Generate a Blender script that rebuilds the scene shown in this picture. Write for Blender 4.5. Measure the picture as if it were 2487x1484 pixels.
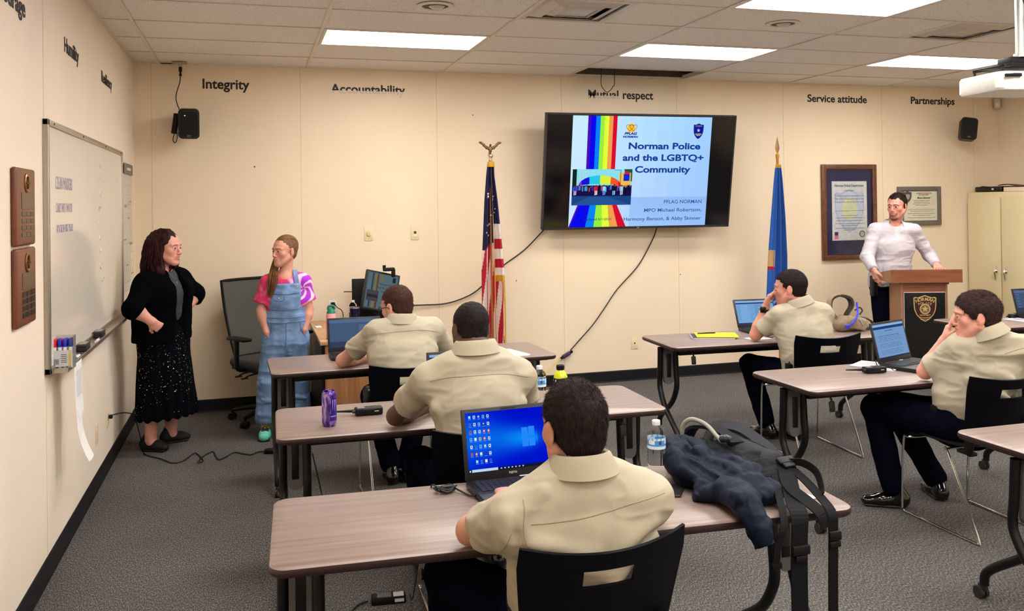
import bpy, bmesh, math, random
import numpy as np
from math import sin, cos, pi, radians
from mathutils import Vector, Matrix
from mathutils.bvhtree import BVHTree

random.seed(7)
RNG = np.random.default_rng(7)
for _o in list(bpy.data.objects):
    bpy.data.objects.remove(_o)
SC = bpy.context.scene
COL = SC.collection

# ------------------------------------------------------------------ camera
cam_data = bpy.data.cameras.new('camera')
cam = bpy.data.objects.new('camera', cam_data)
COL.objects.link(cam)
cam.location = (0.9307, -7.9383, 1.7215)
cam.rotation_euler = (1.5771, 0.0127, -0.2886)
cam_data.sensor_fit = 'HORIZONTAL'
cam_data.sensor_width = 36.0
cam_data.lens = 36.0 * 2136.0 / 2487.0
cam_data.shift_y = -(742.0 - 487.5) / 2487.0
cam_data.clip_start = 0.05
SC.camera = cam

# ------------------------------------------------------------------ world, colour management
world = bpy.data.worlds.new('world')
SC.world = world
world.use_nodes = True
world.node_tree.nodes['Background'].inputs[0].default_value = (0.9, 0.85, 0.8, 1)
world.node_tree.nodes['Background'].inputs[1].default_value = 0.25
SC.view_settings.view_transform = 'Standard'
SC.view_settings.look = 'None'
SC.view_settings.gamma = 1.0
SC.view_settings.exposure = 0.0
SC.view_settings.use_curve_mapping = False
PANEL_POWER = 20.0          # radiance of the fluorescent diffusers in the ceiling
PANEL_COLOR = (1.0, 0.97, 0.935)

# ------------------------------------------------------------------ materials
def srgb(r, g, b):
    def f(c):
        c /= 255.0
        return c / 12.92 if c <= 0.04045 else ((c + 0.055) / 1.055) ** 2.4
    return (f(r), f(g), f(b))

class NT:
    def __init__(s, name):
        s.m = bpy.data.materials.new(name)
        s.m.use_nodes = True
        s.t = s.m.node_tree
        s.b = s.t.nodes['Principled BSDF']
    def n(s, typ, **k):
        nd = s.t.nodes.new(typ)
        for a, v in k.items():
            if a.startswith('i_'):
                key = a[2:].replace('_', ' ')
                nd.inputs[key].default_value = v
            else:
                setattr(nd, a, v)
        return nd
    def l(s, a, ai, b, bi):
        s.t.links.new(a.outputs[ai], b.inputs[bi])
    def coord(s, scale=(1, 1, 1), kind='Object'):
        tc = s.n('ShaderNodeTexCoord')
        mp = s.n('ShaderNodeMapping')
        mp.inputs['Scale'].default_value = scale
        s.l(tc, kind, mp, 'Vector')
        return mp
    def ramp(s, src, out, stops):
        r = s.n('ShaderNodeValToRGB')
        cr = r.color_ramp
        while len(cr.elements) > 1:
            cr.elements.remove(cr.elements[-1])
        cr.elements[0].position = stops[0][0]
        cr.elements[0].color = (*stops[0][1], 1)
        for p, c in stops[1:]:
            e = cr.elements.new(p)
            e.color = (*c, 1)
        s.l(src, out, r, 'Fac')
        return r

def mat(name, col, rough=0.6, metal=0.0, noise=None, bump=None, spec=0.5, coat=0.0, trans=0.0, ior=1.45,
        sheen=0.0, sss=0.0, alpha=1.0):
    """noise=(scale xyz, amount, detail)  bump=(scale xyz, strength, distance)"""
    t = NT(name)
    b = t.b
    b.inputs['Base Color'].default_value = (*col, 1)
    b.inputs['Roughness'].default_value = rough
    b.inputs['Metallic'].default_value = metal
    b.inputs['Specular IOR Level'].default_value = spec
    b.inputs['Coat Weight'].default_value = coat
    b.inputs['Transmission Weight'].default_value = trans
    b.inputs['IOR'].default_value = ior
    b.inputs['Sheen Weight'].default_value = sheen
    b.inputs['Alpha'].default_value = alpha
    if sss:
        b.inputs['Subsurface Weight'].default_value = sss
        b.inputs['Subsurface Radius'].default_value = (0.012, 0.005, 0.003)
        b.inputs['Subsurface Scale'].default_value = 1.0
    if noise is None and bump is None:
        noise = ((30, 30, 30), 0.05, 2)
    if noise:
        sc, am, det = noise
        mp = t.coord(sc)
        nz = t.n('ShaderNodeTexNoise')
        nz.inputs['Scale'].default_value = 1.0
        nz.inputs['Detail'].default_value = det
        t.l(mp, 'Vector', nz, 'Vector')
        lo = tuple(max(0, c * (1 - am)) for c in col)
        hi = tuple(min(1, c * (1 + am)) for c in col)
        r = t.ramp(nz, 'Fac', [(0.3, lo), (0.7, hi)])
        t.l(r, 'Color', b, 'Base Color')
    if bump:
        sc, st, di = bump
        mp = t.coord(sc)
        nz = t.n('ShaderNodeTexNoise')
        nz.inputs['Scale'].default_value = 1.0
        nz.inputs['Detail'].default_value = 4
        t.l(mp, 'Vector', nz, 'Vector')
        bp = t.n('ShaderNodeBump')
        bp.inputs['Strength'].default_value = st
        bp.inputs['Distance'].default_value = di
        t.l(nz, 'Fac', bp, 'Height')
        t.l(bp, 'Normal', b, 'Normal')
    return t.m

def emat(name, col, s=1.0):
    t = NT(name)
    t.b.inputs['Base Color'].default_value = (0.0, 0.0, 0.0, 1)
    t.b.inputs['Roughness'].default_value = 0.5
    t.b.inputs['Specular IOR Level'].default_value = 0.0
    t.b.inputs['Emission Color'].default_value = (*col, 1)
    t.b.inputs['Emission Strength'].default_value = s
    return t.m

_MC = {}
def C(r, g, b, rough=0.6, metal=0.0, **k):
    """cached plain material by srgb colour"""
    key = (r, g, b, rough, metal, tuple(sorted((a, str(v)) for a, v in k.items())))
    if key not in _MC:
        _MC[key] = mat('paint_%d_%d_%d' % (r, g, b), srgb(r, g, b), rough, metal, **k)
    return _MC[key]
_EC = {}
def EC(r, g, b, s=1.0):
    key = (r, g, b, s)
    if key not in _EC:
        _EC[key] = emat('screen_%d_%d_%d' % (r, g, b), srgb(r, g, b), s)
    return _EC[key]

# ------------------------------------------------------------------ objects
def wm(o):
    m = o.matrix_basis
    return wm(o.parent) @ m if o.parent else m

def tag(o, label=None, cat=None, group=None, kind=None):
    if label: o['label'] = label
    if cat: o['category'] = cat
    if group: o['group'] = group
    if kind: o['kind'] = kind
    return o

def thing(name, label, cat, loc=(0, 0, 0), rz=0.0, group=None, rot=None):
    o = bpy.data.objects.new(name, None)
    COL.objects.link(o)
    o.location = loc
    o.rotation_euler = rot if rot else (0, 0, rz)
    o.empty_display_size = 0.05
    return tag(o, label, cat, group)

def dup(root, loc, rz=0.0, label=None, group=None):
    r = root.copy()
    COL.objects.link(r)
    r.location = loc
    r.rotation_euler = (0, 0, rz)
    if label: r['label'] = label
    if group: r['group'] = group
    for ch in list(root.children):
        c = ch.copy(); COL.objects.link(c); c.parent = r
        for g in list(ch.children):
            d = g.copy(); COL.objects.link(d); d.parent = c
    return r

def rotm(rx=0, ry=0, rz=0):
    return Matrix.Rotation(rz, 3, 'Z') @ Matrix.Rotation(ry, 3, 'Y') @ Matrix.Rotation(rx, 3, 'X')

def catmull(P, n=6):
    P = [Vector(p) for p in P]
    if len(P) < 3: return P
    Q = [P[0] * 2 - P[1]] + P + [P[-1] * 2 - P[-2]]
    out = []
    for i in range(1, len(Q) - 2):
        a, b, c, d = Q[i - 1], Q[i], Q[i + 1], Q[i + 2]
        for j in range(n):
            t = j / n
            out.append(0.5 * ((2 * b) + (c - a) * t + (2 * a - 5 * b + 4 * c - d) * t * t + (3 * b - a - 3 * c + d) * t ** 3))
    out.append(P[-1])
    return out

class MB:
    def __init__(s):
        s.v = []; s.f = []; s.mi = []; s.mats = []; s.cur = 0; s.M = None
    def use(s, m):
        if m not in s.mats: s.mats.append(m)
        s.cur = s.mats.index(m)
        return s
    def add(s, vs, fs, M=None):
        b = len(s.v)
        for p in vs:
            p = Vector(p)
            if M is not None: p = M @ p
            if s.M is not None: p = s.M @ p
            s.v.append(tuple(p))
        for f in fs:
            s.f.append(tuple(i + b for i in f)); s.mi.append(s.cur)
        return s
    def box(s, c, d, R=None):
        x, y, z = d[0] / 2, d[1] / 2, d[2] / 2
        vs = [Vector(p) for p in [(-x, -y, -z), (x, -y, -z), (x, y, -z), (-x, y, -z), (-x, -y, z), (x, -y, z), (x, y, z), (-x, y, z)]]
        if R is not None: vs = [R @ p for p in vs]
        vs = [p + Vector(c) for p in vs]
        return s.add(vs, [(0, 3, 2, 1), (4, 5, 6, 7), (0, 1, 5, 4), (1, 2, 6, 5), (2, 3, 7, 6), (3, 0, 4, 7)])
    def rbox(s, c, d, bev=0.01, seg=2, R=None):
        bm = bmesh.new()
        bmesh.ops.create_cube(bm, size=1)
        for v in bm.verts: v.co = Vector((v.co.x * d[0], v.co.y * d[1], v.co.z * d[2]))
        bmesh.ops.bevel(bm, geom=bm.edges[:], offset=min(bev, min(d) * 0.49), segments=seg, profile=0.5, affect='EDGES')
        bm.verts.index_update()
        vs = [v.co.copy() for v in bm.verts]
        fs = [tuple(v.index for v in f.verts) for f in bm.faces]
        bm.free()
        if R is not None: vs = [R @ p for p in vs]
        return s.add([p + Vector(c) for p in vs], fs)
    def b2(s, lo, hi, bev=None, seg=2):
        c = [(a + b) / 2 for a, b in zip(lo, hi)]; d = [abs(b - a) for a, b in zip(lo, hi)]
        return s.rbox(c, d, bev, seg) if bev else s.box(c, d)
    def tube(s, P, r, seg=8, smooth=0, caps=True, closed=False, flat=None):
        """flat=(fx,fz) scales the section along two axes"""
        P = [Vector(p) for p in P]
        n0 = len(P)
        if smooth:
            if isinstance(r, (list, tuple)):
                R0 = list(r); rr = []
                for i in range(n0 - 1):
                    for j in range(smooth): rr.append(R0[i] + (R0[i + 1] - R0[i]) * j / smooth)
                rr.append(R0[-1]); r = rr
            P = catmull(P, smooth)
        n = len(P)
        rs = list(r) if isinstance(r, (list, tuple)) else [r] * n
        T = []
        for i in range(n):
            if closed: t = P[(i + 1) % n] - P[i - 1]
            else: t = P[min(i + 1, n - 1)] - P[max(i - 1, 0)]
            T.append(t.normalized() if t.length > 1e-9 else Vector((0, 0, 1)))
        up = Vector((0, 0, 1)) if abs(T[0].z) < 0.9 else Vector((1, 0, 0))
        N = (up - T[0] * up.dot(T[0])).normalized()
        vs = []
        for i in range(n):
            N = (N - T[i] * N.dot(T[i]))
            N = N.normalized() if N.length > 1e-6 else T[i].orthogonal().normalized()
            B = T[i].cross(N)
            for j in range(seg):
                a = 2 * pi * j / seg
                fx, fz = flat if flat else (1, 1)
                vs.append(P[i] + (N * cos(a) * fz + B * sin(a) * fx) * rs[i])
        fs = []
        for i in range(n if closed else n - 1):
            k = (i + 1) % n
            for j in range(seg):
                fs.append((i * seg + j, i * seg + (j + 1) % seg, k * seg + (j + 1) % seg, k * seg + j))
        if caps and not closed:
            fs.append(tuple(range(seg - 1, -1, -1)))
            fs.append(tuple((n - 1) * seg + j for j in range(seg)))
        return s.add(vs, fs)
    def cyl(s, a, b, r, seg=16, r2=None):
        return s.tube([a, b], [r, r if r2 is None else r2], seg)
    def lathe(s, prof, c=(0, 0, 0), seg=24, R=None):
        c = Vector(c); vs = []; fs = []
        for (r, z) in prof:
            for j in range(seg):
                a = 2 * pi * j / seg
                p = Vector((r * cos(a), r * sin(a), z))
                if R is not None: p = R @ p
                vs.append(p + c)
        n = len(prof)
        for i in range(n - 1):
            for j in range(seg):
                fs.append((i * seg + j, i * seg + (j + 1) % seg, (i + 1) * seg + (j + 1) % seg, (i + 1) * seg + j))
        if prof[0][0] > 1e-5: fs.append(tuple(range(seg - 1, -1, -1)))
        if prof[-1][0] > 1e-5: fs.append(tuple((n - 1) * seg + j for j in range(seg)))
        return s.add(vs, fs)
    def prism(s, poly, h, M=None):
        """poly in xy, extruded 0..h in z, then M"""
        n = len(poly)
        vs = [(x, y, 0) for x, y in poly] + [(x, y, h) for x, y in poly]
        fs = [tuple(range(n - 1, -1, -1)), tuple(range(n, 2 * n))]
        for i in range(n):
            fs.append((i, (i + 1) % n, n + (i + 1) % n, n + i))
        return s.add(vs, fs, M)
    def poly(s, pts): return s.add(pts, [tuple(range(len(pts)))])
    def surf(s, fn, nu, nv, thick=0.0, cu=False):
        vs = []
        for i in range(nu + 1):
            for j in range(nv + 1): vs.append(Vector(fn(i / nu, j / nv)))
        W = nv + 1
        fs = [(i * W + j, (i + 1) * W + j, (i + 1) * W + j + 1, i * W + j + 1) for i in range(nu) for j in range(nv)]
        if thick:
            n = len(vs)
            nr = [Vector((0, 0, 0)) for _ in vs]
            for f in fs:
                q = (vs[f[1]] - vs[f[0]]).cross(vs[f[3]] - vs[f[0]])
                for i in f: nr[i] += q
            top = [v + (k.normalized() if k.length > 1e-12 else Vector((0, 0, 1))) * thick for v, k in zip(vs, nr)]
            fs2 = [tuple(i + n for i in f) for f in fs] + [tuple(reversed(f)) for f in fs]
            for i in range(nu):
                for (j, fl) in ((0, 0), (nv, 1)):
                    a, b = i * W + j, (i + 1) * W + j
                    fs2.append((a, b, b + n, a + n) if not fl else (b, a, a + n, b + n))
            for j in range(nv):
                for (i, fl) in ((0, 1), (nu, 0)):
                    a, b = i * W + j, i * W + j + 1
                    fs2.append((a, b, b + n, a + n) if not fl else (b, a, a + n, b + n))
            vs = vs + top; fs = fs2
        return s.add(vs, fs)
    def build(s, name, m=None, parent=None, world=False, smooth=True, auto=None):
        me = bpy.data.meshes.new(name)
        vs = s.v
        if world and parent is not None:
            inv = wm(parent).inverted()
            vs = [tuple(inv @ Vector(v)) for v in vs]
        me.from_pydata(vs, [], s.f)
        if m is not None and not s.mats: me.materials.append(m)
        for q in s.mats: me.materials.append(q)
        if s.mats:
            me.polygons.foreach_set('material_index', s.mi)
        me.update()
        if smooth:
            me.shade_smooth()
            try: me.set_sharp_from_angle(angle=radians(auto or 35))
            except Exception: pass
        o = bpy.data.objects.new(name, me)
        COL.objects.link(o)
        if parent: o.parent = parent
        return o

def struct(name, mb, m=None, **k):
    o = mb.build(name, m, **k)
    o['kind'] = 'structure'
    return o

# text as geometry -----------------------------------------------------
def text_geo(txt, width=None, height=None, extrude=0.0, bold=0.0, align='LEFT', shear=0.0, cut=None, spacing=1.0, size=1.0):
    cu = bpy.data.curves.new('txt', 'FONT')
    cu.body = txt
    cu.extrude = 0.0
    cu.offset = bold
    cu.shear = shear
    cu.space_character = spacing
    cu.resolution_u = 4
    ob = bpy.data.objects.new('txt', cu)
    COL.objects.link(ob)
    bpy.context.view_layer.update()
    dg = bpy.context.evaluated_depsgraph_get()
    me = bpy.data.meshes.new_from_object(ob.evaluated_get(dg))
    bm = bmesh.new(); bm.from_mesh(me)
    bmesh.ops.remove_doubles(bm, verts=bm.verts, dist=1e-5)
    if cut is not None:
        ext0 = [v.co.y for v in bm.verts]
        yc = min(0, 0) + cut
        bmesh.ops.bisect_plane(bm, geom=bm.verts[:] + bm.edges[:] + bm.faces[:], plane_co=(0, yc, 0), plane_no=(0, 1, 0), clear_inner=True)
    xs = [v.co.x for v in bm.verts]; x0, x1 = min(xs), max(xs)
    sx = (width / (x1 - x0)) if width else size
    sy = (height / 0.72) if height else (sx if width else size)
    if not width: sx = sy
    ax = {'LEFT': x0, 'CENTER': (x0 + x1) / 2, 'RIGHT': x1}[align]
    for v in bm.verts:
        v.co.x = (v.co.x - ax) * sx; v.co.y *= sy
    if extrude:
        r = bmesh.ops.extrude_face_region(bm, geom=bm.faces[:])
        for e in r['geom']:
            if isinstance(e, bmesh.types.BMVert): e.co.z += extrude
    bmesh.ops.recalc_face_normals(bm, faces=bm.faces)
    bm.verts.index_update()
    vs = [v.co.copy() for v in bm.verts]; fs = [tuple(v.index for v in f.verts) for f in bm.faces]
    bm.free()
    bpy.data.objects.remove(ob); bpy.data.curves.remove(cu); bpy.data.meshes.remove(me)
    return vs, fs

def frame_matrix(o, x, y):
    """matrix with origin o, local x, local y (z = x cross y)"""
    x = Vector(x).normalized(); y = Vector(y); y = (y - x * y.dot(x)).normalized(); z = x.cross(y)
    return Matrix(((x.x, y.x, z.x, o[0]), (x.y, y.y, z.y, o[1]), (x.z, y.z, z.z, o[2]), (0, 0, 0, 1)))

# ------------------------------------------------------------------ noise and implicit surfaces
_LAT = RNG.random((32, 32, 32)).astype(np.float32)
def vnoise(P, s, off=0.0):
    q = P * s + off
    i = np.floor(q).astype(int); f = q - i; f = f * f * (3 - 2 * f)
    r = 0
    for dx in (0, 1):
        for dy in (0, 1):
            for dz in (0, 1):
                w = (f[:, 0] if dx else 1 - f[:, 0]) * (f[:, 1] if dy else 1 - f[:, 1]) * (f[:, 2] if dz else 1 - f[:, 2])
                r = r + w * _LAT[(i[:, 0] + dx) % 32, (i[:, 1] + dy) % 32, (i[:, 2] + dz) % 32]
    return r * 2 - 1

def A3(v): return np.array(tuple(v), dtype=np.float64)
def nrm(v):
    v = A3(v); return v / max(np.linalg.norm(v), 1e-9)

class Sdf:
    """list of smooth-blended primitives, meshed with surface nets"""
    def __init__(s): s.ops = []
    def _a(s, lo, hi, fn, k, op):
        s.ops.append((np.array(lo, float), np.array(hi, float), fn, k, op)); return s
    def cap(s, a, b, ra, rb=None, k=0.02, op='u'):
        a = A3(a); b = A3(b); rb = ra if rb is None else rb
        R = max(ra, rb); d = b - a; L2 = max(d @ d, 1e-12)
        def fn(X, Y, Z):
            px, py, pz = X - a[0], Y - a[1], Z - a[2]
            t = np.clip((px * d[0] + py * d[1] + pz * d[2]) / L2, 0, 1)
            return np.sqrt((px - t * d[0]) ** 2 + (py - t * d[1]) ** 2 + (pz - t * d[2]) ** 2) - (ra + (rb - ra) * t)
        return s._a(np.minimum(a, b) - R, np.maximum(a, b) + R, fn, k, op)
    def ecap(s, a, b, side, wa, da, wb=None, db=None, k=0.02, op='u'):
        a = A3(a); b = A3(b); wb = wa if wb is None else wb; db = da if db is None else db
        L = np.linalg.norm(b - a); t = (b - a) / max(L, 1e-9)
        sd = A3(side); sd = sd - t * (sd @ t); sd = sd / np.linalg.norm(sd); n = np.cross(t, sd)
        R = max(wa, wb, da, db)
        def fn(X, Y, Z):
            px, py, pz = X - a[0], Y - a[1], Z - a[2]
            pt = px * t[0] + py * t[1] + pz * t[2]
            ps = px * sd[0] + py * sd[1] + pz * sd[2]
            pn = px * n[0] + py * n[1] + pz * n[2]
            c = np.clip(pt, 0, L); f = c / L
            w = wa + (wb - wa) * f; d = da + (db - da) * f; e = pt - c; m = np.minimum(w, d)
            return (np.sqrt((ps / w) ** 2 + (pn / d) ** 2 + (e / m) ** 2) - 1) * m
        return s._a(np.minimum(a, b) - R, np.maximum(a, b) + R, fn, k, op)
    def ell(s, c, r, ax=None, k=0.02, op='u'):
        """ax: 3x3 rows = local axes in world"""
        c = A3(c); r = A3(r); Q = np.eye(3) if ax is None else np.array(ax)
        R = max(r)
        def fn(X, Y, Z):
            px, py, pz = X - c[0], Y - c[1], Z - c[2]
            q = [(px * Q[i, 0] + py * Q[i, 1] + pz * Q[i, 2]) / r[i] for i in range(3)]
            k0 = np.sqrt(q[0] ** 2 + q[1] ** 2 + q[2] ** 2)
            k1 = np.sqrt((q[0] / r[0]) ** 2 + (q[1] / r[1]) ** 2 + (q[2] / r[2]) ** 2)
            return k0 * (k0 - 1) / np.maximum(k1, 1e-6)
        return s._a(c - R, c + R, fn, k, op)
    def rbx(s, c, h, rad=0.01, ax=None, k=0.01, op='u'):
        c = A3(c); h = A3(h); Q = np.eye(3) if ax is None else np.array(ax); R = np.linalg.norm(h)
        def fn(X, Y, Z):
            px, py, pz = X - c[0], Y - c[1], Z - c[2]
            q = [np.abs(px * Q[i, 0] + py * Q[i, 1] + pz * Q[i, 2]) - (h[i] - rad) for i in range(3)]
            o = np.sqrt(sum(np.maximum(a, 0) ** 2 for a in q)) + np.minimum(np.maximum(np.maximum(q[0], q[1]), q[2]), 0)
            return o - rad
        return s._a(c - R, c + R, fn, k, op)
    def plane(s, p, n, k=0.005):
        """keep the side the normal points away from"""
        p = A3(p); n = nrm(n)
        def fn(X, Y, Z): return (X - p[0]) * n[0] + (Y - p[1]) * n[1] + (Z - p[2]) * n[2]
        s.ops.append((None, None, fn, k, 'i')); return s
    def bounds(s):
        lo = np.min([o[0] for o in s.ops if o[0] is not None and o[4] == 'u'], axis=0)
        hi = np.max([o[1] for o in s.ops if o[0] is not None and o[4] == 'u'], axis=0)
        return lo - 0.02, hi + 0.02
    def grid(s, lo, hi, h):
        ax = [np.arange(lo[i], hi[i] + h, h, dtype=np.float32) for i in range(3)]
        V = np.full([len(a) for a in ax], 0.05, np.float32)
        for (l, u, fn, k, op) in s.ops:
            if l is None: sl = [slice(0, len(a)) for a in ax]
            else:
                mg = (0.05 if op == 'u' else 0.0) + k + 2 * h
                sl = [slice(int(np.searchsorted(ax[i], l[i] - mg)), int(np.searchsorted(ax[i], u[i] + mg))) for i in range(3)]
            if any(q.start >= q.stop for q in sl): continue
            X = ax[0][sl[0]][:, None, None]; Y = ax[1][sl[1]][None, :, None]; Z = ax[2][sl[2]][None, None, :]
            d = fn(X, Y, Z).astype(np.float32)
            W = V[sl[0], sl[1], sl[2]]
            if op == 'u':
                hh = np.maximum(k - np.abs(W - d), 0); V[sl[0], sl[1], sl[2]] = np.minimum(W, d) - hh * hh / (4 * k)
            else:
                if op == 's': d = -d
                hh = np.maximum(k - np.abs(W - d), 0); V[sl[0], sl[1], sl[2]] = np.maximum(W, d) + hh * hh / (4 * k)
        return ax, V
    def mesh(s, h=0.008, fine=None):
        """fine: list of (lo, hi, h) boxes meshed at a finer pitch -> verts, quads"""
        lo, hi = s.bounds(); vs = []; fs = []; nb = 0
        fine = fine or []
        jobs = [(lo, hi, h, None)] + [(A3(a), A3(b), c, 1) for a, b, c in fine]
        for (a, b, hh, isf) in jobs:
            ax, V = s.grid(a, b, hh)
            v, f = surface_nets(ax, V, hh)
            if len(v) == 0: continue
            if isf is None and fine:
                c = v[f].mean(axis=1); keep = np.ones(len(f), bool)
                for (p, q, _) in fine:
                    keep &= ~(np.all(c > A3(p) + hh * 1.3, axis=1) & np.all(c < A3(q) - hh * 1.3, axis=1))
                f = f[keep]
            vs.append(v); fs.append(f + nb); nb += len(v)
        return np.concatenate(vs), np.concatenate(fs)

def surface_nets(ax, V, h):
    S = V < 0
    nx, ny, nz = V.shape
    cnt = np.zeros((nx - 1, ny - 1, nz - 1), np.int8)
    for dx in (0, 1):
        for dy in (0, 1):
            for dz in (0, 1):
                cnt += S[dx:nx - 1 + dx, dy:ny - 1 + dy, dz:nz - 1 + dz]
    act = (cnt > 0) & (cnt < 8)
    idx = np.full(act.shape, -1, np.int64)
    I, J, K = np.nonzero(act)
    if len(I) == 0: return np.zeros((0, 3)), np.zeros((0, 4), int)
    idx[I, J, K] = np.arange(len(I))
    acc = np.zeros((len(I), 3)); n = np.zeros(len(I))
    for a in range(3):
        for u in (0, 1):
            for w in (0, 1):
                o0 = [0, 0, 0]; o1 = [0, 0, 0]; oth = [i for i in range(3) if i != a]
                o0[oth[0]] = o1[oth[0]] = u; o0[oth[1]] = o1[oth[1]] = w; o1[a] = 1
                v0 = V[I + o0[0], J + o0[1], K + o0[2]]; v1 = V[I + o1[0], J + o1[1], K + o1[2]]
                m = (v0 < 0) != (v1 < 0)
                t = np.where(m, v0 / np.where(m, v0 - v1, 1), 0)
                p = np.zeros((len(I), 3)); p[:, oth[0]] = u; p[:, oth[1]] = w; p[:, a] = t
                acc += p * m[:, None]; n += m
    P = acc / n[:, None]
    v = np.stack([ax[0][0] + (I + P[:, 0]) * h, ax[1][0] + (J + P[:, 1]) * h, ax[2][0] + (K + P[:, 2]) * h], axis=1)
    F = []
    for a in range(3):
        o = [i for i in range(3) if i != a]
        sl0 = [slice(1, None)] * 3; sl1 = [slice(1, None)] * 3
        sl0[a] = slice(0, V.shape[a] - 1); sl1[a] = slice(1, V.shape[a])
        sl0[o[0]] = sl1[o[0]] = slice(1, V.shape[o[0]] - 1); sl0[o[1]] = sl1[o[1]] = slice(1, V.shape[o[1]] - 1)
        s0 = S[tuple(sl0)]; s1 = S[tuple(sl1)]
        e = np.argwhere(s0 != s1)
        if len(e) == 0: continue
        neg = s0[tuple(e.T)]
        c = e.copy(); c[:, o[0]] += 1; c[:, o[1]] += 1     # node index of the edge
        def cell(d0, d1):
            q = c.copy(); q[:, o[0]] -= d0; q[:, o[1]] -= d1
            return idx[q[:, 0], q[:, 1], q[:, 2]]
        q = np.stack([cell(1, 1), cell(0, 1), cell(0, 0), cell(1, 0)], axis=1)
        if a == 1: neg = ~neg
        q = np.where(neg[:, None], q, q[:, ::-1])
        F.append(q[(q >= 0).all(axis=1)])
    return v, np.concatenate(F)

def vnormals(v, f):
    n = np.cross(v[f[:, 2]] - v[f[:, 0]], v[f[:, 3]] - v[f[:, 1]])
    N = np.zeros_like(v)
    for i in range(4): np.add.at(N, f[:, i], n)
    return N / np.maximum(np.linalg.norm(N, axis=1), 1e-9)[:, None]

def relax(v, f, it=2, lam=0.5):
    for _ in range(it):
        a = np.zeros_like(v); c = np.zeros(len(v))
        for i in range(4):
            j = (i + 1) % 4
            np.add.at(a, f[:, i], v[f[:, j]]); np.add.at(a, f[:, j], v[f[:, i]])
            np.add.at(c, f[:, i], 1); np.add.at(c, f[:, j], 1)
        v = v + lam * (a / np.maximum(c, 1)[:, None] - v)
    return v

def np_obj(name, v, f, m, parent=None, world=True, col=None, it=1):
    if it: v = relax(v, f, it)
    if world and parent is not None:
        inv = np.array(wm(parent).inverted())
        v = v @ inv[:3, :3].T + inv[:3, 3]
    me = bpy.data.meshes.new(name)
    me.from_pydata(v.tolist(), [], f.tolist())
    me.materials.append(m)
    me.shade_smooth()
    if col is not None:
        at = me.color_attributes.new('Col', 'FLOAT_COLOR', 'POINT')
        at.data.foreach_set('color', np.concatenate([col, np.ones((len(col), 1))], axis=1).astype(np.float32).ravel())
    o = bpy.data.objects.new(name, me)
    COL.objects.link(o)
    if parent: o.parent = parent
    return o
# ================================================================== the room
XR, YB, H = 9.02, -9.6, 2.966          # room: x 0..XR, back wall at y=0, ceiling at H
GX, GY, P4, P2 = 0.198, 0.53, 1.2192, 0.6096

def wall_material(name, col):
    t = NT(name)
    b = t.b
    mp = t.coord((1.2, 1.2, 0.5))
    nz = t.n('ShaderNodeTexNoise'); nz.inputs['Scale'].default_value = 1.3; nz.inputs['Detail'].default_value = 3
    t.l(mp, 'Vector', nz, 'Vector')
    lo = tuple(c * 0.965 for c in col); hi = tuple(min(1, c * 1.02) for c in col)
    r = t.ramp(nz, 'Fac', [(0.35, lo), (0.65, hi)])
    t.l(r, 'Color', b, 'Base Color')
    b.inputs['Roughness'].default_value = 0.55
    mp2 = t.coord((140, 140, 140))
    n2 = t.n('ShaderNodeTexNoise'); n2.inputs['Scale'].default_value = 1; n2.inputs['Detail'].default_value = 3
    t.l(mp2, 'Vector', n2, 'Vector')
    bp = t.n('ShaderNodeBump'); bp.inputs['Strength'].default_value = 0.15; bp.inputs['Distance'].default_value = 0.002
    t.l(n2, 'Fac', bp, 'Height'); t.l(bp, 'Normal', b, 'Normal')
    return t.m

def carpet_material():
    t = NT('carpet_loop_pile'); b = t.b
    mp = t.coord((1, 1, 1))
    big = t.n('ShaderNodeTexNoise'); big.inputs['Scale'].default_value = 1.1; big.inputs['Detail'].default_value = 2
    mpf = t.coord((210, 75, 110))
    fine = t.n('ShaderNodeTexNoise'); fine.inputs['Scale'].default_value = 1.0; fine.inputs['Detail'].default_value = 3
    t.l(mp, 'Vector', big, 'Vector'); t.l(mpf, 'Vector', fine, 'Vector')
    r = t.ramp(fine, 'Fac', [(0.30, srgb(44, 41, 40)), (0.46, srgb(80, 76, 74)), (0.58, srgb(105, 102, 98)), (0.74, srgb(160, 157, 149))])
    mx = t.n('ShaderNodeMixRGB', blend_type='MULTIPLY'); mx.inputs['Fac'].default_value = 1.0
    r2 = t.ramp(big, 'Fac', [(0.35, (0.86, 0.84, 0.83)), (0.65, (1.0, 1.0, 1.0))])
    t.l(r, 'Color', mx, 'Color1'); t.l(r2, 'Color', mx, 'Color2'); t.l(mx, 'Color', b, 'Base Color')
    b.inputs['Roughness'].default_value = 0.95
    b.inputs['Specular IOR Level'].default_value = 0.15
    bp = t.n('ShaderNodeBump'); bp.inputs['Strength'].default_value = 0.5; bp.inputs['Distance'].default_value = 0.002
    t.l(fine, 'Fac', bp, 'Height'); t.l(bp, 'Normal', b, 'Normal')
    return t.m

def tile_material():
    t = NT('ceiling_tile'); b = t.b
    mpf = t.coord((130, 130, 130))
    fine = t.n('ShaderNodeTexNoise'); fine.inputs['Scale'].default_value = 1.0; fine.inputs['Detail'].default_value = 4
    t.l(mpf, 'Vector', fine, 'Vector')
    r = t.ramp(fine, 'Fac', [(0.34, srgb(180, 172, 166)), (0.44, srgb(236, 231, 226)), (0.7, srgb(244, 240, 236))])
    t.l(r, 'Color', b, 'Base Color'); b.inputs['Roughness'].default_value = 0.95
    bp = t.n('ShaderNodeBump'); bp.inputs['Strength'].default_value = 0.4; bp.inputs['Distance'].default_value = 0.003
    t.l(fine, 'Fac', bp, 'Height'); t.l(bp, 'Normal', b, 'Normal')
    return t.m

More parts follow.
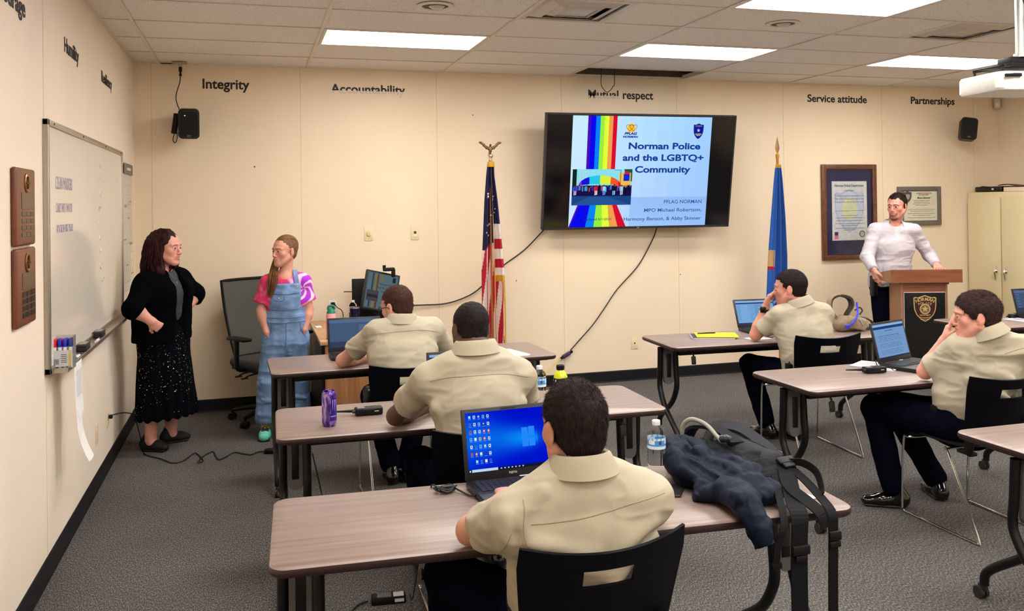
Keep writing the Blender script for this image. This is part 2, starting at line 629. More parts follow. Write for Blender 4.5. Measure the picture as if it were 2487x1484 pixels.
M_WALL = wall_material('wall_paint', srgb(233, 214, 186))
M_WALL_L = wall_material('wall_paint_left', srgb(238, 222, 202))
M_BASE = mat('rubber_baseboard', srgb(15, 15, 21), 0.5, spec=0.3)
M_SEAM = mat('panel_seam', srgb(212, 190, 158), 0.7)
M_TILE = tile_material()
M_GRID = mat('ceiling_grid_paint', srgb(226, 216, 204), 0.5)
M_BLACKP = mat('black_plastic', srgb(10, 10, 13), 0.45, spec=0.3)
M_BLACKM = mat('black_powder_coat', srgb(9, 9, 13), 0.42, spec=0.35)
M_CHROME = mat('chrome', (0.72, 0.71, 0.69), 0.16, 1.0)
M_ALU = mat('brushed_aluminium', srgb(178, 172, 160), 0.35, 0.9)
M_GREYM = mat('grey_plastic', srgb(86, 84, 84), 0.5)
M_WHITEP = mat('white_plastic', srgb(228, 226, 220), 0.4)
M_IVORY = mat('ivory_plate', srgb(226, 208, 168), 0.4)
M_PAPER = mat('paper_white', srgb(232, 228, 224), 0.8)
M_INK = mat('black_ink', srgb(22, 20, 24), 0.6)
M_CORD = mat('black_cord', srgb(14, 13, 14), 0.5)
M_GOLD = mat('gold_satin', srgb(202, 148, 46), 0.45, 0.3)

fl = MB().b2((-0.2, YB - 0.2, -0.12), (XR + 0.2, 0.2, 0.0))
struct('floor', fl, carpet_material())
ZT = 3.55
struct('wall_back', MB().b2((-0.15, 0.0, -0.1), (XR + 0.15, 0.14, ZT)), M_WALL)
struct('wall_left', MB().b2((-0.14, YB, -0.1), (0.0, 0.0, ZT)), M_WALL_L)
struct('wall_right', MB().b2((XR, YB, -0.1), (XR + 0.14, 0.0, ZT)), M_WALL)
struct('wall_front', MB().b2((-0.14, YB - 0.14, -0.1), (XR + 0.14, YB, ZT)), M_WALL)
struct('trim_7', MB().b2((-0.14, YB, ZT), (XR + 0.14, 0.14, ZT + 0.1)), C(28, 24, 22))

def baseboard(name, a, b, n):
    """a->b along the wall foot, n = room side"""
    a = Vector(a); b = Vector(b); n = Vector(n); m = MB()
    prof = [(0, 0), (0.012, 0), (0.008, 0.012), (0.006, 0.10), (0.003, 0.106), (0, 0.108)]
    vs = [p + n * x + Vector((0, 0, z)) for p in (a, b) for x, z in prof]
    k = len(prof)
    m.add(vs, [(i, (i + 1) % k, k + (i + 1) % k, k + i) for i in range(k)] + [tuple(range(k - 1, -1, -1)), tuple(range(k, 2 * k))])
    return struct(name, m, M_BASE, smooth=False)
baseboard('baseboard_back', (0.013, 0, 0.001), (XR - 0.013, 0, 0.001), (0, -1, 0))
baseboard('baseboard_left', (0, YB, 0.001), (0, 0, 0.001), (1, 0, 0))
baseboard('baseboard_right', (XR, YB, 0.001), (XR, 0, 0.001), (-1, 0, 0))

# vertical joints between the wall panels
m = MB()
for i in range(8):
    x = 0.138 + P4 * i
    if x < XR: m.b2((x - 0.0025, -0.001, 0.108), (x + 0.0025, 0.001, H))
struct('trim_1', m, M_SEAM, smooth=False)
m = MB()
for i in range(6):
    y = -3.35 - P4 * i
    m.b2((-0.001, y - 0.003, 0.108), (0.001, y + 0.003, H))
struct('trim_2', m, M_SEAM, smooth=False)
# wall angle under the ceiling
m = MB()
m.b2((0.0, -0.022, H - 0.004), (XR, 0.0, H + 0.02)); m.b2((0.0, YB, H - 0.004), (0.022, 0, H + 0.02)); m.b2((XR - 0.022, YB, H - 0.004), (XR, 0, H + 0.02))
struct('trim_3', m, M_GRID, smooth=False)

# ceiling: grid of T-bars carrying tiles
xs = [0.0] + [GX + P4 * i for i in range(8)] + [XR]
xs = [x for x in xs if x <= XR]
ys = [0.0] + [-(GY + P2 * j) for j in range(16)]
ys = [y for y in ys if y > YB] + [YB]
LIGHT_COLS = (1, 3, 5); LIGHT_ROWS = (2, 5, 8, 11, 14)      # cells of the grid that hold a light
VENTS = [(2, 4), (4.5, 4)]
m = MB()
rr = random.Random(3)
for i in range(len(xs) - 1):
    for j in range(len(ys) - 1):
        x0, x1, y1, y0 = xs[i], xs[i + 1], ys[j], ys[j + 1]
        if (i - 1) in LIGHT_COLS and j in LIGHT_ROWS: continue
        if i - 1 == 3 and j == 0: continue                    # missing tile above the screen
        if i - 1 == 2 and j == 4: x0 = x0 + P2
        if i - 1 == 4 and j == 4: x1 = x0 + P2
        dz = rr.uniform(0.000, 0.003)
        m.b2((x0 + 0.003, y0 + 0.003, H + 0.002 + dz), (x1 - 0.003, y1 - 0.003, H + 0.016 + dz))
struct('ceiling', m, M_TILE, smooth=False)
m = MB()
for x in xs[1:-1]: m.b2((x - 0.012, YB, H - 0.003), (x + 0.012, 0, H + 0.001)).b2((x - 0.002, YB, H), (x + 0.002, 0, H + 0.04))
for y in ys[1:-1]: m.b2((0, y - 0.006, H - 0.002), (XR, y + 0.006, H + 0.001)).b2((0, y - 0.002, H), (XR, y + 0.002, H + 0.035))
m.b2((xs[3] + P2 - 0.01, ys[5], H - 0.002), (xs[3] + P2 + 0.01, ys[4], H + 0.03)); m.b2((xs[5] + P2 - 0.01, ys[5], H - 0.002), (xs[5] + P2 + 0.01, ys[4], H + 0.03))
struct('trim_4', m, M_GRID, smooth=False)
# dark plate added to deepen shade above the open cell, and a joist
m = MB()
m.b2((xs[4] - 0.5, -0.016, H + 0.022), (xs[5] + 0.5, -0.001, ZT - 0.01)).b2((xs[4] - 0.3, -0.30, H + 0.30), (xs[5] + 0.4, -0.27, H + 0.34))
struct('plenum_shade_plate', m, C(84, 74, 66))
struct('gap_shade_strip', MB().b2((0.215, -0.028, H - 0.0065), (0.335, -0.002, H - 0.002)), C(25, 18, 18), smooth=False)  # dark strip standing in for the shadow gap at a short edge tile

# fluorescent fixtures
M_DIFF = emat('lit_diffuser', PANEL_COLOR, PANEL_POWER)
def ceiling_light():
    t = thing('ceiling_light', 'x', 'ceiling light')
    w, d = P4 - 0.03, P2 - 0.02
    f = MB()
    for s in (-1, 1):
        f.b2((-w / 2, s * d / 2 - s * 0.022, -0.002), (w / 2, s * d / 2, 0.05)); f.b2((s * w / 2 - s * 0.022, -d / 2, -0.002), (s * w / 2, d / 2, 0.05))
    f.b2((-w / 2, -d / 2, 0.03), (w / 2, d / 2, 0.09))
    f.build('frame', M_GRID, t, smooth=False)
    MB().b2((-w / 2 + 0.02, -d / 2 + 0.02, 0.004), (w / 2 - 0.02, d / 2 - 0.02, 0.012)).build('diffuser', M_DIFF, t, smooth=False)
    return t
LL = {(1, 2): 'lit ceiling panel nearest the back wall, left of the screen', (3, 2): 'lit ceiling panel just in front of the missing tile, above the screen',
      (5, 2): 'lit ceiling panel beyond the projector, above the podium', (3, 5): 'large lit ceiling panel cut by the top edge of the photo, right of centre'}
first = ceiling_light(); n = 0
for c in LIGHT_COLS:
    for r in LIGHT_ROWS:
        loc = (GX + P4 * (c + 0.5), -(GY + P2 * (r - 0.5)), H)
        lab = LL.get((c, r), 'lit ceiling panel further back in the room behind the photographer')
        o = first if n == 0 else dup(first, loc)
        o.location = loc; o['label'] = lab; o['group'] = 'fluorescent ceiling panels'; n += 1

# air vents
def vent(loc, lab):
    t = thing('air_vent', lab, 'air vent', loc, group='ceiling air vents')
    w = P2 - 0.02
    def ring(a, b, za, zb, name, mm, th=0.004):
        k = MB()
        A = [(-a, -a), (a, -a), (a, a), (-a, a)]; B = [(-b, -b), (b, -b), (b, b), (-b, b)]
        for i in range(4):
            j = (i + 1) % 4
            q = [Vector((*A[i], za)), Vector((*A[j], za)), Vector((*B[j], zb)), Vector((*B[i], zb))]
            up = Vector((0, 0, th))
            k.add(q + [p + up for p in q], [(0, 1, 2, 3), (7, 6, 5, 4), (0, 4, 5, 1), (1, 5, 6, 2), (2, 6, 7, 3), (3, 7, 4, 0)])
        return k.build(name, mm, t, smooth=False)
    g = C(196, 188, 178, 0.35)
    ring(w / 2, w / 2 - 0.035, -0.002, -0.002, 'frame', g)
    ring(w / 2 - 0.045, w / 2 - 0.115, 0.010, -0.012, 'vane', g)
    ring(w / 2 - 0.125, w / 2 - 0.185, 0.010, -0.014, 'vane', g)
    MB().b2((-0.11, -0.11, -0.008), (0.11, 0.11, -0.004)).build('face_plate', g, t, smooth=False)
    MB().b2((-w / 2, -w / 2, 0.09), (w / 2, w / 2, 0.10)).build('back_pan', C(52, 44, 40), t, smooth=False)
vent((xs[3] + P2 / 2, (ys[4] + ys[5]) / 2, H), 'square louvred ceiling air vent left of the large light, near the top edge')
vent((xs[5] + P2 * 1.5, (ys[4] + ys[5]) / 2, H), 'square louvred ceiling air vent beside the projector pole')

def downlight(loc, lab):
    t = thing('recessed_downlight', lab, 'downlight', loc, group='recessed downlights')
    MB().lathe([(0.115, -0.001), (0.112, -0.008), (0.088, -0.009), (0.085, -0.006), (0.082, -0.002)], seg=32).build('trim_ring', C(214, 205, 196, 0.4), t)
    MB().lathe([(0.084, -0.003), (0.001, -0.002)], seg=24).build('housing', C(70, 58, 52), t)  # flat dark disc painted in place of the shaded recess
    MB().lathe([(0.001, -0.018), (0.03, -0.015), (0.05, -0.0035)], (0.012, 0.012, 0), seg=24).build('bulb', C(196, 186, 178, 0.3), t)
downlight((2.035, -2.607, H), 'round recessed downlight above the left part of the room')
downlight((4.482, -2.635, H), 'round recessed downlight between the large light and the screen light')

# ------------------------------------------------------------------ words on the walls
def wall_word(txt, p0, p1, capz, lab, dirx, cut=None, part=None):
    p0 = Vector(p0); p1 = Vector(p1)
    w = (p1 - p0).length
    t = thing('wall_lettering', lab, 'lettering', p0, group='words painted along the top of the walls')
    R = Matrix(((dirx[0], 0, 0), (dirx[1], 0, 0), (0, 1, 0)))
    R = Matrix(((dirx[0], 0, dirx[1]), (dirx[1], 0, -dirx[0]), (0, 1, 0))).to_4x4()
    def geo(s, wd, xo, ct, nm, mm, zz=0.0012):
        vs, fs = text_geo(s, width=wd, height=capz, extrude=0.0012, bold=0.022, cut=ct)
        zz_ = 0.0010 if mm is M_INK else 0.0002
        MB().add([v + Vector((xo, 0, zz_)) for v in vs], fs, R).build(nm, mm, t, smooth=False)
    gh = C(214, 200, 190, .6)
    if cut: geo(txt, w, 0, None, 'peeled_letters', gh); 
    if part:
        for (s, wd, xo, ct) in part:
            if ct: geo(s, wd, xo, None, 'peeled_letters', gh)
            geo(s, wd, xo, ct, 'letters', M_INK)
    else: geo(txt, w, 0, cut, 'letters', M_INK)
    return t
B0 = 2.762
wall_word('Integrity', (0.546, 0, B0), (0.93, 0, B0), 0.085, 'black word Integrity high on the back wall right of the left speaker', (1, 0))
wall_word('Accountability', (1.631, 0, B0 - 0.012), (2.287, 0, B0 - 0.012), 0.082, 'word Accountability with the lower half of its letters peeled away', (1, 0), cut=0.20)
wall_word('', (4.072, 0, B0 - 0.002), (4.757, 0, B0), 0.082, 'words Mutual respect under the open ceiling cell above the screen', (1, 0),
          part=[('Mutual', 0.315, 0, 0.22), ('respect', 0.325, 0.362, None)])
wall_word('Service attitude', (6.529, 0, B0 + 0.016), (7.265, 0, B0), 0.078, 'words Service attitude above the tall navy framed document', (1, 0))
wall_word('Partnerships', (7.834, 0, B0 + 0.022), (8.417, 0, B0), 0.078, 'word Partnerships at the right end of the back wall', (1, 0))
wall_word('Humility', (0, -2.853, 2.565), (0, -2.452, 2.565), 0.080, 'black word Humility on the left wall above the whiteboard', (0, 1))
wall_word('Resiliency', (0, -1.66, 2.575), (0, -1.21, 2.575), 0.074, 'black word Resiliency on the left wall nearest the corner', (0, 1))
wall_word('Courage', (0, -4.13, 2.565), (0, -3.688, 2.565), 0.080, 'word Courage on the left wall, cut by the corner of the photo', (0, 1))

# scuffs and screw holes in the back wall
def wall_hole(x, z, r, lab):
    o = MB().lathe([(r, 0.0), (r * 0.8, 0.0015), (0.0001, 0.0018)], (x, 0.0004, z), 10, rotm(pi / 2)).build('wall_screw', C(90, 62, 46), None)
    tag(o, lab, 'screw')
wall_hole(0.965, 2.092, 0.008, 'small brown screw in the back wall between the left speaker and the lady in dungarees')
wall_hole(2.92, 2.575, 0.006, 'tiny nail in the back wall above and right of the peeled word')
wall_hole(3.32, 1.02, 0.006, 'tiny nail in the back wall between the striped flag and the hanging cable')
wall_hole(5.03, 1.02, 0.006, 'tiny nail in the back wall right of the hanging cable')

# ------------------------------------------------------------------ plates and outlets
def plate(name, loc, axis, lab, kind='duplex', mm=None, w=0.072, h=0.118):
    """axis: 'y' plate on the back wall, 'x' on the left wall"""
    t = thing(name, lab, 'outlet' if kind in ('duplex',) else 'wall plate', loc, rz=0 if axis == 'y' else pi / 2)
    mm = mm or M_IVORY
    MB().rbox((0, -0.003, 0), (w, 0.006, h), 0.003, 2).build('cover_plate', mm, t)
    if kind == 'duplex':
        for z in (-0.026, 0.026):
            k = MB().rbox((0, -0.0065, z), (0.034, 0.004, 0.036), 0.002, 1).build('socket', mm, t)
            MB().b2((-0.009, -0.0092, z - 0.004), (-0.006, -0.0084, z + 0.006)).b2((0.006, -0.0092, z - 0.004), (0.009, -0.0084, z + 0.006)).build('slot', M_INK, k, smooth=False)
    elif kind == 'knob':
        MB().lathe([(0.02, 0), (0.018, 0.014), (0.001, 0.016)], (0, -0.006, 0), 20, rotm(pi / 2)).build('dimmer_knob', C(214, 190, 140), t)
    elif kind == 'jack':
        MB().b2((-0.007, -0.0075, -0.007), (0.007, -0.0055, 0.007)).build('jack', C(70, 52, 40), t, smooth=False)
    elif kind == 'toggle':
        MB().b2((-0.011, -0.0078, -0.004), (0.011, -0.0055, 0.018)).build('sensor_window', C(40, 36, 40), t, smooth=False)
        MB().rbox((0, -0.008, -0.022), (0.03, 0.004, 0.02), 0.002).build('button', C(236, 226, 200), t)
    return t
plate('dimmer_plate', (1.941, 0, 1.49), 'y', 'ivory wall plate with a round dimmer knob on the back wall', 'knob', w=0.082, h=0.125)
plate('control_plate', (2.362, 0, 1.487), 'y', 'ivory wall plate with a dark sensor window, nearer the striped flag', 'toggle', w=0.078, h=0.12)
plate('jack_plate', (4.522, 0, 0.365), 'y', 'ivory jack plate low on the back wall below the screen', 'jack', w=0.07, h=0.115)
plate('power_outlet', (1.617, 0, 0.851), 'y', 'white power outlet on the back wall behind the pink bottle', 'duplex', M_WHITEP)
plate('power_outlet', (0, -1.565, 0.345), 'x', 'ivory power outlet low on the left wall with a black plug in it', 'duplex')
plate('blank_plate', (0, -1.985, 0.345), 'x', 'plain ivory plate low on the left wall under the whiteboard', 'blank')

# ------------------------------------------------------------------ whiteboard
WB = thing('whiteboard', 'wide whiteboard in an aluminium frame on the left wall', 'whiteboard', (0, -2.13, 1.56))
y0, y1, z0, z1 = -1.25, 1.25, -0.60, 0.60
MB().b2((0.001, y0 + 0.02, z0 + 0.02), (0.018, y1 - 0.02, z1 - 0.02)).build('panel', mat('whiteboard_enamel', srgb(222, 214, 200), 0.12, noise=((0.7, 0.7, 0.7), 0.05, 3), spec=0.5), WB, smooth=False)
f = MB()
f.b2((0.0, y0, z1 - 0.03), (0.026, y1, z1), 0.003).b2((0.0, y0, z0), (0.026, y1, z0 + 0.03), 0.003).b2((0.0, y0, z0), (0.026, y0 + 0.028, z1), 0.003).b2((0.0, y1 - 0.03, z0), (0.026, y1, z1), 0.003)
f.build('frame', M_ALU, WB)
k = MB()
for yy in (-1.12, -0.35, 0.45, 1.15): k.lathe([(0.006, 0), (0.005, 0.003), (0.0001, 0.004)], (0.026, yy, z1 - 0.015), 10, rotm(0, pi / 2))
k.build('screw', C(60, 50, 44), WB)
k = MB()
k.b2((0.018, y0 + 0.05, z0 + 0.002), (0.092, y1 + 0.20, z0 + 0.008)).b2((0.087, y0 + 0.05, z0 + 0.002), (0.093, y1 + 0.20, z0 + 0.022)).b2((0.02, y0 + 0.045, z0 + 0.0), (0.092, y0 + 0.052, z0 + 0.022))
k.build('marker_tray', M_ALU, WB, smooth=False)
MW = mat('marker_ink', srgb(136, 126, 160), 0.5)
TL = Matrix(((0, 0, 1, 0), (1, 0, 0, 0), (0, 1, 0, 0), (0, 0, 0, 1)))
wr = MB()
for (s, yy, zz, ww, hh) in (('CLEAN MARKERS', -1.06, 0.275, 0.42, 0.065), ('CARES WITH WATER', -1.055, 0.160, 0.40, 0.048), ('OR SCREEN FIRST PLEASE', -1.05, 0.060, 0.42, 0.040)):
    vs, fs = text_geo(s, width=ww, height=hh, extrude=0.0004, shear=0.25)
    wr.add([Vector((v.x + yy, v.y + zz, v.z + 0.0183)) for v in vs], fs, TL)
wr.build('writing', MW, WB, smooth=False)
sm = MB(); rr = random.Random(5)
for q in range(9):
    cy, cz = 0.25 + rr.uniform(-0.06, 0.09), 0.45 - q * 0.09
    pts = [(0.0186, cy + 0.035 * cos(a) * rr.uniform(.5, 1.2), cz + 0.02 * sin(a) * rr.uniform(.5, 1.2)) for a in np.linspace(0, 5, 8)]
    sm.tube(pts, 0.0028, 4, smooth=3, flat=(1, 1))
sm.build('faint_smudges', C(216, 209, 196, 0.3), WB)

# things on the tray (tray floor at z = 0.968)
TZ = 0.969
t = thing('marker_box', 'clear box of red and blue dry-erase markers on the near end of the whiteboard tray', 'marker box', (0.055, -3.24, TZ))
MB().b2((-0.05, -0.028, 0), (0.05, 0.028, 0.002)).b2((-0.05, 0.026, 0), (0.05, 0.028, 0.155)).b2((0.048, -0.028, 0), (0.05, 0.028, 0.155)).b2((-0.05, -0.028, 0), (-0.048, 0.028, 0.1)).build('case', mat('clear_case', (0.75, 0.75, 0.78), 0.1, trans=0.8), t, smooth=False)
lb = MB().use(C(206, 208, 214, 0.5)).b2((-0.044, -0.0305, 0.01), (0.044, -0.029, 0.088))
lb.use(C(216, 190, 110)).b2((0.028, -0.0312, 0.012), (0.04, -0.0305, 0.086))
lb.use(M_INK)
for q in range(7): lb.b2((-0.038 + q * 0.0035, -0.0312, 0.02), (-0.0365 + q * 0.0035, -0.0305, 0.046))
for q in range(5): lb.b2((-0.005, -0.0311, 0.03 + q * 0.009), (0.02, -0.0305, 0.0325 + q * 0.009))
lb.build('label', None, t, smooth=False)
for q, (mx, my, c) in enumerate([(-0.036, -0.014, (200, 30, 50)), (-0.013, -0.014, (30, 40, 190)), (0.01, -0.014, (30, 40, 190)), (0.034, -0.014, (28, 60, 150)), (-0.036, 0.012, (190, 40, 50)), (-0.012, 0.012, (190, 40, 60)), (0.012, 0.012, (40, 40, 160)), (0.034, 0.012, (150, 40, 60))]):
    b = MB().lathe([(0.009, 0.0), (0.009, 0.105), (0.0085, 0.106)], seg=12).build('marker', C(230, 230, 232, 0.4), None)
    b.location = (0.055 + mx, -3.24 + my, TZ + 0.0025)
    tag(b, ('red' if c[0] > 120 else 'blue') + '-capped dry-erase marker standing in the clear box on the tray', 'marker', 'markers in the clear box')
    MB().lathe([(0.0098, 0.1), (0.0098, 0.135), (0.007, 0.14), (0.0001, 0.141)], seg=12).build('cap', C(*c, 0.35), b)
def eraser(y, lab):
    t = thing('board_eraser', lab, 'eraser', (0.05, y, TZ), group='whiteboard erasers')
    MB().rbox((0, 0, 0.013), (0.05, 0.125, 0.022), 0.004).build('felt', C(38, 26, 34, 0.9), t)
    MB().rbox((0, 0, 0.031), (0.052, 0.128, 0.014), 0.004).build('back', C(52, 44, 46, 0.5), t)
    MB().b2((-0.018, -0.05, 0.0383), (0.018, 0.05, 0.0388)).build('label', C(150, 146, 140), t, smooth=False)
eraser(-2.68, 'black felt eraser lying nearer the marker box'); eraser(-2.16, 'black felt eraser lying further along the tray')
def loose_marker(p, q, c, lab):
    p = Vector(p); q = Vector(q); d = (q - p)
    t = thing('marker', lab, 'marker', p, group='loose markers on the tray')
    MB().cyl((0, 0, 0), d * 0.68, 0.008, 12).build('barrel', C(226, 224, 224, 0.4), t)
    MB().cyl(d * 0.68, d, 0.009, 12).build('cap', C(*c, 0.4), t)
loose_marker((0.07, -2.93, TZ + 0.009), (0.07, -3.06, TZ + 0.009), (40, 150, 80), 'green-capped marker lying between the box and the first eraser')
loose_marker((0.045, -2.90, TZ + 0.009), (0.04, -3.03, TZ + 0.009), (190, 80, 90), 'pink-tipped marker lying behind the green one')
loose_marker((0.074, -2.44, TZ + 0.009), (0.074, -2.31, TZ + 0.009), (60, 50, 60), 'white marker with a dark cap leaning between the two erasers')

# papers hanging from the tray
def hang(name, x0, y0, z0, w, h, curl, lab, grp, print_=False):
    t = thing(name, lab, 'paper', (x0, y0, z0), group=grp)
    fn = lambda u, v: (0.002 + curl * v ** 2.2 + 0.004 * sin(3 * u), w * u + 0.03 * v * v, -h * v)
    MB().surf(fn, 8, 14, 0.0006).build('sheet', M_PAPER, t)
    if print_:
        k = MB()
        for i in range(14):
            v = 0.16 + i * 0.035
            a = [Vector(fn(0.12, v)), Vector(fn(0.82, v)), Vector(fn(0.82, v + 0.014)), Vector(fn(0.12, v + 0.014))]
            k.add([p + Vector((0.0022, 0, 0)) for p in a], [(0, 1, 2, 3)])
        k.build('printed_lines', C(176, 168, 178), t, smooth=False)
hang('hanging_paper', 0.095, -3.21, 0.978, 0.19, 0.27, 0.004, 'printed white sheet hanging from the whiteboard tray', 'papers hung from the tray', True)
hang('hanging_paper', 0.0965, -3.17, 0.725, 0.13, 0.245, 0.05, 'second white sheet curling away below the printed one', 'papers hung from the tray')

# poster / planner by the corner
t = thing('wall_planner', 'tall paper wall planner hanging between the whiteboard and the corner', 'planner', (0.002, -0.47, 1.6))
MB().surf(lambda u, v: (0.002 + 0.006 * sin(u * 5) * v, -0.27 + 0.54 * u, 0.5 - 1.0 * v), 8, 8, 0.001).build('sheet', C(216, 206, 190, 0.7), t)
k = MB().use(C(118, 108, 104)); k.b2((0.011, -0.25, 0.41), (0.0125, 0.25, 0.49))
k.use(C(214, 208, 200)); k.b2((0.0125, -0.1, 0.44), (0.0132, 0.12, 0.46))
k.use(C(176, 164, 150))
for i in range(12): k.b2((0.010, -0.25, 0.40 - i * 0.075), (0.0112, 0.25, 0.398 - i * 0.075))
for j in range(6): k.b2((0.010, -0.25 + j * 0.1, -0.43), (0.0112, -0.248 + j * 0.1, 0.40))
k.use(C(150, 140, 128))
for (a, b) in ((0.05, 0.19), (-0.2, 0.155), (-0.05, 0.06), (-0.24, -0.1), (0.1, -0.14), (-0.15, -0.3), (0.12, -0.38)): k.b2((0.0112, a, b), (0.012, a + 0.1, b + 0.012))
k.build('printing', None, t, smooth=False)

# plaques
def plaque(z, lab, seed):
    t = thing('award_plaque', lab, 'plaque', (0, -3.80, z), group='wooden plaques on the left wall')
    W = mat('plaque_walnut', srgb(112, 62, 38), 0.35, noise=((4, 60, 6), 0.25, 4))
    MB().rbox((0.012, 0, 0), (0.022, 0.325, 0.325), 0.010, 3).build('board', W, t)
    MB().lathe([(0.042, 0), (0.042, 0.003), (0.036, 0.006), (0.030, 0.004), (0.0001, 0.008)], (0.023, 0.01, 0.10), 28, rotm(0, pi / 2)).build('emblem', mat('brass', srgb(150, 110, 60), 0.3, 0.9), t)
    e = MB().b2((0.028, -0.02, 0.097), (0.032, 0.04, 0.102)).b2((0.028, 0.004, 0.075), (0.032, 0.012, 0.128)).build('emblem_relief', mat('dark_brass', srgb(82, 52, 30), 0.4, 0.8), t, smooth=False)
    pm = mat('plate_brass_grey', srgb(104, 84, 60), 0.4, 0.3)
    MB().rbox((0.024, 0.03, 0.025), (0.002, 0.22, 0.07), 0.001, 1).build('name_plate', pm, t)
    for r in range(4):
        for c in range(3):
            MB().rbox((0.024, -0.045 + c * 0.075, -0.03 - r * 0.029), (0.002, 0.068, 0.018 if seed else 0.023), 0.001, 1).build('name_plate', mat('plate', srgb(*( (92, 76, 54) if seed else (40, 28, 22))), 0.4, 0.3), t)
plaque(1.745, 'upper wooden plaque with brass seal and rows of brass name plates', 1)
plaque(1.410, 'lower wooden plaque with a photo plate and rows of dark name plates', 0)
# ================================================================== furniture
def wood_mat(name, dark, light, sx=1.2, sy=26.0, rough=0.38, sz=26.0, spec=0.5, coat=0.0):
    t = NT(name); b = t.b
    mp = t.coord((sx, sy, sz))
    nz = t.n('ShaderNodeTexNoise'); nz.inputs['Scale'].default_value = 1.0; nz.inputs['Detail'].default_value = 6; nz.inputs['Roughness'].default_value = 0.65
    t.l(mp, 'Vector', nz, 'Vector')
    r = t.ramp(nz, 'Fac', [(0.32, dark), (0.5, tuple((a + c) / 2 for a, c in zip(dark, light))), (0.68, light)])
    t.l(r, 'Color', b, 'Base Color')
    b.inputs['Roughness'].default_value = rough; b.inputs['Specular IOR Level'].default_value = spec; b.inputs['Coat Weight'].default_value = coat
    b.inputs['Coat Roughness'].default_value = 0.3
    return t.m
M_TOP = wood_mat('table_laminate', srgb(124, 106, 98), srgb(158, 139, 129), 1.3, 34, 0.36, 34, 0.6)
M_EDGE = mat('table_edge_band', srgb(46, 30, 32), 0.4)

def rounded_rect(w, d, r, seg=6):
    pts = []
    for cx, cy, a0 in ((w / 2 - r, d / 2 - r, 0), (-w / 2 + r, d / 2 - r, pi / 2), (-w / 2 + r, -d / 2 + r, pi), (w / 2 - r, -d / 2 + r, 1.5 * pi)):
        for i in range(seg + 1):
            a = a0 + pi / 2 * i / seg
            pts.append((cx + r * cos(a), cy + r * sin(a)))
    return pts

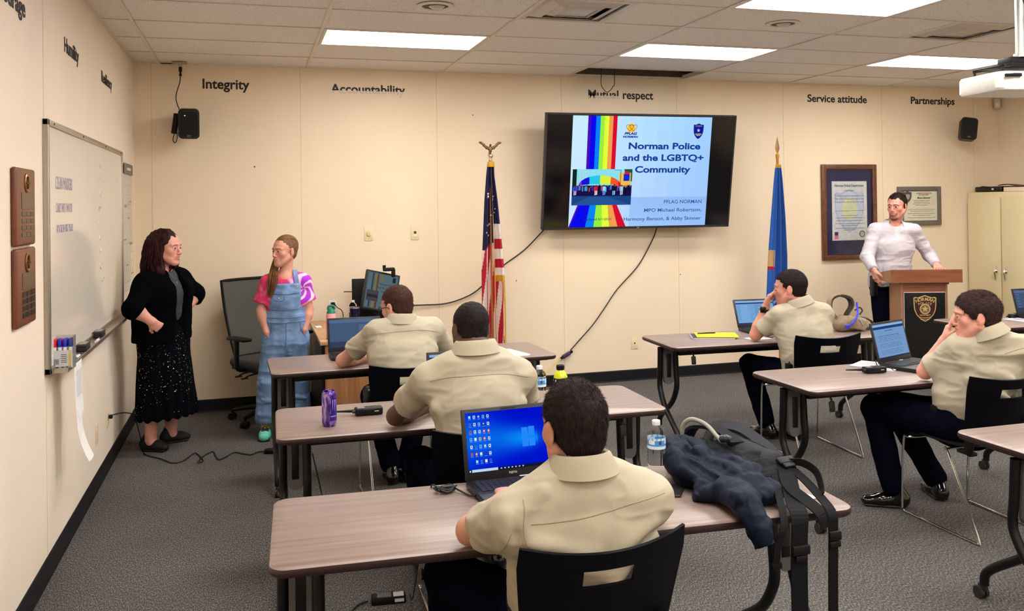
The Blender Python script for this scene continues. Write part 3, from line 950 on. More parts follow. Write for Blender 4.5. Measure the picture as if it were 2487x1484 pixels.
TW, TD, TH = 1.83, 0.61, 0.735
def training_table(lever=1):
    t = thing('training_table', 'x', 'table', group='long training tables')
    top = MB(); P = rounded_rect(TW, TD, 0.05); n = len(P)
    lv = [(0.0, -0.0), (0.0045, 0.0045)]
    inner = [(x * (1 - 0.008 / TW), y * (1 - 0.008 / TD)) for x, y in P]
    vs = [(x, y, TH) for x, y in inner] + [(x, y, TH - 0.004) for x, y in P] + [(x, y, TH - 0.006) for x, y in P]
    fs = [tuple(range(n))] + [(i, n + i, n + (i + 1) % n, (i + 1) % n) for i in range(n)]
    top.use(M_TOP).add(vs[:2 * n], fs)
    top.use(M_EDGE)
    rings = [(P, TH - 0.004), ([(x * 1.002, y * 1.005) for x, y in P], TH - 0.010), ([(x * 1.002, y * 1.005) for x, y in P], TH - 0.020), (inner, TH - 0.028)]
    vs = [(x, y, z) for Q, z in rings for x, y in Q]
    fs = [(k * n + i, (k + 1) * n + i, (k + 1) * n + (i + 1) % n, k * n + (i + 1) % n) for k in range(3) for i in range(n)]
    fs.append(tuple(3 * n + i for i in range(n - 1, -1, -1)))
    top.add(vs, fs)
    top.build('tabletop', None, t, auto=50)
    MB().rbox((0, 0.0, TH - 0.068), (TW - 0.30, 0.10, 0.07), 0.006).rbox((0, -0.215, TH - 0.038), (TW - 0.36, 0.03, 0.02), 0.004).build('apron_beam', M_BLACKM, t)
    for s in (-1, 1):
        x = s * (TW / 2 - 0.085)
        k = MB()
        k.rbox((x, 0, TH - 0.036), (0.09, 0.46, 0.016), 0.004)
        prof = [(-0.036, TH - 0.05), (0.036, TH - 0.05), (0.036, 0.47)] + [(0.036 * cos(a), 0.46 - 0.036 * sin(a)) for a in np.linspace(0.1, pi - 0.1, 9)] + [(-0.036, 0.47)]
        M = Matrix(((1, 0, 0, x), (0, 0, -1, 0.016), (0, 1, 0, 0), (0, 0, 0, 1)))
        pl = MB().prism([(a, b) for a, b in prof][::-1], 0.032, M).build('leg_housing', M_GREYM, t)
        MB().rbox((x, -0.017, 0.56), (0.032, 0.006, 0.17), 0.003).build('hinge_slot', M_BLACKM, pl)
        k.build('hinge_plate', M_BLACKM, t)
        for q in (-1, 1):
            L = MB()
            off = 0.053 * q * s
            L.tube([(x + off, q * 0.012, TH - 0.045), (x + off, q * 0.022, 0.52), (x + off, q * 0.030, 0.44), (x + off, q * 0.015, 0.375), (x + off, -q * 0.06, 0.275), (x + off, -q * 0.225, 0.16), (x + off, -q * 0.275, 0.115), (x + off, -q * 0.285, 0.085), (x + off, -q * 0.285, 0.062)], 0.0195, 12, smooth=6, flat=(1.0, 1.0))
            leg = L.build('leg', M_BLACKM, t)
            W = MB()
            W.cyl((x + off - 0.02, -q * 0.304, 0.026), (x + off - 0.004, -q * 0.304, 0.026), 0.026, 18)
            W.cyl((x + off + 0.004, -q * 0.304, 0.026), (x + off + 0.02, -q * 0.304, 0.026), 0.026, 18)
            W.rbox((x + off, -q * 0.294, 0.05), (0.018, 0.045, 0.03), 0.006).cyl((x + off, -q * 0.285, 0.04), (x + off, -q * 0.285, 0.072), 0.012, 12)
            W.rbox((x + off, -q * 0.325, 0.040), (0.03, 0.02, 0.008), 0.003)
            W.build('caster', C(40, 36, 36, 0.4), leg)
        if s != lever: continue
        lv = MB().tube([(x - s * 0.10, -0.17, TH - 0.04), (x - s * 0.11, -0.185, TH - 0.075), (x - s * 0.11, -0.19, TH - 0.09)], 0.006, 8, smooth=3)
        lv.rbox((x - s * 0.11, -0.192, TH - 0.115), (0.034, 0.012, 0.058), 0.006, 3, rotm(radians(-8)))
        lv.build('release_lever', C(30, 28, 30, 0.4), t)
    return t
_t = training_table(); _t2 = training_table(-1); _n = 0
for (x, y, rz, lab) in [
    (1.895, -5.178, -2.7, 'front left table carrying the open laptop with the blue desktop and the backpack'),
    (1.945, -3.755, -1.2, 'second table on the left with the purple can and the yellow drink bottle'),
    (1.945, -2.155, 1.5, 'furthest table on the left, in front of the wooden desk'),
    (4.635, -2.195, -2.4, 'right-hand table under the screen with the yellow pad and tan sling bag'),
    (4.640, -3.685, 0.0, 'right-hand table where the officer in profile leans beside his laptop'),
    (4.725, -5.150, 0.0, 'empty table corner cut by the right edge of the photo, nearest the camera'),
    (7.270, -2.200, 0.01, 'table at the right edge behind the officers, with a laptop and papers')]:
    o = _t if _n == 0 else _t2 if _n == 3 else dup(_t if x < 3 else _t2, (x, y, 0))
    o.location = (x, y, 0); o.rotation_euler = (0, 0, radians(rz)); o['label'] = lab; _n += 1

# stacking chairs -------------------------------------------------------
def shell(mb, vs, fs, th):
    n = len(vs); vs = [Vector(v) for v in vs]
    nr = [Vector((0, 0, 0)) for _ in vs]; ed = {}
    for f in fs:
        q = (vs[f[1]] - vs[f[0]]).cross(vs[f[2]] - vs[f[0]])
        for i in f: nr[i] += q
        for a, b in zip(f, f[1:] + f[:1]): ed[(a, b)] = 1
    top = [v + (k.normalized() if k.length > 1e-12 else Vector()) * th for v, k in zip(vs, nr)]
    F = [tuple(i + n for i in f) for f in fs] + [tuple(reversed(f)) for f in fs]
    for (a, b) in ed:
        if (b, a) not in ed: F.append((a, b, b + n, a + n))
    mb.add(vs + top, F)
    return mb

def stacking_chair():
    t = thing('stacking_chair', 'x', 'chair', group='black stacking chairs at the tables')
    NU, NV = 26, 14
    def bp(u, v):     # u across -1..1, v 0 bottom .. 1 top
        w = 0.205 + 0.045 * v - 0.012 * max(0, v - 0.85) * 6
        z = 0.47 + 0.35 * v + 0.022 * u * u * v * v
        y = -0.205 - 0.10 * v - 0.015 * v * v + 0.055 * u * u * (0.4 + 0.6 * v)
        return (w * u, y, z)
    us = np.linspace(-1, 1, NU + 1); vv = np.linspace(0, 1, NV + 1)
    vs = [bp(u, v) for u in us for v in vv]; fs = []
    for i in range(NU):
        for j in range(NV):
            um = (us[i] + us[i + 1]) / 2; vm = (vv[j] + vv[j + 1]) / 2
            if abs(um) < 0.27 and 0.72 < vm < 0.86: continue
            a = i * (NV + 1) + j
            fs.append((a, a + NV + 1, a + NV + 2, a + 1))
    shell(MB(), vs, fs, 0.009).build('backrest', mat('chair_shell', srgb(5, 5, 12), 0.4, spec=0.15), t, auto=50)
    def sp(u, v):     # v 0 rear .. 1 front
        y = -0.215 + 0.45 * v; x = (0.205 + 0.025 * sin(pi * min(v * 1.1, 1))) * u
        z = 0.452 - 0.018 * (1 - u * u) * sin(pi * v) + 0.01 * u * u - (0.05 * max(0, (v - 0.82) / 0.18) ** 2) + (0.022 * (1 - v / 0.1) ** 2 if v < 0.1 else 0)
        return (x, y, z)
    us = np.linspace(-1, 1, 15); vv = np.linspace(0, 1, 17)
    vs = [sp(u, v) for u in us for v in vv]
    fs = [(i * 17 + j, (i + 1) * 17 + j, (i + 1) * 17 + j + 1, i * 17 + j + 1) for i in range(14) for j in range(16)]
    shell(MB(), vs, fs, 0.010).build('seat', mat('chair_seat', srgb(8, 8, 13), 0.5, spec=0.3), t, auto=60)
    for s in (-1, 1):
        k = MB().rbox((s * 0.215, -0.235, 0.50), (0.022, 0.05, 0.14), 0.008, 2, rotm(radians(12))).rbox((s * 0.2, -0.20, 0.44), (0.04, 0.10, 0.02), 0.006)
        k.build('back_bracket', M_BLACKP, t)
        x = s * 0.225
        f = MB().tube([(x * 0.2, 0.16, 0.428), (x * 0.8, 0.165, 0.428), (x, 0.19, 0.425), (x, 0.225, 0.40), (x, 0.243, 0.06), (x, 0.235, 0.014), (x, 0.19, 0.0075), (x, -0.25, 0.0075), (x, -0.285, 0.014), (x, -0.285, 0.05), (x * 0.99, -0.10, 0.405), (x * 0.95, -0.085, 0.428), (x * 0.2, -0.085, 0.430)], 0.0065, 9, smooth=5)
        f.build('sled_leg', M_CHROME, t)
    return t
_c = stacking_chair(); _n = 0
CHAIRS = [
    ('A', 1.810, -5.485, 3, 'black chair with a slotted back at the bottom edge of the photo'),
    ('B', 1.860, -4.250, -2, 'black chair of the officer with the shaved head at the second left table'),
    ('C', 1.790, -2.700, 2, 'black chair of the officer with glasses at the furthest left table'),
    ('D', 4.645, -2.620, -4, 'black chair of the officer with the wristwatch under the screen'),
    ('E', 4.610, -4.095, 0, 'black chair of the officer in profile at the right-hand table')]
for (k, x, y, rz, lab) in CHAIRS:
    o = _c if _n == 0 else dup(_c, (x, y, 0))
    o.location = (x, y, 0); o.rotation_euler = (0, 0, radians(rz)); o['label'] = lab; _n += 1

# mesh office chair ------------------------------------------------------
def office_chair(loc, rz):
    t = thing('office_chair', 'grey mesh-back office chair with armrests standing behind the lady in dungarees', 'office chair', loc, rz)
    MF = mat('mesh_fabric', srgb(80, 80, 72), 0.8, bump=((500, 500, 500), 0.5, 0.002))
    def bp(u, v):
        w = 0.215 + 0.045 * v; z = 0.52 + 0.62 * v; y = -0.20 - 0.13 * v - 0.03 * sin(pi * v) + 0.05 * u * u
        return Vector((w * u, y, z))
    us = np.linspace(-1, 1, 13); vv = np.linspace(0, 1, 13)
    vs = [bp(u, v) for u in us for v in vv]
    fs = [(i * 13 + j, (i + 1) * 13 + j, (i + 1) * 13 + j + 1, i * 13 + j + 1) for i in range(12) for j in range(12)]
    bk = shell(MB(), vs, fs, 0.004).build('backrest', MF, t)
    loop = [bp(-1, v) for v in np.linspace(0, 1, 8)] + [bp(u, 1) for u in np.linspace(-0.8, 0.8, 6)] + [bp(1, v) for v in np.linspace(1, 0, 8)] + [bp(u, 0) for u in np.linspace(0.8, -0.8, 6)]
    MB().tube(loop, 0.012, 8, closed=True).build('back_frame', M_BLACKP, bk)
    MB().surf(lambda u, v: ((-0.17 + 0.34 * u) * (1 - 0.1 * v), -0.285 - 0.02 * sin(pi * v) + 0.02 * (2 * u - 1) ** 2, 0.60 + 0.13 * v + 0.04 * (2 * u - 1) ** 2), 8, 5, 0.014).build('lumbar_support', C(34, 34, 34, 0.5), bk)
    MB().tube([(0, -0.05, 0.43), (0, -0.22, 0.44), (0, -0.30, 0.52), (0, -0.315, 0.66)], 0.02, 10, smooth=4, flat=(2, 1)).build('back_bar', M_BLACKP, t)
    MB().rbox((0, 0.03, 0.485), (0.50, 0.47, 0.075), 0.035, 4).build('seat', mat('seat_fabric', srgb(70, 68, 70), 0.9, bump=((300, 300, 300), 0.4, 0.002)), t)
    MB().rbox((0, 0.02, 0.440), (0.46, 0.42, 0.03), 0.012).build('seat_pan', M_BLACKP, t)
    MB().rbox((0, 0, 0.405), (0.18, 0.26, 0.05), 0.012).build('tilt_mechanism', M_BLACKP, t)
    for (x, y) in ((-0.27, 0.08), (0.27, 0.06), (0.25, -0.06)):
        MB().tube([(0.05 * np.sign(x), y, 0.41), (x * 0.8, y, 0.40), (x, y + 0.01, 0.385)], 0.006, 8, smooth=3).rbox((x, y + 0.01, 0.385), (0.06, 0.022, 0.012), 0.005).build('adjust_lever', C(52, 36, 28, 0.5), t)
    for s in (-1, 1):
        a = MB().tube([(s * 0.20, 0.0, 0.435), (s * 0.28, 0.0, 0.45), (s * 0.295, 0.0, 0.52), (s * 0.295, 0.0, 0.68)], 0.016, 10, smooth=4, flat=(2.0, 1.0))
        a = a.build('arm', M_BLACKP, t)
        MB().rbox((s * 0.29, 0.03, 0.695), (0.085, 0.25, 0.026), 0.011, 3).build('arm_pad', M_BLACKP, a)
    MB().cyl((0, 0, 0.09), (0, 0, 0.40), 0.028, 16).cyl((0, 0, 0.09), (0, 0, 0.24), 0.038, 16).build('gas_lift', M_BLACKP, t)
    for i in range(5):
        a = 2 * pi * i / 5 + 0.35
        d = Vector((cos(a), sin(a), 0)); 
        L = MB().tube([d * 0.03 + Vector((0, 0, 0.115)), d * 0.18 + Vector((0, 0, 0.10)), d * 0.31 + Vector((0, 0, 0.078))], [0.03, 0.024, 0.015], 10, flat=(1.2, 0.8)).build('base_arm', M_BLACKP, t)
        w = d.cross(Vector((0, 0, 1))); c = d * 0.31
        MB().cyl(c + w * 0.006 + Vector((0, 0, 0.029)), c + w * 0.028 + Vector((0, 0, 0.029)), 0.029, 18).cyl(c - w * 0.028 + Vector((0, 0, 0.029)), c - w * 0.006 + Vector((0, 0, 0.029)), 0.029, 18).cyl(c + Vector((0, 0, 0.03)), c + Vector((0, 0, 0.08)), 0.01, 10).build('caster', M_BLACKP, L)
    return t
office_chair((1.06, -0.45, 0), radians(-148))

# wooden desk by the wall ---------------------------------------------------
DK = thing('wooden_desk', 'light wooden desk against the back wall carrying the monitor and the pink bottle', 'desk', (1.80, -0.68, 0))
M_OAK = wood_mat('oak_veneer', srgb(150, 100, 62), srgb(186, 136, 90), 30, 30, 0.45, 2.0)
MB().rbox((0, 0, 0.725), (0.78, 1.26, 0.03), 0.004).build('desktop', wood_mat('oak_top', srgb(176, 130, 88), srgb(206, 164, 120), 30, 2, 0.4, 30), DK)
MB().b2((-0.38, -0.62, 0.0), (-0.355, 0.62, 0.71)).build('side_panel', M_BLACKM, DK, smooth=False)
MB().b2((0.355, -0.62, 0.0), (0.38, 0.62, 0.71)).build('side_panel', M_OAK, DK, smooth=False)
MB().b2((-0.354, -0.612, 0.02), (0.354, -0.59, 0.71)).build('front_panel', M_OAK, DK, smooth=False)
MB().b2((-0.354, 0.58, 0.02), (0.354, 0.60, 0.71)).build('back_panel', M_OAK, DK, smooth=False)

# steel cabinet ---------------------------------------------------------------
CB = thing('steel_cabinet', 'tall cream steel cabinet with two doors in the right corner', 'cabinet', (8.785, -0.475, 0), radians(-90))
M_CRM = mat('cream_enamel', srgb(218, 203, 162), 0.38, noise=((4, 4, 4), 0.015, 1))
MB().rbox((0, 0.0, 0.905), (0.915, 0.44, 1.81), 0.008).build('body', M_CRM, CB)
for s in (-1, 1):
    d = MB().rbox((s * 0.225, -0.231, 0.92), (0.436, 0.018, 1.66), 0.005).build('door', M_CRM, CB)
    MB().lathe([(0.024, 0), (0.022, 0.012), (0.012, 0.02), (0.0001, 0.021)], (s * 0.062, -0.240, 0.965), 18, rotm(pi / 2)).tube([(s * 0.062, -0.262, 0.99), (s * 0.062, -0.268, 0.955), (s * 0.062, -0.262, 0.91), (s * 0.062, -0.256, 0.875)], [0.010, 0.014, 0.010, 0.006], 10, smooth=3).build('handle', M_CHROME, d)
    MB().lathe([(0.012, 0), (0.01, 0.008), (0.0001, 0.009)], (s * 0.062, -0.240, 1.005), 14, rotm(pi / 2)).build('lock', M_CHROME, d)
# things lying on the cabinet
t = thing('black_case', 'flat black case lying on top of the cream cabinet', 'case', (8.785, -0.235, 1.811), radians(-90))
MB().rbox((0, 0, 0.03), (0.36, 0.33, 0.058), 0.016, 3).build('case', C(26, 18, 20, 0.4), t)
MB().tube([(-0.1, -0.18, 0.05), (-0.03, -0.2, 0.058), (0.05, -0.19, 0.05)], 0.006, 6, smooth=4).build('strap', M_BLACKP, t)
MB().b2((0.07, -0.182, 0.02), (0.1, -0.178, 0.04)).build('buckle', M_CHROME, t, smooth=False)
t = thing('cardboard_box', 'low white box on the cabinet under the dark red cover', 'box', (8.785, -0.68, 1.811), radians(-90))
MB().rbox((0, 0, 0.024), (0.46, 0.34, 0.046), 0.004).build('box', C(226, 212, 184, 0.7), t)
t = thing('red_cover', 'dark red folded cover draped over the white box on the cabinet', 'cover', (8.785, -0.66, 1.86), radians(-90))
MB().surf(lambda u, v: (-0.27 + 0.52 * u, -0.18 + 0.35 * v, 0.001 + 0.012 * (1 + sin(9 * u + 3 * v))), 20, 12, 0.008).build('cover', C(92, 16, 22, 0.55), t)

# lectern ---------------------------------------------------------------------
PD = thing('lectern', 'wooden lectern with a black front panel bearing a gold police shield', 'lectern', (6.905, -1.13, 0), radians(-20))
M_WAL = wood_mat('walnut_laminate', srgb(116, 66, 42), srgb(146, 88, 58), 3, 30, 0.35, 40)
M_WALS = wood_mat('walnut_side', srgb(140, 96, 66), srgb(168, 120, 88), 30, 30, 0.4, 3)
k = MB().use(M_WAL)
Z0, ZF, ZB = 0.975, 1.095, 1.035
x, yf, yb = 0.32, -0.19, 0.19
vs = [(-x, yf, Z0), (x, yf, Z0), (x, yb, Z0), (-x, yb, Z0), (-x, yf, ZF), (x, yf, ZF), (x, yb, ZB), (-x, yb, ZB)]
k.add(vs, [(0, 3, 2, 1), (4, 5, 6, 7), (0, 1, 5, 4), (2, 3, 7, 6)]); k.use(M_WALS).add(vs, [(1, 2, 6, 5), (3, 0, 4, 7)])
k.build('top', None, PD, smooth=False)
k = MB().use(M_WALS).b2((-0.21, -0.13, 0.0), (-0.19, 0.16, 0.975)).b2((0.19, -0.13, 0.0), (0.21, 0.16, 0.975))
k.use(M_WAL).b2((-0.19, -0.125, 0.0), (0.19, -0.105, 0.975)).b2((-0.19, 0.0, 0.5), (0.19, 0.15, 0.52)).b2((-0.22, -0.14, 0.955), (0.22, 0.17, 0.975))
k.build('body', None, PD, smooth=False)
fp = MB().use(M_WHITEP).b2((-0.185, -0.139, 0.03), (0.185, -0.127, 0.885)).use(C(12, 14, 18, 0.3)).b2((-0.182, -0.143, 0.03), (0.182, -0.1385, 0.880)).build('front_panel', None, PD, smooth=False)
def shield_poly(w, h, n=10):
    """shield outline, centre at origin"""
    pts = []
    top = [(-0.5, 0.40), (-0.42, 0.43), (-0.30, 0.41), (0.0, 0.5), (0.30, 0.41), (0.42, 0.43), (0.5, 0.40)]
    side = [(0.49, 0.1), (0.46, -0.08), (0.36, -0.26), (0.18, -0.42), (0.0, -0.5)]
    pts = top + side + [(-a, b) for a, b in side[:-1]][::-1]
    return [(a * w, b * h) for a, b in pts][::-1]
FM = lambda y, x=0, z=0: Matrix(((1, 0, 0, x), (0, 0, -1, y), (0, 1, 0, z), (0, 0, 0, 1)))
GOLDT = mat('gold_paint', srgb(206, 176, 116), 0.4, 0.2)
em = MB().use(GOLDT).prism(shield_poly(0.205, 0.245)[::-1], 0.002, FM(-0.1425, 0.0, 0.735))
em.use(C(58, 20, 24, 0.4)).prism(shield_poly(0.187, 0.225)[::-1], 0.001, FM(-0.1445, 0.0, 0.735))
em.use(GOLDT).lathe([(0.048, 0), (0.048, 0.001), (0.0001, 0.0011)], (0, -0.1452, 0.73), 28, rotm(pi / 2))
em.use(C(120, 96, 70, 0.4)).lathe([(0.038, 0), (0.038, 0.0006), (0.0001, 0.0007)], (0, -0.1460, 0.73), 24, rotm(pi / 2))
em.use(GOLDT).prism([((0.032 if i % 2 == 0 else 0.013) * sin(pi * i / 5), (0.032 if i % 2 == 0 else 0.013) * cos(pi * i / 5)) for i in range(10)][::-1], 0.001, FM(-0.1466, 0, 0.73))
def arc_text(mb, s, r, z0, span, h, y):
    n = len(s)
    for i, ch in enumerate(s):
        a = (i - (n - 1) / 2) / max(n - 1, 1) * span
        vs, fs = text_geo(ch, height=h, extrude=0.0008, bold=0.02, align='CENTER', size=1)
        Mx = FM(y, 0, 0) @ Matrix.Translation((r * sin(a), z0 + r * cos(a) - r, 0)) @ Matrix.Rotation(-a, 4, 'Z')
        mb.add(vs, fs, Mx)
arc_text(em, 'NORMAN', 0.16, 0.806, 0.85, 0.030, -0.1455)
arc_text(em, 'POLICE', 0.14, 0.776, 0.72, 0.020, -0.1455)
vs, fs = text_geo('DEPARTMENT', width=0.10, height=0.012, extrude=0.0008, align='CENTER', bold=0.02); em.add(vs, fs, FM(-0.1455, 0, 0.668))
em.tube([(-0.05, -0.1458, 0.655), (0, -0.1458, 0.650), (0.05, -0.1458, 0.655)], 0.0025, 6, smooth=3).tube([(-0.035, -0.1458, 0.64), (0, -0.1458, 0.636), (0.035, -0.1458, 0.64)], 0.0022, 6, smooth=3)
em.build('shield_emblem', None, fp, smooth=False)

# ------------------------------------------------------------------ television
TV = thing('television', 'large wall-mounted television showing a rainbow-striped presentation slide', 'television', (4.478, -0.30, 2.032), rot=(radians(10.27), 0, -0.030))
TWD, THT = 1.92, 1.092
MB().rbox((0, 0.028, 0), (TWD, 0.045, THT), 0.006).build('housing', C(18, 18, 20, 0.4), TV)
bz = MB()
for (a, b) in (((-TWD / 2, -0.004, THT / 2 - 0.014), (TWD / 2, 0.008, THT / 2)), ((-TWD / 2, -0.004, -THT / 2), (TWD / 2, 0.008, -THT / 2 + 0.022)), ((-TWD / 2, -0.004, -THT / 2), (-TWD / 2 + 0.014, 0.008, THT / 2)), ((TWD / 2 - 0.014, -0.004, -THT / 2), (TWD / 2, 0.008, THT / 2))): bz.b2(a, b)
bz.build('bezel', C(58, 56, 58, 0.35, 0.5), TV, smooth=False)
MB().b2((-TWD / 2 + 0.012, -0.001, -THT / 2 + 0.02), (TWD / 2 - 0.012, 0.006, THT / 2 - 0.012)).build('screen', mat('screen_glass', srgb(5, 5, 10), 0.12), TV, smooth=False)
vs, fs = text_geo('LG', width=0.022, height=0.012, extrude=0.0005, align='CENTER'); MB().add(vs, fs, FM(-0.0042, 0, -THT / 2 + 0.005)).build('logo', C(200, 200, 205), TV, smooth=False)
MB().b2((-0.25, 0.05, -0.22), (0.25, 0.075, 0.22)).b2((-0.06, 0.07, -0.1), (0.06, 0.15, 0.05)).build('wall_mount', M_BLACKM, TV, smooth=False)
SW, SH = 1.405, 1.050
S = MB()
def sl(poly, c, lay, s=1.0):
    """slide polygon in 0..1 slide coordinates (origin top left)"""
    S.use(EC(*c, s))
    y = -0.0015 - lay * 0.00035
    pts = [((u - 0.5) * SW, y, (0.5 - v) * SH) for u, v in poly]
    A = sum(pts[i][0] * pts[(i + 1) % len(pts)][2] - pts[(i + 1) % len(pts)][0] * pts[i][2] for i in range(len(pts)))
    if A < 0: pts = pts[::-1]
    S.poly(pts)
def sr(u0, v0, u1, v1, c, lay, s=1.0): sl([(u0, v0), (u1, v0), (u1, v1), (u0, v1)], c, lay, s)
def st(txt, u0, u1, v, h, c, lay, bold=0.012, shear=0.0):
    vs, fs = text_geo(txt, width=(u1 - u0) * SW, height=h * SH, bold=bold, shear=shear)
    S.use(EC(*c, 1.0)); y = -0.0015 - lay * 0.00035
    S.add([Vector(((u0 - 0.5) * SW + p.x, y, (0.5 - v) * SH + p.y)) for p in vs], fs)
def grad(u0, v0, u1, v1, nu, nv, fn, lay):
    for i in range(nu):
        for j in range(nv):
            a = (i + 0.5) / nu; b = (j + 0.5) / nv
            sr(u0 + (u1 - u0) * i / nu, v0 + (v1 - v0) * j / nv, u0 + (u1 - u0) * (i + 1) / nu, v0 + (v1 - v0) * (j + 1) / nv, fn(a, b), lay)
grad(0, 0, 1, 1, 10, 8, lambda a, b: (int(205 - 45 * a), int(240 - 30 * a - 12 * b), 255), 0)
grad(0.43, 0.73, 1.0, 1.0, 6, 3, lambda a, b: (int(160 - 8 * a), int(192 - 6 * a + 10 * b), 250), 1)
RB = [(70, 14, 190), (10, 10, 235), (10, 130, 250), (150, 240, 60), (228, 255, 60), (240, 160, 78), (218, 14, 50)]
tb = [.106, .127, .162, .193, .222, .253, .282, .311]
for i in range(7): sr(tb[i], 0, tb[i + 1], 0.48, RB[i], 1)
b0 = [.06, .075, .145, .19, .229, .27, .302, .334]; b1 = [0, .01, .118, .178, .237, .29, .35, .41]
for i in range(7): sl([(b0[i], .79), (b0[i + 1], .79), (b1[i + 1], 1.0), (b1[i], 1.0)], RB[i], 1)
# photograph on the slide
X0, X1, Y0, Y1 = 0.014, 0.437, 0.475, 0.800
def ph(poly, c, lay): sl([(X0 + (X1 - X0) * a, Y0 + (Y1 - Y0) * b) for a, b in poly], c, lay)
def pr_(a, b, c, d, col, lay): ph([(a, b), (c, b), (c, d), (a, d)], col, lay)
pr_(0, 0, 1, 0.5, (140, 225, 240), 2); pr_(0, 0.45, 1, 0.76, (24, 16, 70), 3); pr_(0, 0.74, 1, 1, (28, 70, 130), 3)
ph([(0.3, .76), (.6, .76), (1, 1), (0, 1)], (36, 84, 150), 4)
pr_(0, 0, 0.07, 0.5, (18, 40, 30), 3); ph([(0.86, 0), (1, 0), (1, .35), (.93, .3), (.88, .12)], (20, 90, 50), 3); pr_(0.78, 0.1, 0.98, 0.5, (240, 190, 80), 3)
for a in (0.12, 0.17, 0.21): pr_(a, 0.02, a + 0.015, 0.45, (190, 210, 220), 3)
pr_(0.855, 0.13, 0.955, 0.33, (20, 40, 210), 4); pr_(0.865, 0.07, 0.955, 0.14, (220, 30, 60), 4); pr_(0.80, 0.02, 0.808, 0.5, (40, 60, 60), 4); pr_(0.70, 0.02, 0.80, 0.03, (40, 60, 60), 4)
uc = [(150, 40, 200), (20, 20, 220), (40, 200, 230), (220, 240, 60), (240, 90, 40), (230, 20, 60)]
for i in range(6):
    a0 = pi * (1 - i / 6); a1 = pi * (1 - (i + 1) / 6); am = (a0 + a1) / 2
    o = lambda a: (0.46 + 0.36 * cos(a), 0.47 - 0.30 * sin(a)); q = lambda a: (0.46 + 0.35 * cos(a), 0.47 - 0.06 * sin(a))
    ph([o(a0), o(am), o(a1), q(a1), q(am), q(a0)], uc[i], 5)
ph([(0.68, 0.42), (0.82, 0.46), (0.82, 0.58), (0.74, 0.48)], (230, 20, 60), 6)
rr = random.Random(11)
for i in range(34):
    a = 0.02 + 0.96 * i / 34 + rr.uniform(-.01, .01); h = 0.47 + rr.uniform(-0.02, 0.05)
    c = rr.choice([(40, 60, 170), (20, 16, 50), (190, 60, 110), (60, 140, 220), (16, 12, 40), (90, 70, 160)])
    pr_(a, h, a + 0.022, h + 0.12, c, 7)
    ph([(a + 0.003, h - 0.03), (a + 0.018, h - 0.03), (a + 0.018, h), (a + 0.003, h)], (150, 100, 110) if i % 3 else (30, 20, 40), 7)
for a, c, l in ((0.23, (60, 150, 220), (30, 20, 50)), (0.40, (210, 30, 60), (230, 220, 210)), (0.535, (150, 220, 240), (90, 150, 220)), (0.70, (16, 16, 34), (110, 190, 230)), (0.83, (160, 210, 225), (180, 200, 225)), (0.05, (40, 60, 200), (190, 180, 220))):
    pr_(a - 0.025, 0.48, a + 0.025, 0.60, c, 8); pr_(a - 0.022, 0.60, a - 0.003, 0.72, l, 8); pr_(a + 0.003, 0.60, a + 0.022, 0.71, l, 8); pr_(a - 0.012, 0.44, a + 0.012, 0.48, (90, 50, 40), 8)
TB = (24, 62, 150)
st('Norman Police', .400, .925, .292, .058, TB, 2, 0.032); st('and the LGBTQ+', .362, .955, .398, .058, TB, 2, 0.032); st('Community', .455, .862, .505, .058, TB, 2, 0.032)
SB = (48, 96, 150)
st('PFLAG NORMAN', .680, .962, .792, .033, SB, 3); st('MPO Michael Robertson,', .538, .966, .868, .033, SB, 3); st('Harmony Benson, & Abby Skinner', .392, .966, .947, .033, SB, 3)
st('Updated 5/1/2021', .106, .302, .938, .020, (30, 50, 90), 3)
# sun-and-hearts logo and shield on the slide
sun = (.412, .105)
ax_ = SH / SW
sl([(sun[0] + (.052 if i % 2 == 0 else .036) * sin(pi * i / 16) * ax_, sun[1] + (.052 if i % 2 == 0 else .036) * cos(pi * i / 16)) for i in range(32)], (250, 215, 90), 2)
sl([(sun[0] + .036 * sin(pi * i / 12) * ax_, sun[1] + .036 * cos(pi * i / 12)) for i in range(24)], (250, 190, 40), 3)
def heart(cx, cy, s):
    return [(cx + s * ax_ * 16 * sin(a) ** 3 / 16, cy - s * (13 * cos(a) - 5 * cos(2 * a) - 2 * cos(3 * a) - cos(4 * a)) / 16) for a in np.linspace(0, 2 * pi, 24)[:-1]]
for cx in (.400, .428):
    hp = heart(cx, .100, .034)
    S.use(EC(60, 80, 110)); S.tube([((u - .5) * SW, -0.0036, (.5 - v) * SH) for u, v in hp], 0.0018, 4, closed=True)
st('PFLAG', .364, .455, .165, .022, (20, 30, 150), 3, 0.05, 0.25); st('NORMAN', .355, .462, .192, .018, (20, 30, 150), 3, 0.05, 0.1)
sp_ = [(.903 + a / SW, .128 - b / SH) for a, b in shield_poly(0.105, 0.150)]
sl(sp_, (28, 34, 110), 2); sl([(.903 + a / SW, .130 - b / SH) for a, b in shield_poly(0.09, 0.132)], (22, 26, 150), 3)
st('NORMAN', .878, .928, .086, .012, (130, 130, 190), 4, 0.03)
sl([(.903 + (.018 if i % 2 == 0 else .007) * sin(pi * i / 5) * ax_, .120 - (.018 if i % 2 == 0 else .007) * cos(pi * i / 5)) for i in range(10)], (190, 220, 250), 4)
sr(.880, .150, .926, .158, (190, 200, 150), 4); sr(.888, .164, .918, .169, (230, 220, 90), 4)
S.build('slide', None, TV, smooth=False)

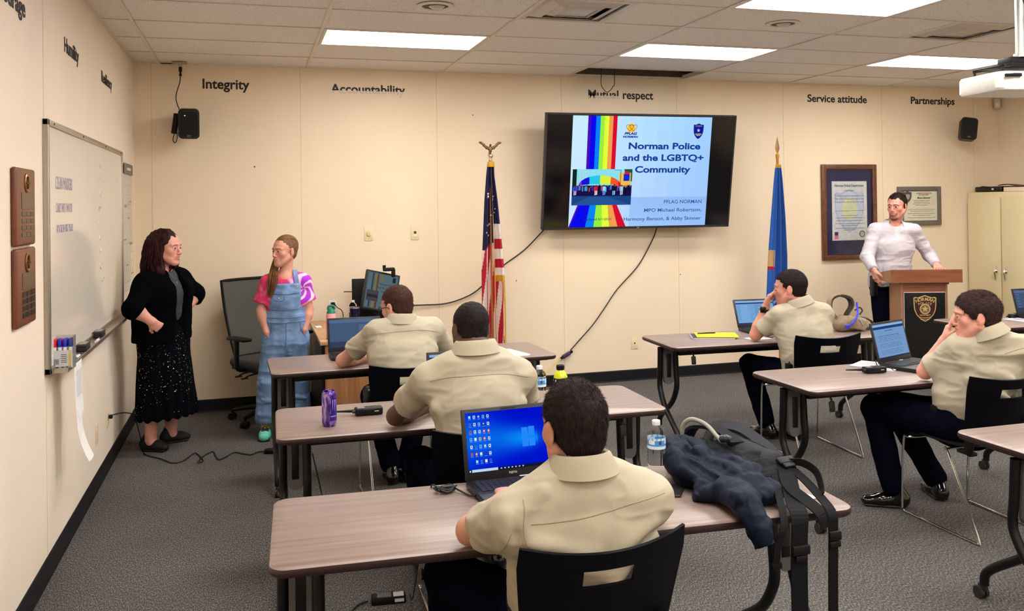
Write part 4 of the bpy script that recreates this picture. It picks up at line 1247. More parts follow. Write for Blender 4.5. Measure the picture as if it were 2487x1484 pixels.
# ------------------------------------------------------------------ framed documents
def frame(x0, z0, x1, z1, fw, fm, lab, name='picture_frame'):
    cx, cz = (x0 + x1) / 2, (z0 + z1) / 2
    t = thing(name, lab, 'framed document', (cx, 0, cz)); w, h = x1 - x0, z1 - z0
    k = MB()
    for s in (-1, 1):
        k.rbox((s * (w / 2 - fw / 2), -0.018, 0), (fw, 0.034, h), 0.006).rbox((0, -0.018, s * (h / 2 - fw / 2)), (w - 2 * fw + 0.004, 0.033, fw), 0.006)
    k.build('frame', fm, t)
    return t, w, h
t, w, h = frame(6.673, 1.112, 7.352, 2.120, 0.05, wood_mat('frame_wood', srgb(80, 44, 26), srgb(116, 70, 44), 20, 20, 0.35, 20), 'tall brown frame holding a white certificate on a navy mat')
MB().b2((-w / 2 + .045, -0.016, -h / 2 + .045), (w / 2 - .045, -0.004, h / 2 - .045)).build('mat_board', mat('navy_mat', srgb(14, 22, 66), 0.25, coat=0.4), t, smooth=False)
D = MB().use(C(224, 226, 226, 0.6)); D.b2((-0.215, -0.019, -0.30), (0.22, -0.0165, 0.325))
def dpoly(P, c, lay, cx=0, cz=0):
    D.use(C(*c, 0.6)); D.prism(P[::-1], 0.0004, FM(-0.0192 - lay * 0.0005, cx, cz))
dpoly(shield_poly(0.37, 0.46), (176, 196, 222), 0, 0, 0.01); dpoly(shield_poly(0.34, 0.42), (198, 208, 224), 1, 0, 0.01)
dpoly([(0.10 * cos(a), 0.12 * sin(a)) for a in np.linspace(0, 2 * pi, 24)[:-1]][::-1], (214, 216, 178), 2, 0, 0.03)
def dtext(s, w_, h_, z, c=(60, 60, 70), x=0, bold=0.01):
    vs, fs = text_geo(s, width=w_, height=h_, extrude=0.0004, align='CENTER', bold=bold); D.use(C(*c, 0.6)); D.add(vs, fs, FM(-0.0212, x, z))
dtext('Norman Police Department', 0.36, 0.026, 0.268); dtext('Code of Ethics', 0.13, 0.012, 0.222)
for s_, z_ in (('To serve and protect the people of the', 0.165), ('City of Norman by enforcing the law,', 0.132), ('keeping peace and serving with honor', 0.100)): dtext(s_, 0.36, 0.017, z_, (110, 116, 130))
for z_, wl in ((0.01, .36), (-0.04, .20), (-0.065, .36), (-0.095, .34), (-0.125, .36), (-0.145, .20), (-0.175, .36), (-0.192, .15)):
    D.use(C(120, 124, 136)); D.b2((-wl / 2, -0.0214, z_), (wl / 2, -0.021, z_ + 0.005))
D.use(C(34, 40, 110)).b2((-0.19, -0.0214, -0.245), (-0.145, -0.021, -0.21)).use(C(214, 110, 120)).b2((-0.19, -0.0214, -0.285), (-0.145, -0.021, -0.245))
D.use(C(96, 100, 84)).lathe([(0.036, 0), (0.036, 0.0006), (0.0001, 0.0008)], (0.155, -0.0205, -0.235), 24, rotm(pi / 2)).use(C(184, 190, 160)).lathe([(0.026, 0), (0.0001, 0.0006)], (0.155, -0.0213, -0.235), 20, rotm(pi / 2))
D.build('certificate', None, t, smooth=False)
MB().b2((-w / 2 + .045, -0.026, -h / 2 + .045), (w / 2 - .045, -0.024, h / 2 - .045)).build('glass', mat('picture_glass', (1, 1, 1), 0.02, trans=1.0, ior=1.05), t, smooth=False)
t, w, h = frame(7.628, 1.458, 8.190, 1.880, 0.045, C(104, 98, 88, 0.4), 'smaller grey-framed mission statement partly hidden behind the man in white')
MB().b2((-w / 2 + .04, -0.012, -h / 2 + .04), (w / 2 - .04, -0.004, h / 2 - .04)).build('backing', C(120, 112, 100), t, smooth=False)
D = MB().use(C(206, 202, 176, 0.6)); D.b2((-0.20, -0.019, -0.16), (0.235, -0.0125, 0.16))
dtext('UNIVERSITY OF OKLAHOMA', 0.20, 0.012, 0.132, (120, 60, 60), 0.06); dtext('POLICE DEPARTMENT', 0.14, 0.012, 0.115, (120, 60, 60), 0.06); dtext('Mission Statement', 0.17, 0.022, 0.078, (50, 48, 44), 0.06)
for z_, wl in ((0.055, .22), (0.038, .2), (0.02, .22), (0.005, .15), (-0.04, .36), (-0.058, .30), (-0.085, .36), (-0.105, .25), (-0.13, .36)): D.use(C(140, 134, 120)); D.b2((0.03 - wl / 2, -0.0205, z_), (0.03 + wl / 2, -0.019, z_ + 0.005))
D.build('statement', None, t, smooth=False)
em = MB().use(C(70, 72, 74, 0.4)).prism(shield_poly(0.10, 0.12)[::-1], 0.006, FM(-0.019, -0.155, 0.10)); em.use(C(150, 146, 130)).prism(shield_poly(0.05, 0.06)[::-1], 0.003, FM(-0.0255, -0.155, 0.10)); em.build('badge', None, t, smooth=False)

# ------------------------------------------------------------------ speakers
def speaker(loc, rx, rz, lab, led=False, ry=0.0):
    t = thing('wall_speaker', lab, 'speaker', loc, rot=(rx, ry, rz), group='black speakers mounted on the back wall')
    B = C(12, 12, 15, 0.45)
    def sec(y, w, h, r): return [(a, y, b) for a, b in rounded_rect(w, h, r, 5)]
    secs = [sec(-0.125, 0.145, 0.225, 0.03), sec(-0.115, 0.165, 0.245, 0.035), sec(-0.02, 0.162, 0.24, 0.035), sec(0.06, 0.11, 0.19, 0.03)]
    n = len(secs[0]); k = MB()
    fs = [(i * n + j, i * n + (j + 1) % n, (i + 1) * n + (j + 1) % n, (i + 1) * n + j) for i in range(3) for j in range(n)]
    k.add([p for s_ in secs for p in s_], fs + [tuple(range(n - 1, -1, -1)), tuple(3 * n + j for j in range(n))])
    k.build('cabinet', B, t)
    MB().prism([(a, b) for a, b in rounded_rect(0.135, 0.205, 0.025, 5)], 0.004, FM(-0.1255)).build('grille', mat('speaker_grille', srgb(7, 7, 9), 0.8, bump=((900, 900, 900), 0.6, 0.001)), t)
    MB().b2((-0.016, -0.132, -0.108), (0.016, -0.1285, -0.088)).build('badge', C(90, 88, 90, 0.35, 0.6), t, smooth=False)
    MB().tube([(0, 0.05, 0), (0, 0.10, 0.0), (0, 0.13, -0.01)], 0.014, 10).build('bracket', M_BLACKM, t)
    if led: MB().lathe([(0.0035, 0), (0.0001, 0.002)], (-0.03, -0.13, 0.07), 10, rotm(pi / 2)).build('power_light', emat('white_led', (1, 1, 1), 3), t)
    return t
speaker((0.445, -0.175, 2.452), radians(12), 0.05, 'black wall speaker with a power brick beside the word Integrity', True)
speaker((8.410, -0.165, 2.475), radians(-12), -0.50, 'black wall speaker angled into the room at the right end', False, 0.16)
t = thing('power_adapter', 'black power brick tucked behind the left wall speaker', 'power adapter', (0.335, -0.12, 2.44))
MB().rbox((0, 0, 0.005), (0.045, 0.06, 0.17), 0.008, 3, rotm(0, radians(8))).build('brick', M_BLACKP, t)
MB().tube([(-0.01, 0.0, -0.08), (-0.02, -0.01, -0.13), (-0.005, -0.01, -0.155), (0.01, 0, -0.13), (0.015, 0.01, -0.07)], 0.0035, 6, smooth=5).build('cord', M_CORD, t)
t = thing('speaker_cord', 'thin cord running from a ceiling socket down to the left speaker', 'cord', (0.375, -0.075, 2.96))
MB().tube([(0, 0, -0.09), (-0.005, 0.0, -0.16), (-0.032, 0.005, -0.25), (-0.035, 0.005, -0.32), (0.0, 0.0, -0.42), (0.02, -0.02, -0.47)], 0.004, 6, smooth=6).build('cord', M_CORD, t)
MB().rbox((0, 0, -0.055), (0.026, 0.026, 0.045), 0.006).lathe([(0.013, 0.0), (0.005, 0.03)], (0, 0, -0.108), 12).build('plug', M_BLACKP, t)
t = thing('ceiling_socket', 'small ceiling socket strip with the speaker cord plugged in', 'socket', (0.37, -0.10, 2.957))
MB().rbox((0.0, 0.0, 0.0), (0.12, 0.045, 0.016), 0.003).rbox((0.005, 0, -0.012), (0.03, 0.03, 0.02), 0.003).build('socket', C(176, 156, 126, 0.5), t)
t = thing('motion_sensor', 'small white motion sensor in the upper right corner of the room', 'sensor', (8.962, -0.045, 2.80), radians(-40))
MB().rbox((0, 0, 0), (0.065, 0.045, 0.115), 0.012, 3).build('housing', C(206, 190, 160, 0.4), t)
MB().rbox((0, -0.022, -0.015), (0.045, 0.012, 0.05), 0.005, 3).build('lens', C(222, 214, 196, 0.3), t)

# ------------------------------------------------------------------ projector
PJ = thing('projector', 'white projector hanging from the ceiling at the right edge', 'projector', (4.90, -4.14, 2.350), radians(-8))
k = MB().use(M_WHITEP); P = rounded_rect(0.42, 0.36, 0.05, 5)
k2 = MB(); n = len(P)
rings = [([(a * 0.96, b * 0.96) for a, b in P], -0.052), (P, -0.040), (P, 0.030), ([(a * 0.97, b * 0.97) for a, b in P], 0.044)]
vs = [(a, b, z) for Q, z in rings for a, b in Q]
k.add(vs, [(i * n + j, i * n + (j + 1) % n, (i + 1) * n + (j + 1) % n, (i + 1) * n + j) for i in range(3) for j in range(n)] + [tuple(range(n - 1, -1, -1)), tuple(3 * n + j for j in range(n))])
k.build('case', None, PJ)
k = MB()
for i in range(9): k.b2((-0.06, -0.1815, -0.026 + i * 0.006), (0.0, -0.1795, -0.0235 + i * 0.006)).b2((0.02, -0.1815, -0.026 + i * 0.006), (0.10, -0.1795, -0.0235 + i * 0.006))
for i in range(5): k.b2((0.2085, -0.13, -0.03 + i * 0.014), (0.2115, 0.1, -0.022 + i * 0.014))
k.build('vent_slots', C(150, 150, 150), PJ, smooth=False)
MB().rbox((-0.12, -0.186, 0.022), (0.05, 0.02, 0.018), 0.004).tube([(-0.14, -0.192, 0.02), (-0.19, -0.195, 0.018)], 0.009, 8).build('plug', M_BLACKP, PJ)
t = thing('projector_mount', 'black and silver pole mount holding the projector under the ceiling', 'projector mount', (4.90, -4.14, 2.395))
MB().rbox((0.03, 0.02, 0.045), (0.30, 0.26, 0.012), 0.004).rbox((0.05, 0.0, 0.075), (0.20, 0.10, 0.045), 0.006).build('cradle', M_BLACKM, t)
for a in (-150, -30, 40, 130):
    d = Vector((cos(radians(a)), sin(radians(a)), 0))
    MB().tube([d * 0.05 + Vector((0.02, 0, 0.05)), d * 0.19 + Vector((0, 0, 0.035))], 0.011, 8, flat=(1.4, 0.6)).cyl(d * 0.18 + Vector((0, 0, 0.0)), d * 0.18 + Vector((0, 0, 0.045)), 0.006, 8).build('arm', M_BLACKM, t)
MB().tube([(0.03, -0.03, 0.10), (0.03, -0.03, 0.60)], 0.027, 20).lathe([(0.07, 0), (0.07, 0.008)], (0.03, -0.03, 0.588), 24).lathe([(0.036, 0), (0.036, 0.02)], (0.03, -0.03, 0.096), 20).build('pole', C(190, 194, 186, 0.3, 0.7), t)
t = thing('projector_cable', 'grey cables looping down from the ceiling beside the projector pole', 'cable', (4.90, -4.14, 2.925))
MB().tube([(-0.02, -0.06, 0.06), (-0.03, -0.09, -0.08), (0.02, -0.10, -0.22), (0.10, -0.11, -0.33), (0.2, -0.12, -0.42)], 0.006, 8, smooth=6).build('cable', C(60, 60, 74, 0.4), t)
MB().tube([(0.05, -0.06, 0.06), (0.055, -0.08, -0.2), (0.09, -0.10, -0.32), (0.16, -0.11, -0.40)], 0.006, 8, smooth=6).build('cable', C(130, 130, 150, 0.4), t)
MB().tube([(0.05, -0.06, -0.40), (0.07, -0.12, -0.47), (0.02, -0.18, -0.53), (-0.08, -0.20, -0.555), (-0.12, -0.192, -0.556)], 0.006, 8, smooth=6).build('cable', C(110, 112, 130, 0.4), t)
# ================================================================== things on and around the tables
TZ = TH + 0.0005

def laptop(loc, rz, tilt, lab, kind, w=0.345, d=0.235, h=0.225):
    t = thing('laptop', lab, 'laptop', loc, radians(rz), group='open laptops')
    B = C(22, 22, 26, 0.42)
    b = MB().rbox((0, 0, 0.013), (w, d, 0.022), 0.005).build('base', B, t)
    kb = MB(); kc = C(30, 30, 34, 0.5)
    MB().b2((-w / 2 + 0.012, -0.03, 0.0238), (w / 2 - 0.012, d / 2 - 0.02, 0.0246)).build('keyboard_deck', C(14, 14, 16, 0.5), b, smooth=False)
    kw = (w - 0.04) / 15
    for r in range(6):
        for c in range(15):
            if r == 5 and 3 < c < 9:
                if c == 4: kb.b2((-w / 2 + 0.02 + c * kw + 0.001, -0.024, 0.0246), (-w / 2 + 0.02 + (c + 5) * kw - 0.001, -0.009, 0.0275))
                continue
            x = -w / 2 + 0.02 + c * kw; y = d / 2 - 0.042 - r * 0.0182
            kb.b2((x + 0.001, y, 0.0246), (x + kw - 0.001, y + 0.0155, 0.0275))
    kb.build('keys', C(34, 34, 38, 0.5), b, smooth=False)
    MB().b2((-0.05, -d / 2 + 0.02, 0.0238), (0.05, -0.045, 0.0246)).build('touchpad', C(30, 30, 34, 0.35), b, smooth=False)
    MB().b2((0.02, d / 2 - 0.018, 0.024), (0.06, d / 2 - 0.006, 0.0246)).build('asset_sticker', C(190, 190, 196), b, smooth=False)
    a = radians(tilt)            # screen leans back from the vertical by tilt
    R = rotm(-a)
    piv = Vector((0, d / 2 - 0.004, 0.020))
    def P(x, y, z): return R @ Vector((x, y, z)) + piv
    s = MB(); s.M = Matrix.Translation(piv) @ R.to_4x4()
    s.rbox((0, 0.006, h / 2 + 0.004), (w, 0.010, h), 0.004)
    sc = s.build('screen_lid', B, t)
    s = MB(); s.M = Matrix.Translation(piv) @ R.to_4x4()
    s.cyl((-w / 2 + 0.02, 0.004, -0.002), (-w / 2 + 0.06, 0.004, -0.002), 0.007, 10).cyl((w / 2 - 0.06, 0.004, -0.002), (w / 2 - 0.02, 0.004, -0.002), 0.007, 10)
    s.build('hinge', B, t)
    D = MB(); D.M = Matrix.Translation(piv) @ R.to_4x4()
    x0, x1, z0, z1 = -w / 2 + 0.014, w / 2 - 0.014, 0.030, h - 0.010
    def q(u0, v0, u1, v1, c, lay=0):
        D.use(EC(*c, 1.0 if kind == 'desktop' else 0.9))
        y = 0.0006 - 0.0004 * (lay + 1)
        a0 = x0 + (x1 - x0) * u0; a1 = x0 + (x1 - x0) * u1; b0 = z1 + (z0 - z1) * v0; b1 = z1 + (z0 - z1) * v1
        D.poly([(a0, y, b1), (a1, y, b1), (a1, y, b0), (a0, y, b0)])
    if kind == 'desktop':
        N = 56
        for i in range(N):
            for j in range(32):
                u, v = (i + .5) / N, (j + .5) / 32
                beam = math.exp(-((v - 0.52 + 0.10 * (0.8 - u)) / (0.10 + 0.45 * max(0, 0.8 - u))) ** 2) * (1 if u < 0.82 else 0.3)
                glow = math.exp(-((u - 0.70) ** 2 + (v - 0.5) ** 2) / 0.05)
                k_ = min(1, 0.55 * beam + 0.5 * glow * 0.6)
                q(i / N, j / 32, (i + 1) / N, (j + 1) / 32, (int(0 + 10 * k_), int(16 + 150 * k_), int(200 + 55 * k_)))
        for (a0_, b0_) in ((0.635, 0.33), (0.715, 0.32), (0.635, 0.50), (0.715, 0.50)):
            q(a0_, b0_, a0_ + 0.072, b0_ + 0.155, (36, 136, 250), 1)
        ic = random.Random(4)
        for r in range(7):
            for c in range(5):
                u, v = 0.035 + c * 0.052, 0.05 + r * 0.125
                if r == 6 and c == 0: continue
                col = ic.choice([(190, 220, 240), (120, 190, 240), (230, 230, 220), (60, 110, 200), (40, 40, 120), (210, 190, 120), (200, 90, 90)])
                q(u, v, u + 0.026, v + 0.05, col, 1); q(u + 0.006, v + 0.012, u + 0.018, v + 0.034, ic.choice([(20, 60, 160), (240, 240, 240), (30, 90, 200)]), 2)
                q(u - 0.002, v + 0.062, u + 0.030, v + 0.068, (120, 170, 240), 1)
        q(0, 0.95, 1, 1, (16, 22, 60), 1); q(0.035, 0.953, 0.33, 0.997, (190, 214, 235), 2); q(0.008, 0.962, 0.022, 0.99, (220, 230, 255), 2)
        for c in range(7): q(0.36 + c * 0.042, 0.965, 0.376 + c * 0.042, 0.985, (190, 200, 235), 2)
        for c in range(5): q(0.86 + c * 0.022, 0.968, 0.87 + c * 0.022, 0.984, (170, 180, 220), 2)
        vs, fs = text_geo('FUJITSU', width=0.030, height=0.007, extrude=0.0003, align='CENTER', bold=0.02)
        L = MB(); L.M = D.M; L.add([Vector((p.x, -0.0003 - p.z + 0.001, p.y + 0.014)) for p in vs], fs); L.build('logo', C(196, 196, 200), sc, smooth=False)
    elif kind == 'doc':
        q(0, 0, 1, 1, (122, 160, 206)); q(0, 0, 1, 0.06, (150, 186, 226), 1); q(0, 0.07, 1, 0.145, (38, 62, 128), 1); q(0, 0.97, 1, 1, (40, 50, 86), 1)
        q(0.36, 0.2, 0.62, 0.215, (60, 80, 130), 1)
        ic = random.Random(int(loc[0] * 100))
        for r in range(13):
            v = 0.30 + r * 0.048
            if r in (0, 5, 9): continue
            a0 = 0.12; 
            while a0 < 0.8:
                L_ = ic.uniform(0.04, 0.16); q(a0, v, min(a0 + L_, 0.86), v + 0.012, (84, 116, 170) if r != 1 else (50, 70, 130), 1); a0 += L_ + 0.02
    elif kind == 'mail':
        q(0, 0, 1, 1, (128, 176, 226)); q(0, 0, 1, 0.07, (150, 190, 230), 1); q(0, 0.08, 1, 0.14, (50, 70, 130), 1); q(0, 0.95, 1, 1, (56, 66, 96), 1)
        ic = random.Random(3)
        for r in range(14):
            v = 0.20 + r * 0.05
            q(0.03, v, 0.10, v + 0.012, (84, 130, 180), 1); q(0.30 + ic.uniform(0, .05), v, 0.46, v + 0.012, (90, 130, 190), 1); q(0.48, v, 0.48 + ic.uniform(.1, .3), v + 0.014, (60, 86, 160), 1)
    else:
        q(0, 0, 1, 1, (72, 92, 124)); q(0, 0, 1, 0.12, (88, 112, 146), 1); q(0, 0.80, 1, 1, (54, 66, 92), 1); q(0.6, 0.2, 0.98, 0.7, (86, 108, 140), 1)
        if kind == 'slate':
            for r in range(5): q(0.05, 0.2 + r * 0.14, 0.12, 0.215 + r * 0.14, (130, 150, 180), 2)
    D.build('display', None, sc, smooth=False)
    # webcam
    s = MB(); s.M = D.M; s.b2((-0.028, -0.0008, h - 0.0065), (0.028, 0.0005, h - 0.001)); s.build('webcam_bar', C(10, 10, 12, 0.3), sc, smooth=False)
    return t
laptop((1.826, -5.040, TZ), 3, 13, 'open laptop with a bright blue desktop and icons on the front table', 'desktop', w=0.355, d=0.245, h=0.245)
laptop((1.955, -3.66, TZ), 0, 12, 'laptop mostly hidden behind the officer with the shaved head', 'doc')
laptop((1.600, -2.03, TZ), 1, 14, 'laptop with a dim grey-blue screen on the furthest left table', 'dim', w=0.36)
laptop((4.700, -2.03, TZ), -4, 22, 'laptop showing a pale blue mail list under the television', 'mail')
laptop((4.700, -3.60, TZ), 20, 14, 'laptop showing a blue document on the right-hand table with the radio', 'doc', w=0.36, h=0.24)
laptop((7.20, -2.24, TZ), -3, 16, 'laptop with a slate blue screen cut by the right edge of the photo', 'slate')

def bottle_water(loc, lab, level=0.62, rz=0):
    t = thing('water_bottle', lab, 'bottle', loc, rz, group='clear plastic water bottles')
    G = mat('clear_pet', (0.93, 0.95, 0.97), 0.04, trans=1.0, ior=1.08, spec=0.8)
    prof = [(0.0, 0.003), (0.022, 0.0), (0.0305, 0.006), (0.0325, 0.012)]
    for i in range(7):
        z = 0.018 + i * 0.0125
        prof += [(0.0325, z), (0.0312, z + 0.006)]
    prof += [(0.0325, 0.107), (0.0325, 0.148), (0.0318, 0.156), (0.0325, 0.160), (0.030, 0.170), (0.022, 0.183), (0.0145, 0.190), (0.0125, 0.194), (0.0125, 0.200)]
    b = MB().lathe(prof, seg=32).build('body', G, t, auto=60)
    MB().lathe([(0.0, 0.191), (0.0142, 0.191), (0.0148, 0.193), (0.0148, 0.206), (0.013, 0.208), (0.0, 0.208)], seg=24).build('cap', C(236, 236, 240, 0.35), t)
    k = MB(); seg = 40
    for i in range(seg):
        a0, a1 = 2 * pi * i / seg, 2 * pi * (i + 1) / seg
        for (z0, z1, c) in ((0.109, 0.120, (214, 230, 242)), (0.120, 0.126, (60, 150, 220)), (0.126, 0.140, (80, 150, 215) if i % 13 < 8 else (226, 232, 240)), (0.140, 0.148, (206, 228, 244) if i % 3 else (120, 180, 230))):
            k.use(C(*c, 0.35)); r = 0.0330
            k.add([(r * cos(a0), r * sin(a0), z0), (r * cos(a1), r * sin(a1), z0), (r * cos(a1), r * sin(a1), z1), (r * cos(a0), r * sin(a0), z1)], [(0, 1, 2, 3)])
    k.use(C(60, 70, 90)).add([(0.0334 * cos(a), 0.0334 * sin(a), z) for a, z in ((-1.75, .126), (-1.45, .126), (-1.45, .140), (-1.75, .140))], [(0, 1, 2, 3)])
    k.build('label', None, t)
    return t
bottle_water((2.325, -5.035, TZ), 'clear water bottle with a white cap beside the navy jacket on the front table')
bottle_water((2.27, -3.86, TZ), 'clear water bottle behind the front officer, left of the yellow drink')
bottle_water((1.745, -0.46, 0.7405), 'clear water bottle on the wooden desk beside the dark tumbler')

t = thing('drink_bottle', 'yellow sports drink bottle with a black cap behind the front officer', 'bottle', (2.40, -3.80, TZ))
MB().lathe([(0.0, 0.0), (0.030, 0.0), (0.035, 0.006), (0.035, 0.10), (0.033, 0.115), (0.035, 0.125), (0.035, 0.135), (0.026, 0.158), (0.017, 0.170), (0.017, 0.174)], seg=28).build('body', C(206, 214, 30, 0.2, coat=0.5), t)
MB().lathe([(0.0, 0.170), (0.0195, 0.170), (0.0205, 0.172), (0.0205, 0.190), (0.018, 0.193), (0.0, 0.193)], seg=24).build('cap', M_BLACKP, t)
k = MB().use(C(22, 22, 20, 0.4)).lathe([(0.0354, 0.06), (0.0356, 0.062), (0.0356, 0.128), (0.0354, 0.130)], seg=28)
k.use(C(230, 230, 220, 0.4))
for i in range(9):
    a = i * 0.7; k.add([(0.036 * cos(a + da), 0.036 * sin(a + da), z) for da, z in ((0, .112), (.22, .116), (.26, .126), (.06, .122))], [(0, 1, 2, 3)])
k.build('label', None, t)

# purple energy drink can
t = thing('drink_can', 'tall purple energy drink can on the second left table', 'can', (1.262, -3.865, TZ))
def can_mat():
    q = NT('can_purple_art'); b = q.b
    mp = q.coord((70, 70, 26)); nz = q.n('ShaderNodeTexNoise'); nz.inputs['Scale'].default_value = 1; nz.inputs['Detail'].default_value = 5
    q.l(mp, 'Vector', nz, 'Vector')
    r = q.ramp(nz, 'Fac', [(0.38, srgb(70, 40, 130)), (0.5, srgb(104, 74, 170)), (0.62, srgb(170, 150, 190))])
    q.l(r, 'Color', b, 'Base Color'); b.inputs['Metallic'].default_value = 0.7; b.inputs['Roughness'].default_value = 0.28
    return q.m
MB().lathe([(0.0, 0.004), (0.022, 0.002), (0.026, 0.0), (0.0325, 0.012), (0.0335, 0.018), (0.0335, 0.140), (0.031, 0.150), (0.0275, 0.157)], seg=36).build('body', can_mat(), t)
MB().lathe([(0.0275, 0.157), (0.0275, 0.159), (0.026, 0.1595), (0.0245, 0.155), (0.0, 0.155)], seg=30).rbox((0.004, 0.003, 0.158), (0.016, 0.024, 0.0015), 0.0006, 1).build('lid', C(110, 60, 190, 0.3, 0.9), t)
k = MB().use(C(72, 44, 170, 0.3, 0.6))
def on_can(a, z, r=0.0340): a -= 1.05; return (r * cos(a), r * sin(a), z)
for (a0, a1, z0, z1) in ((-0.55, 0.75, 0.028, 0.062), (-0.35, 0.7, 0.062, 0.13)):
    for i in range(8):
        b0, b1 = a0 + (a1 - a0) * i / 8, a0 + (a1 - a0) * (i + 1) / 8
        k.add([on_can(b0, z0), on_can(b1, z0), on_can(b1, z1), on_can(b0, z1)], [(0, 1, 2, 3)])
k.use(C(170, 150, 226, 0.3))
for c in (-0.12, 0.16, 0.44):      # three clawed strokes
    k.add([on_can(c - 0.06, 0.122, .0345), on_can(c - 0.03, 0.085, .0345), on_can(c + 0.0, 0.070, .0345), on_can(c + 0.035, 0.10, .0345), on_can(c + 0.07, 0.124, .0345)], [(0, 1, 2, 3, 4)])
k.use(C(216, 200, 240, 0.3))
for i in range(7): k.add([on_can(-0.4 + i * .15, 0.046, .0345), on_can(-0.34 + i * .15, 0.046, .0345), on_can(-0.34 + i * .15, 0.051, .0345), on_can(-0.4 + i * .15, 0.051, .0345)], [(0, 1, 2, 3)])
k.build('artwork', None, t)

def radio(loc, rz, lab, ant=0.11, flat=True):
    t = thing('handheld_radio', lab, 'radio', loc, rz, group='black handheld radios')
    # lying on its back, antenna along -x
    MB().rbox((0.065, 0, 0.019), (0.13, 0.056, 0.034), 0.007, 3).rbox((0.06, 0, 0.022), (0.06, 0.060, 0.02), 0.005).build('body', M_BLACKP, t)
    MB().tube([(0.0, 0.012, 0.02), (-0.02, 0.012, 0.02), (-0.05, 0.013, 0.021), (-ant, 0.014, 0.023)], [0.008, 0.007, 0.0055, 0.003], 10).build('antenna', M_BLACKP, t)
    MB().cyl((0.0, -0.014, 0.021), (-0.014, -0.014, 0.021), 0.007, 14).cyl((0.0, -0.001, 0.021), (-0.010, -0.001, 0.021), 0.005, 12).build('knob', C(34, 34, 36), t)
    k = MB().use(C(120, 120, 124, 0.3)).b2((0.012, -0.018, 0.0362), (0.045, 0.018, 0.0368))
    k.use(C(60, 60, 64))
    for i in range(3):
        for j in range(3): k.b2((0.055 + i * 0.018, -0.02 + j * 0.014, 0.0362), (0.068 + i * 0.018, -0.011 + j * 0.014, 0.0375))
    k.use(C(220, 190, 110)).lathe([(0.004, 0), (0.0, 0.0008)], (0.082, -0.0282, 0.02), 12, rotm(pi / 2)).b2((0.09, -0.0288, 0.018), (0.11, -0.0282, 0.022))
    k.build('keypad', None, t, smooth=False)
    MB().rbox((0.09, 0, 0.004), (0.035, 0.03, 0.010), 0.003).build('belt_clip', C(30, 30, 30), t)
    return t
radio((1.395, -3.705, TZ), 0.02, 'black handheld radio lying by the elbow of the officer with the shaved head')
radio((4.30, -3.66, TZ), -0.05, 'black handheld radio lying in front of the document laptop')
radio((6.98, -2.10, TZ), 0.35, 'black handheld radio lying on papers at the right-edge table', ant=0.05)

# pads and papers
t = thing('legal_pad', 'bright yellow legal pad lying on the spiral notebook', 'notepad', (4.215, -2.130, TZ + 0.0105), radians(-22))
MB().rbox((0, 0, 0.005), (0.20, 0.30, 0.009), 0.0015, 1, rotm(0, 0, pi / 2)).build('pages', C(226, 226, 40, 0.7), t)
t = thing('spiral_notebook', 'dark spiral notebook under the yellow pad', 'notebook', (4.185, -2.125, TZ), radians(-22))
MB().rbox((0, 0, 0.005), (0.30, 0.22, 0.009), 0.001, 1).build('pages', C(206, 204, 214, 0.7), t)
MB().b2((-0.15, -0.11, 0.0096), (0.15, 0.11, 0.0102)).build('cover', C(60, 54, 64, 0.4), t, smooth=False)
k = MB()
for i in range(20): k.tube([(-0.152 + 0.006 * cos(a), -0.10 + i * 0.0105, 0.006 + 0.006 * sin(a)) for a in np.linspace(0, 2 * pi, 8)[:-1]], 0.0007, 4, closed=True)
k.build('spiral', C(150, 150, 156, 0.3, 0.8), t)
t = thing('pen', 'black pen lying across the yellow pad', 'pen', (4.17, -2.07, TZ + 0.0245), radians(-10))
MB().tube([(-0.07, 0, 0), (0.06, 0, 0), (0.07, 0, 0)], [0.0045, 0.0045, 0.001], 10).build('barrel', M_BLACKP, t)
MB().b2((-0.068, -0.0015, 0.004), (-0.03, 0.0015, 0.007)).build('clip', M_CHROME, t, smooth=False)
def papers(name, loc, rz, w, d, n, lab, tint=(228, 226, 232), text=True):
    t = thing(name, lab, 'papers', loc, radians(rz))
    rr = random.Random(int(loc[0] * 37))
    for i in range(n):
        MB().rbox((rr.uniform(-.006, .006), rr.uniform(-.006, .006), 0.0009 + i * 0.0016), (w, d, 0.0012), 0.0004, 1, rotm(0, 0, rr.uniform(-.06, .06))).build('sheet', C(*tint, 0.8), t)
    if text:
        k = MB()
        for i in range(12): k.b2((-w * 0.4, d * 0.4 - i * d * 0.066, n * 0.0016 + 0.0006), (w * (0.38 - 0.2 * (i % 3 == 2)), d * 0.4 - i * d * 0.066 + 0.004, n * 0.0016 + 0.0010))
        k.build('printing', C(150, 146, 160), t, smooth=False)
papers('paper_stack', (2.56, -2.27, TZ), 12, 0.20, 0.28, 3, 'white papers on the right end of the furthest left table', text=False)
papers('paper_stack', (4.52, -3.50, TZ), 30, 0.21, 0.26, 4, 'striped printed papers behind the document laptop')
papers('paper_stack', (7.02, -2.22, TZ), 8, 0.28, 0.22, 4, 'printed papers under the radio at the right-edge table', (226, 214, 224))
papers('paper_stack', (4.47, -2.30, TZ), 5, 0.16, 0.12, 1, 'white note under the forearm of the officer with the wristwatch', text=False)
papers('paper_stack', (2.625, -5.32, TZ), 10, 0.16, 0.22, 3, 'white papers peeking out under the backpack straps', text=False)
t = thing('folio', 'black folio with a pen slot lying by the elbow of the front officer', 'folio', (2.275, -5.17, TZ), radians(-35))
MB().rbox((0, 0, 0.004), (0.15, 0.115, 0.007), 0.0015, 1).build('cover', C(36, 34, 36, 0.4), t)
MB().rbox((0.0, -0.058, 0.004), (0.10, 0.004, 0.004), 0.001, 1).build('page_edge', C(170, 168, 170), t)
t = thing('black_phone', 'black phone lying beyond the shaved officer on the furthest left table', 'phone', (2.30, -2.25, TZ), radians(30))
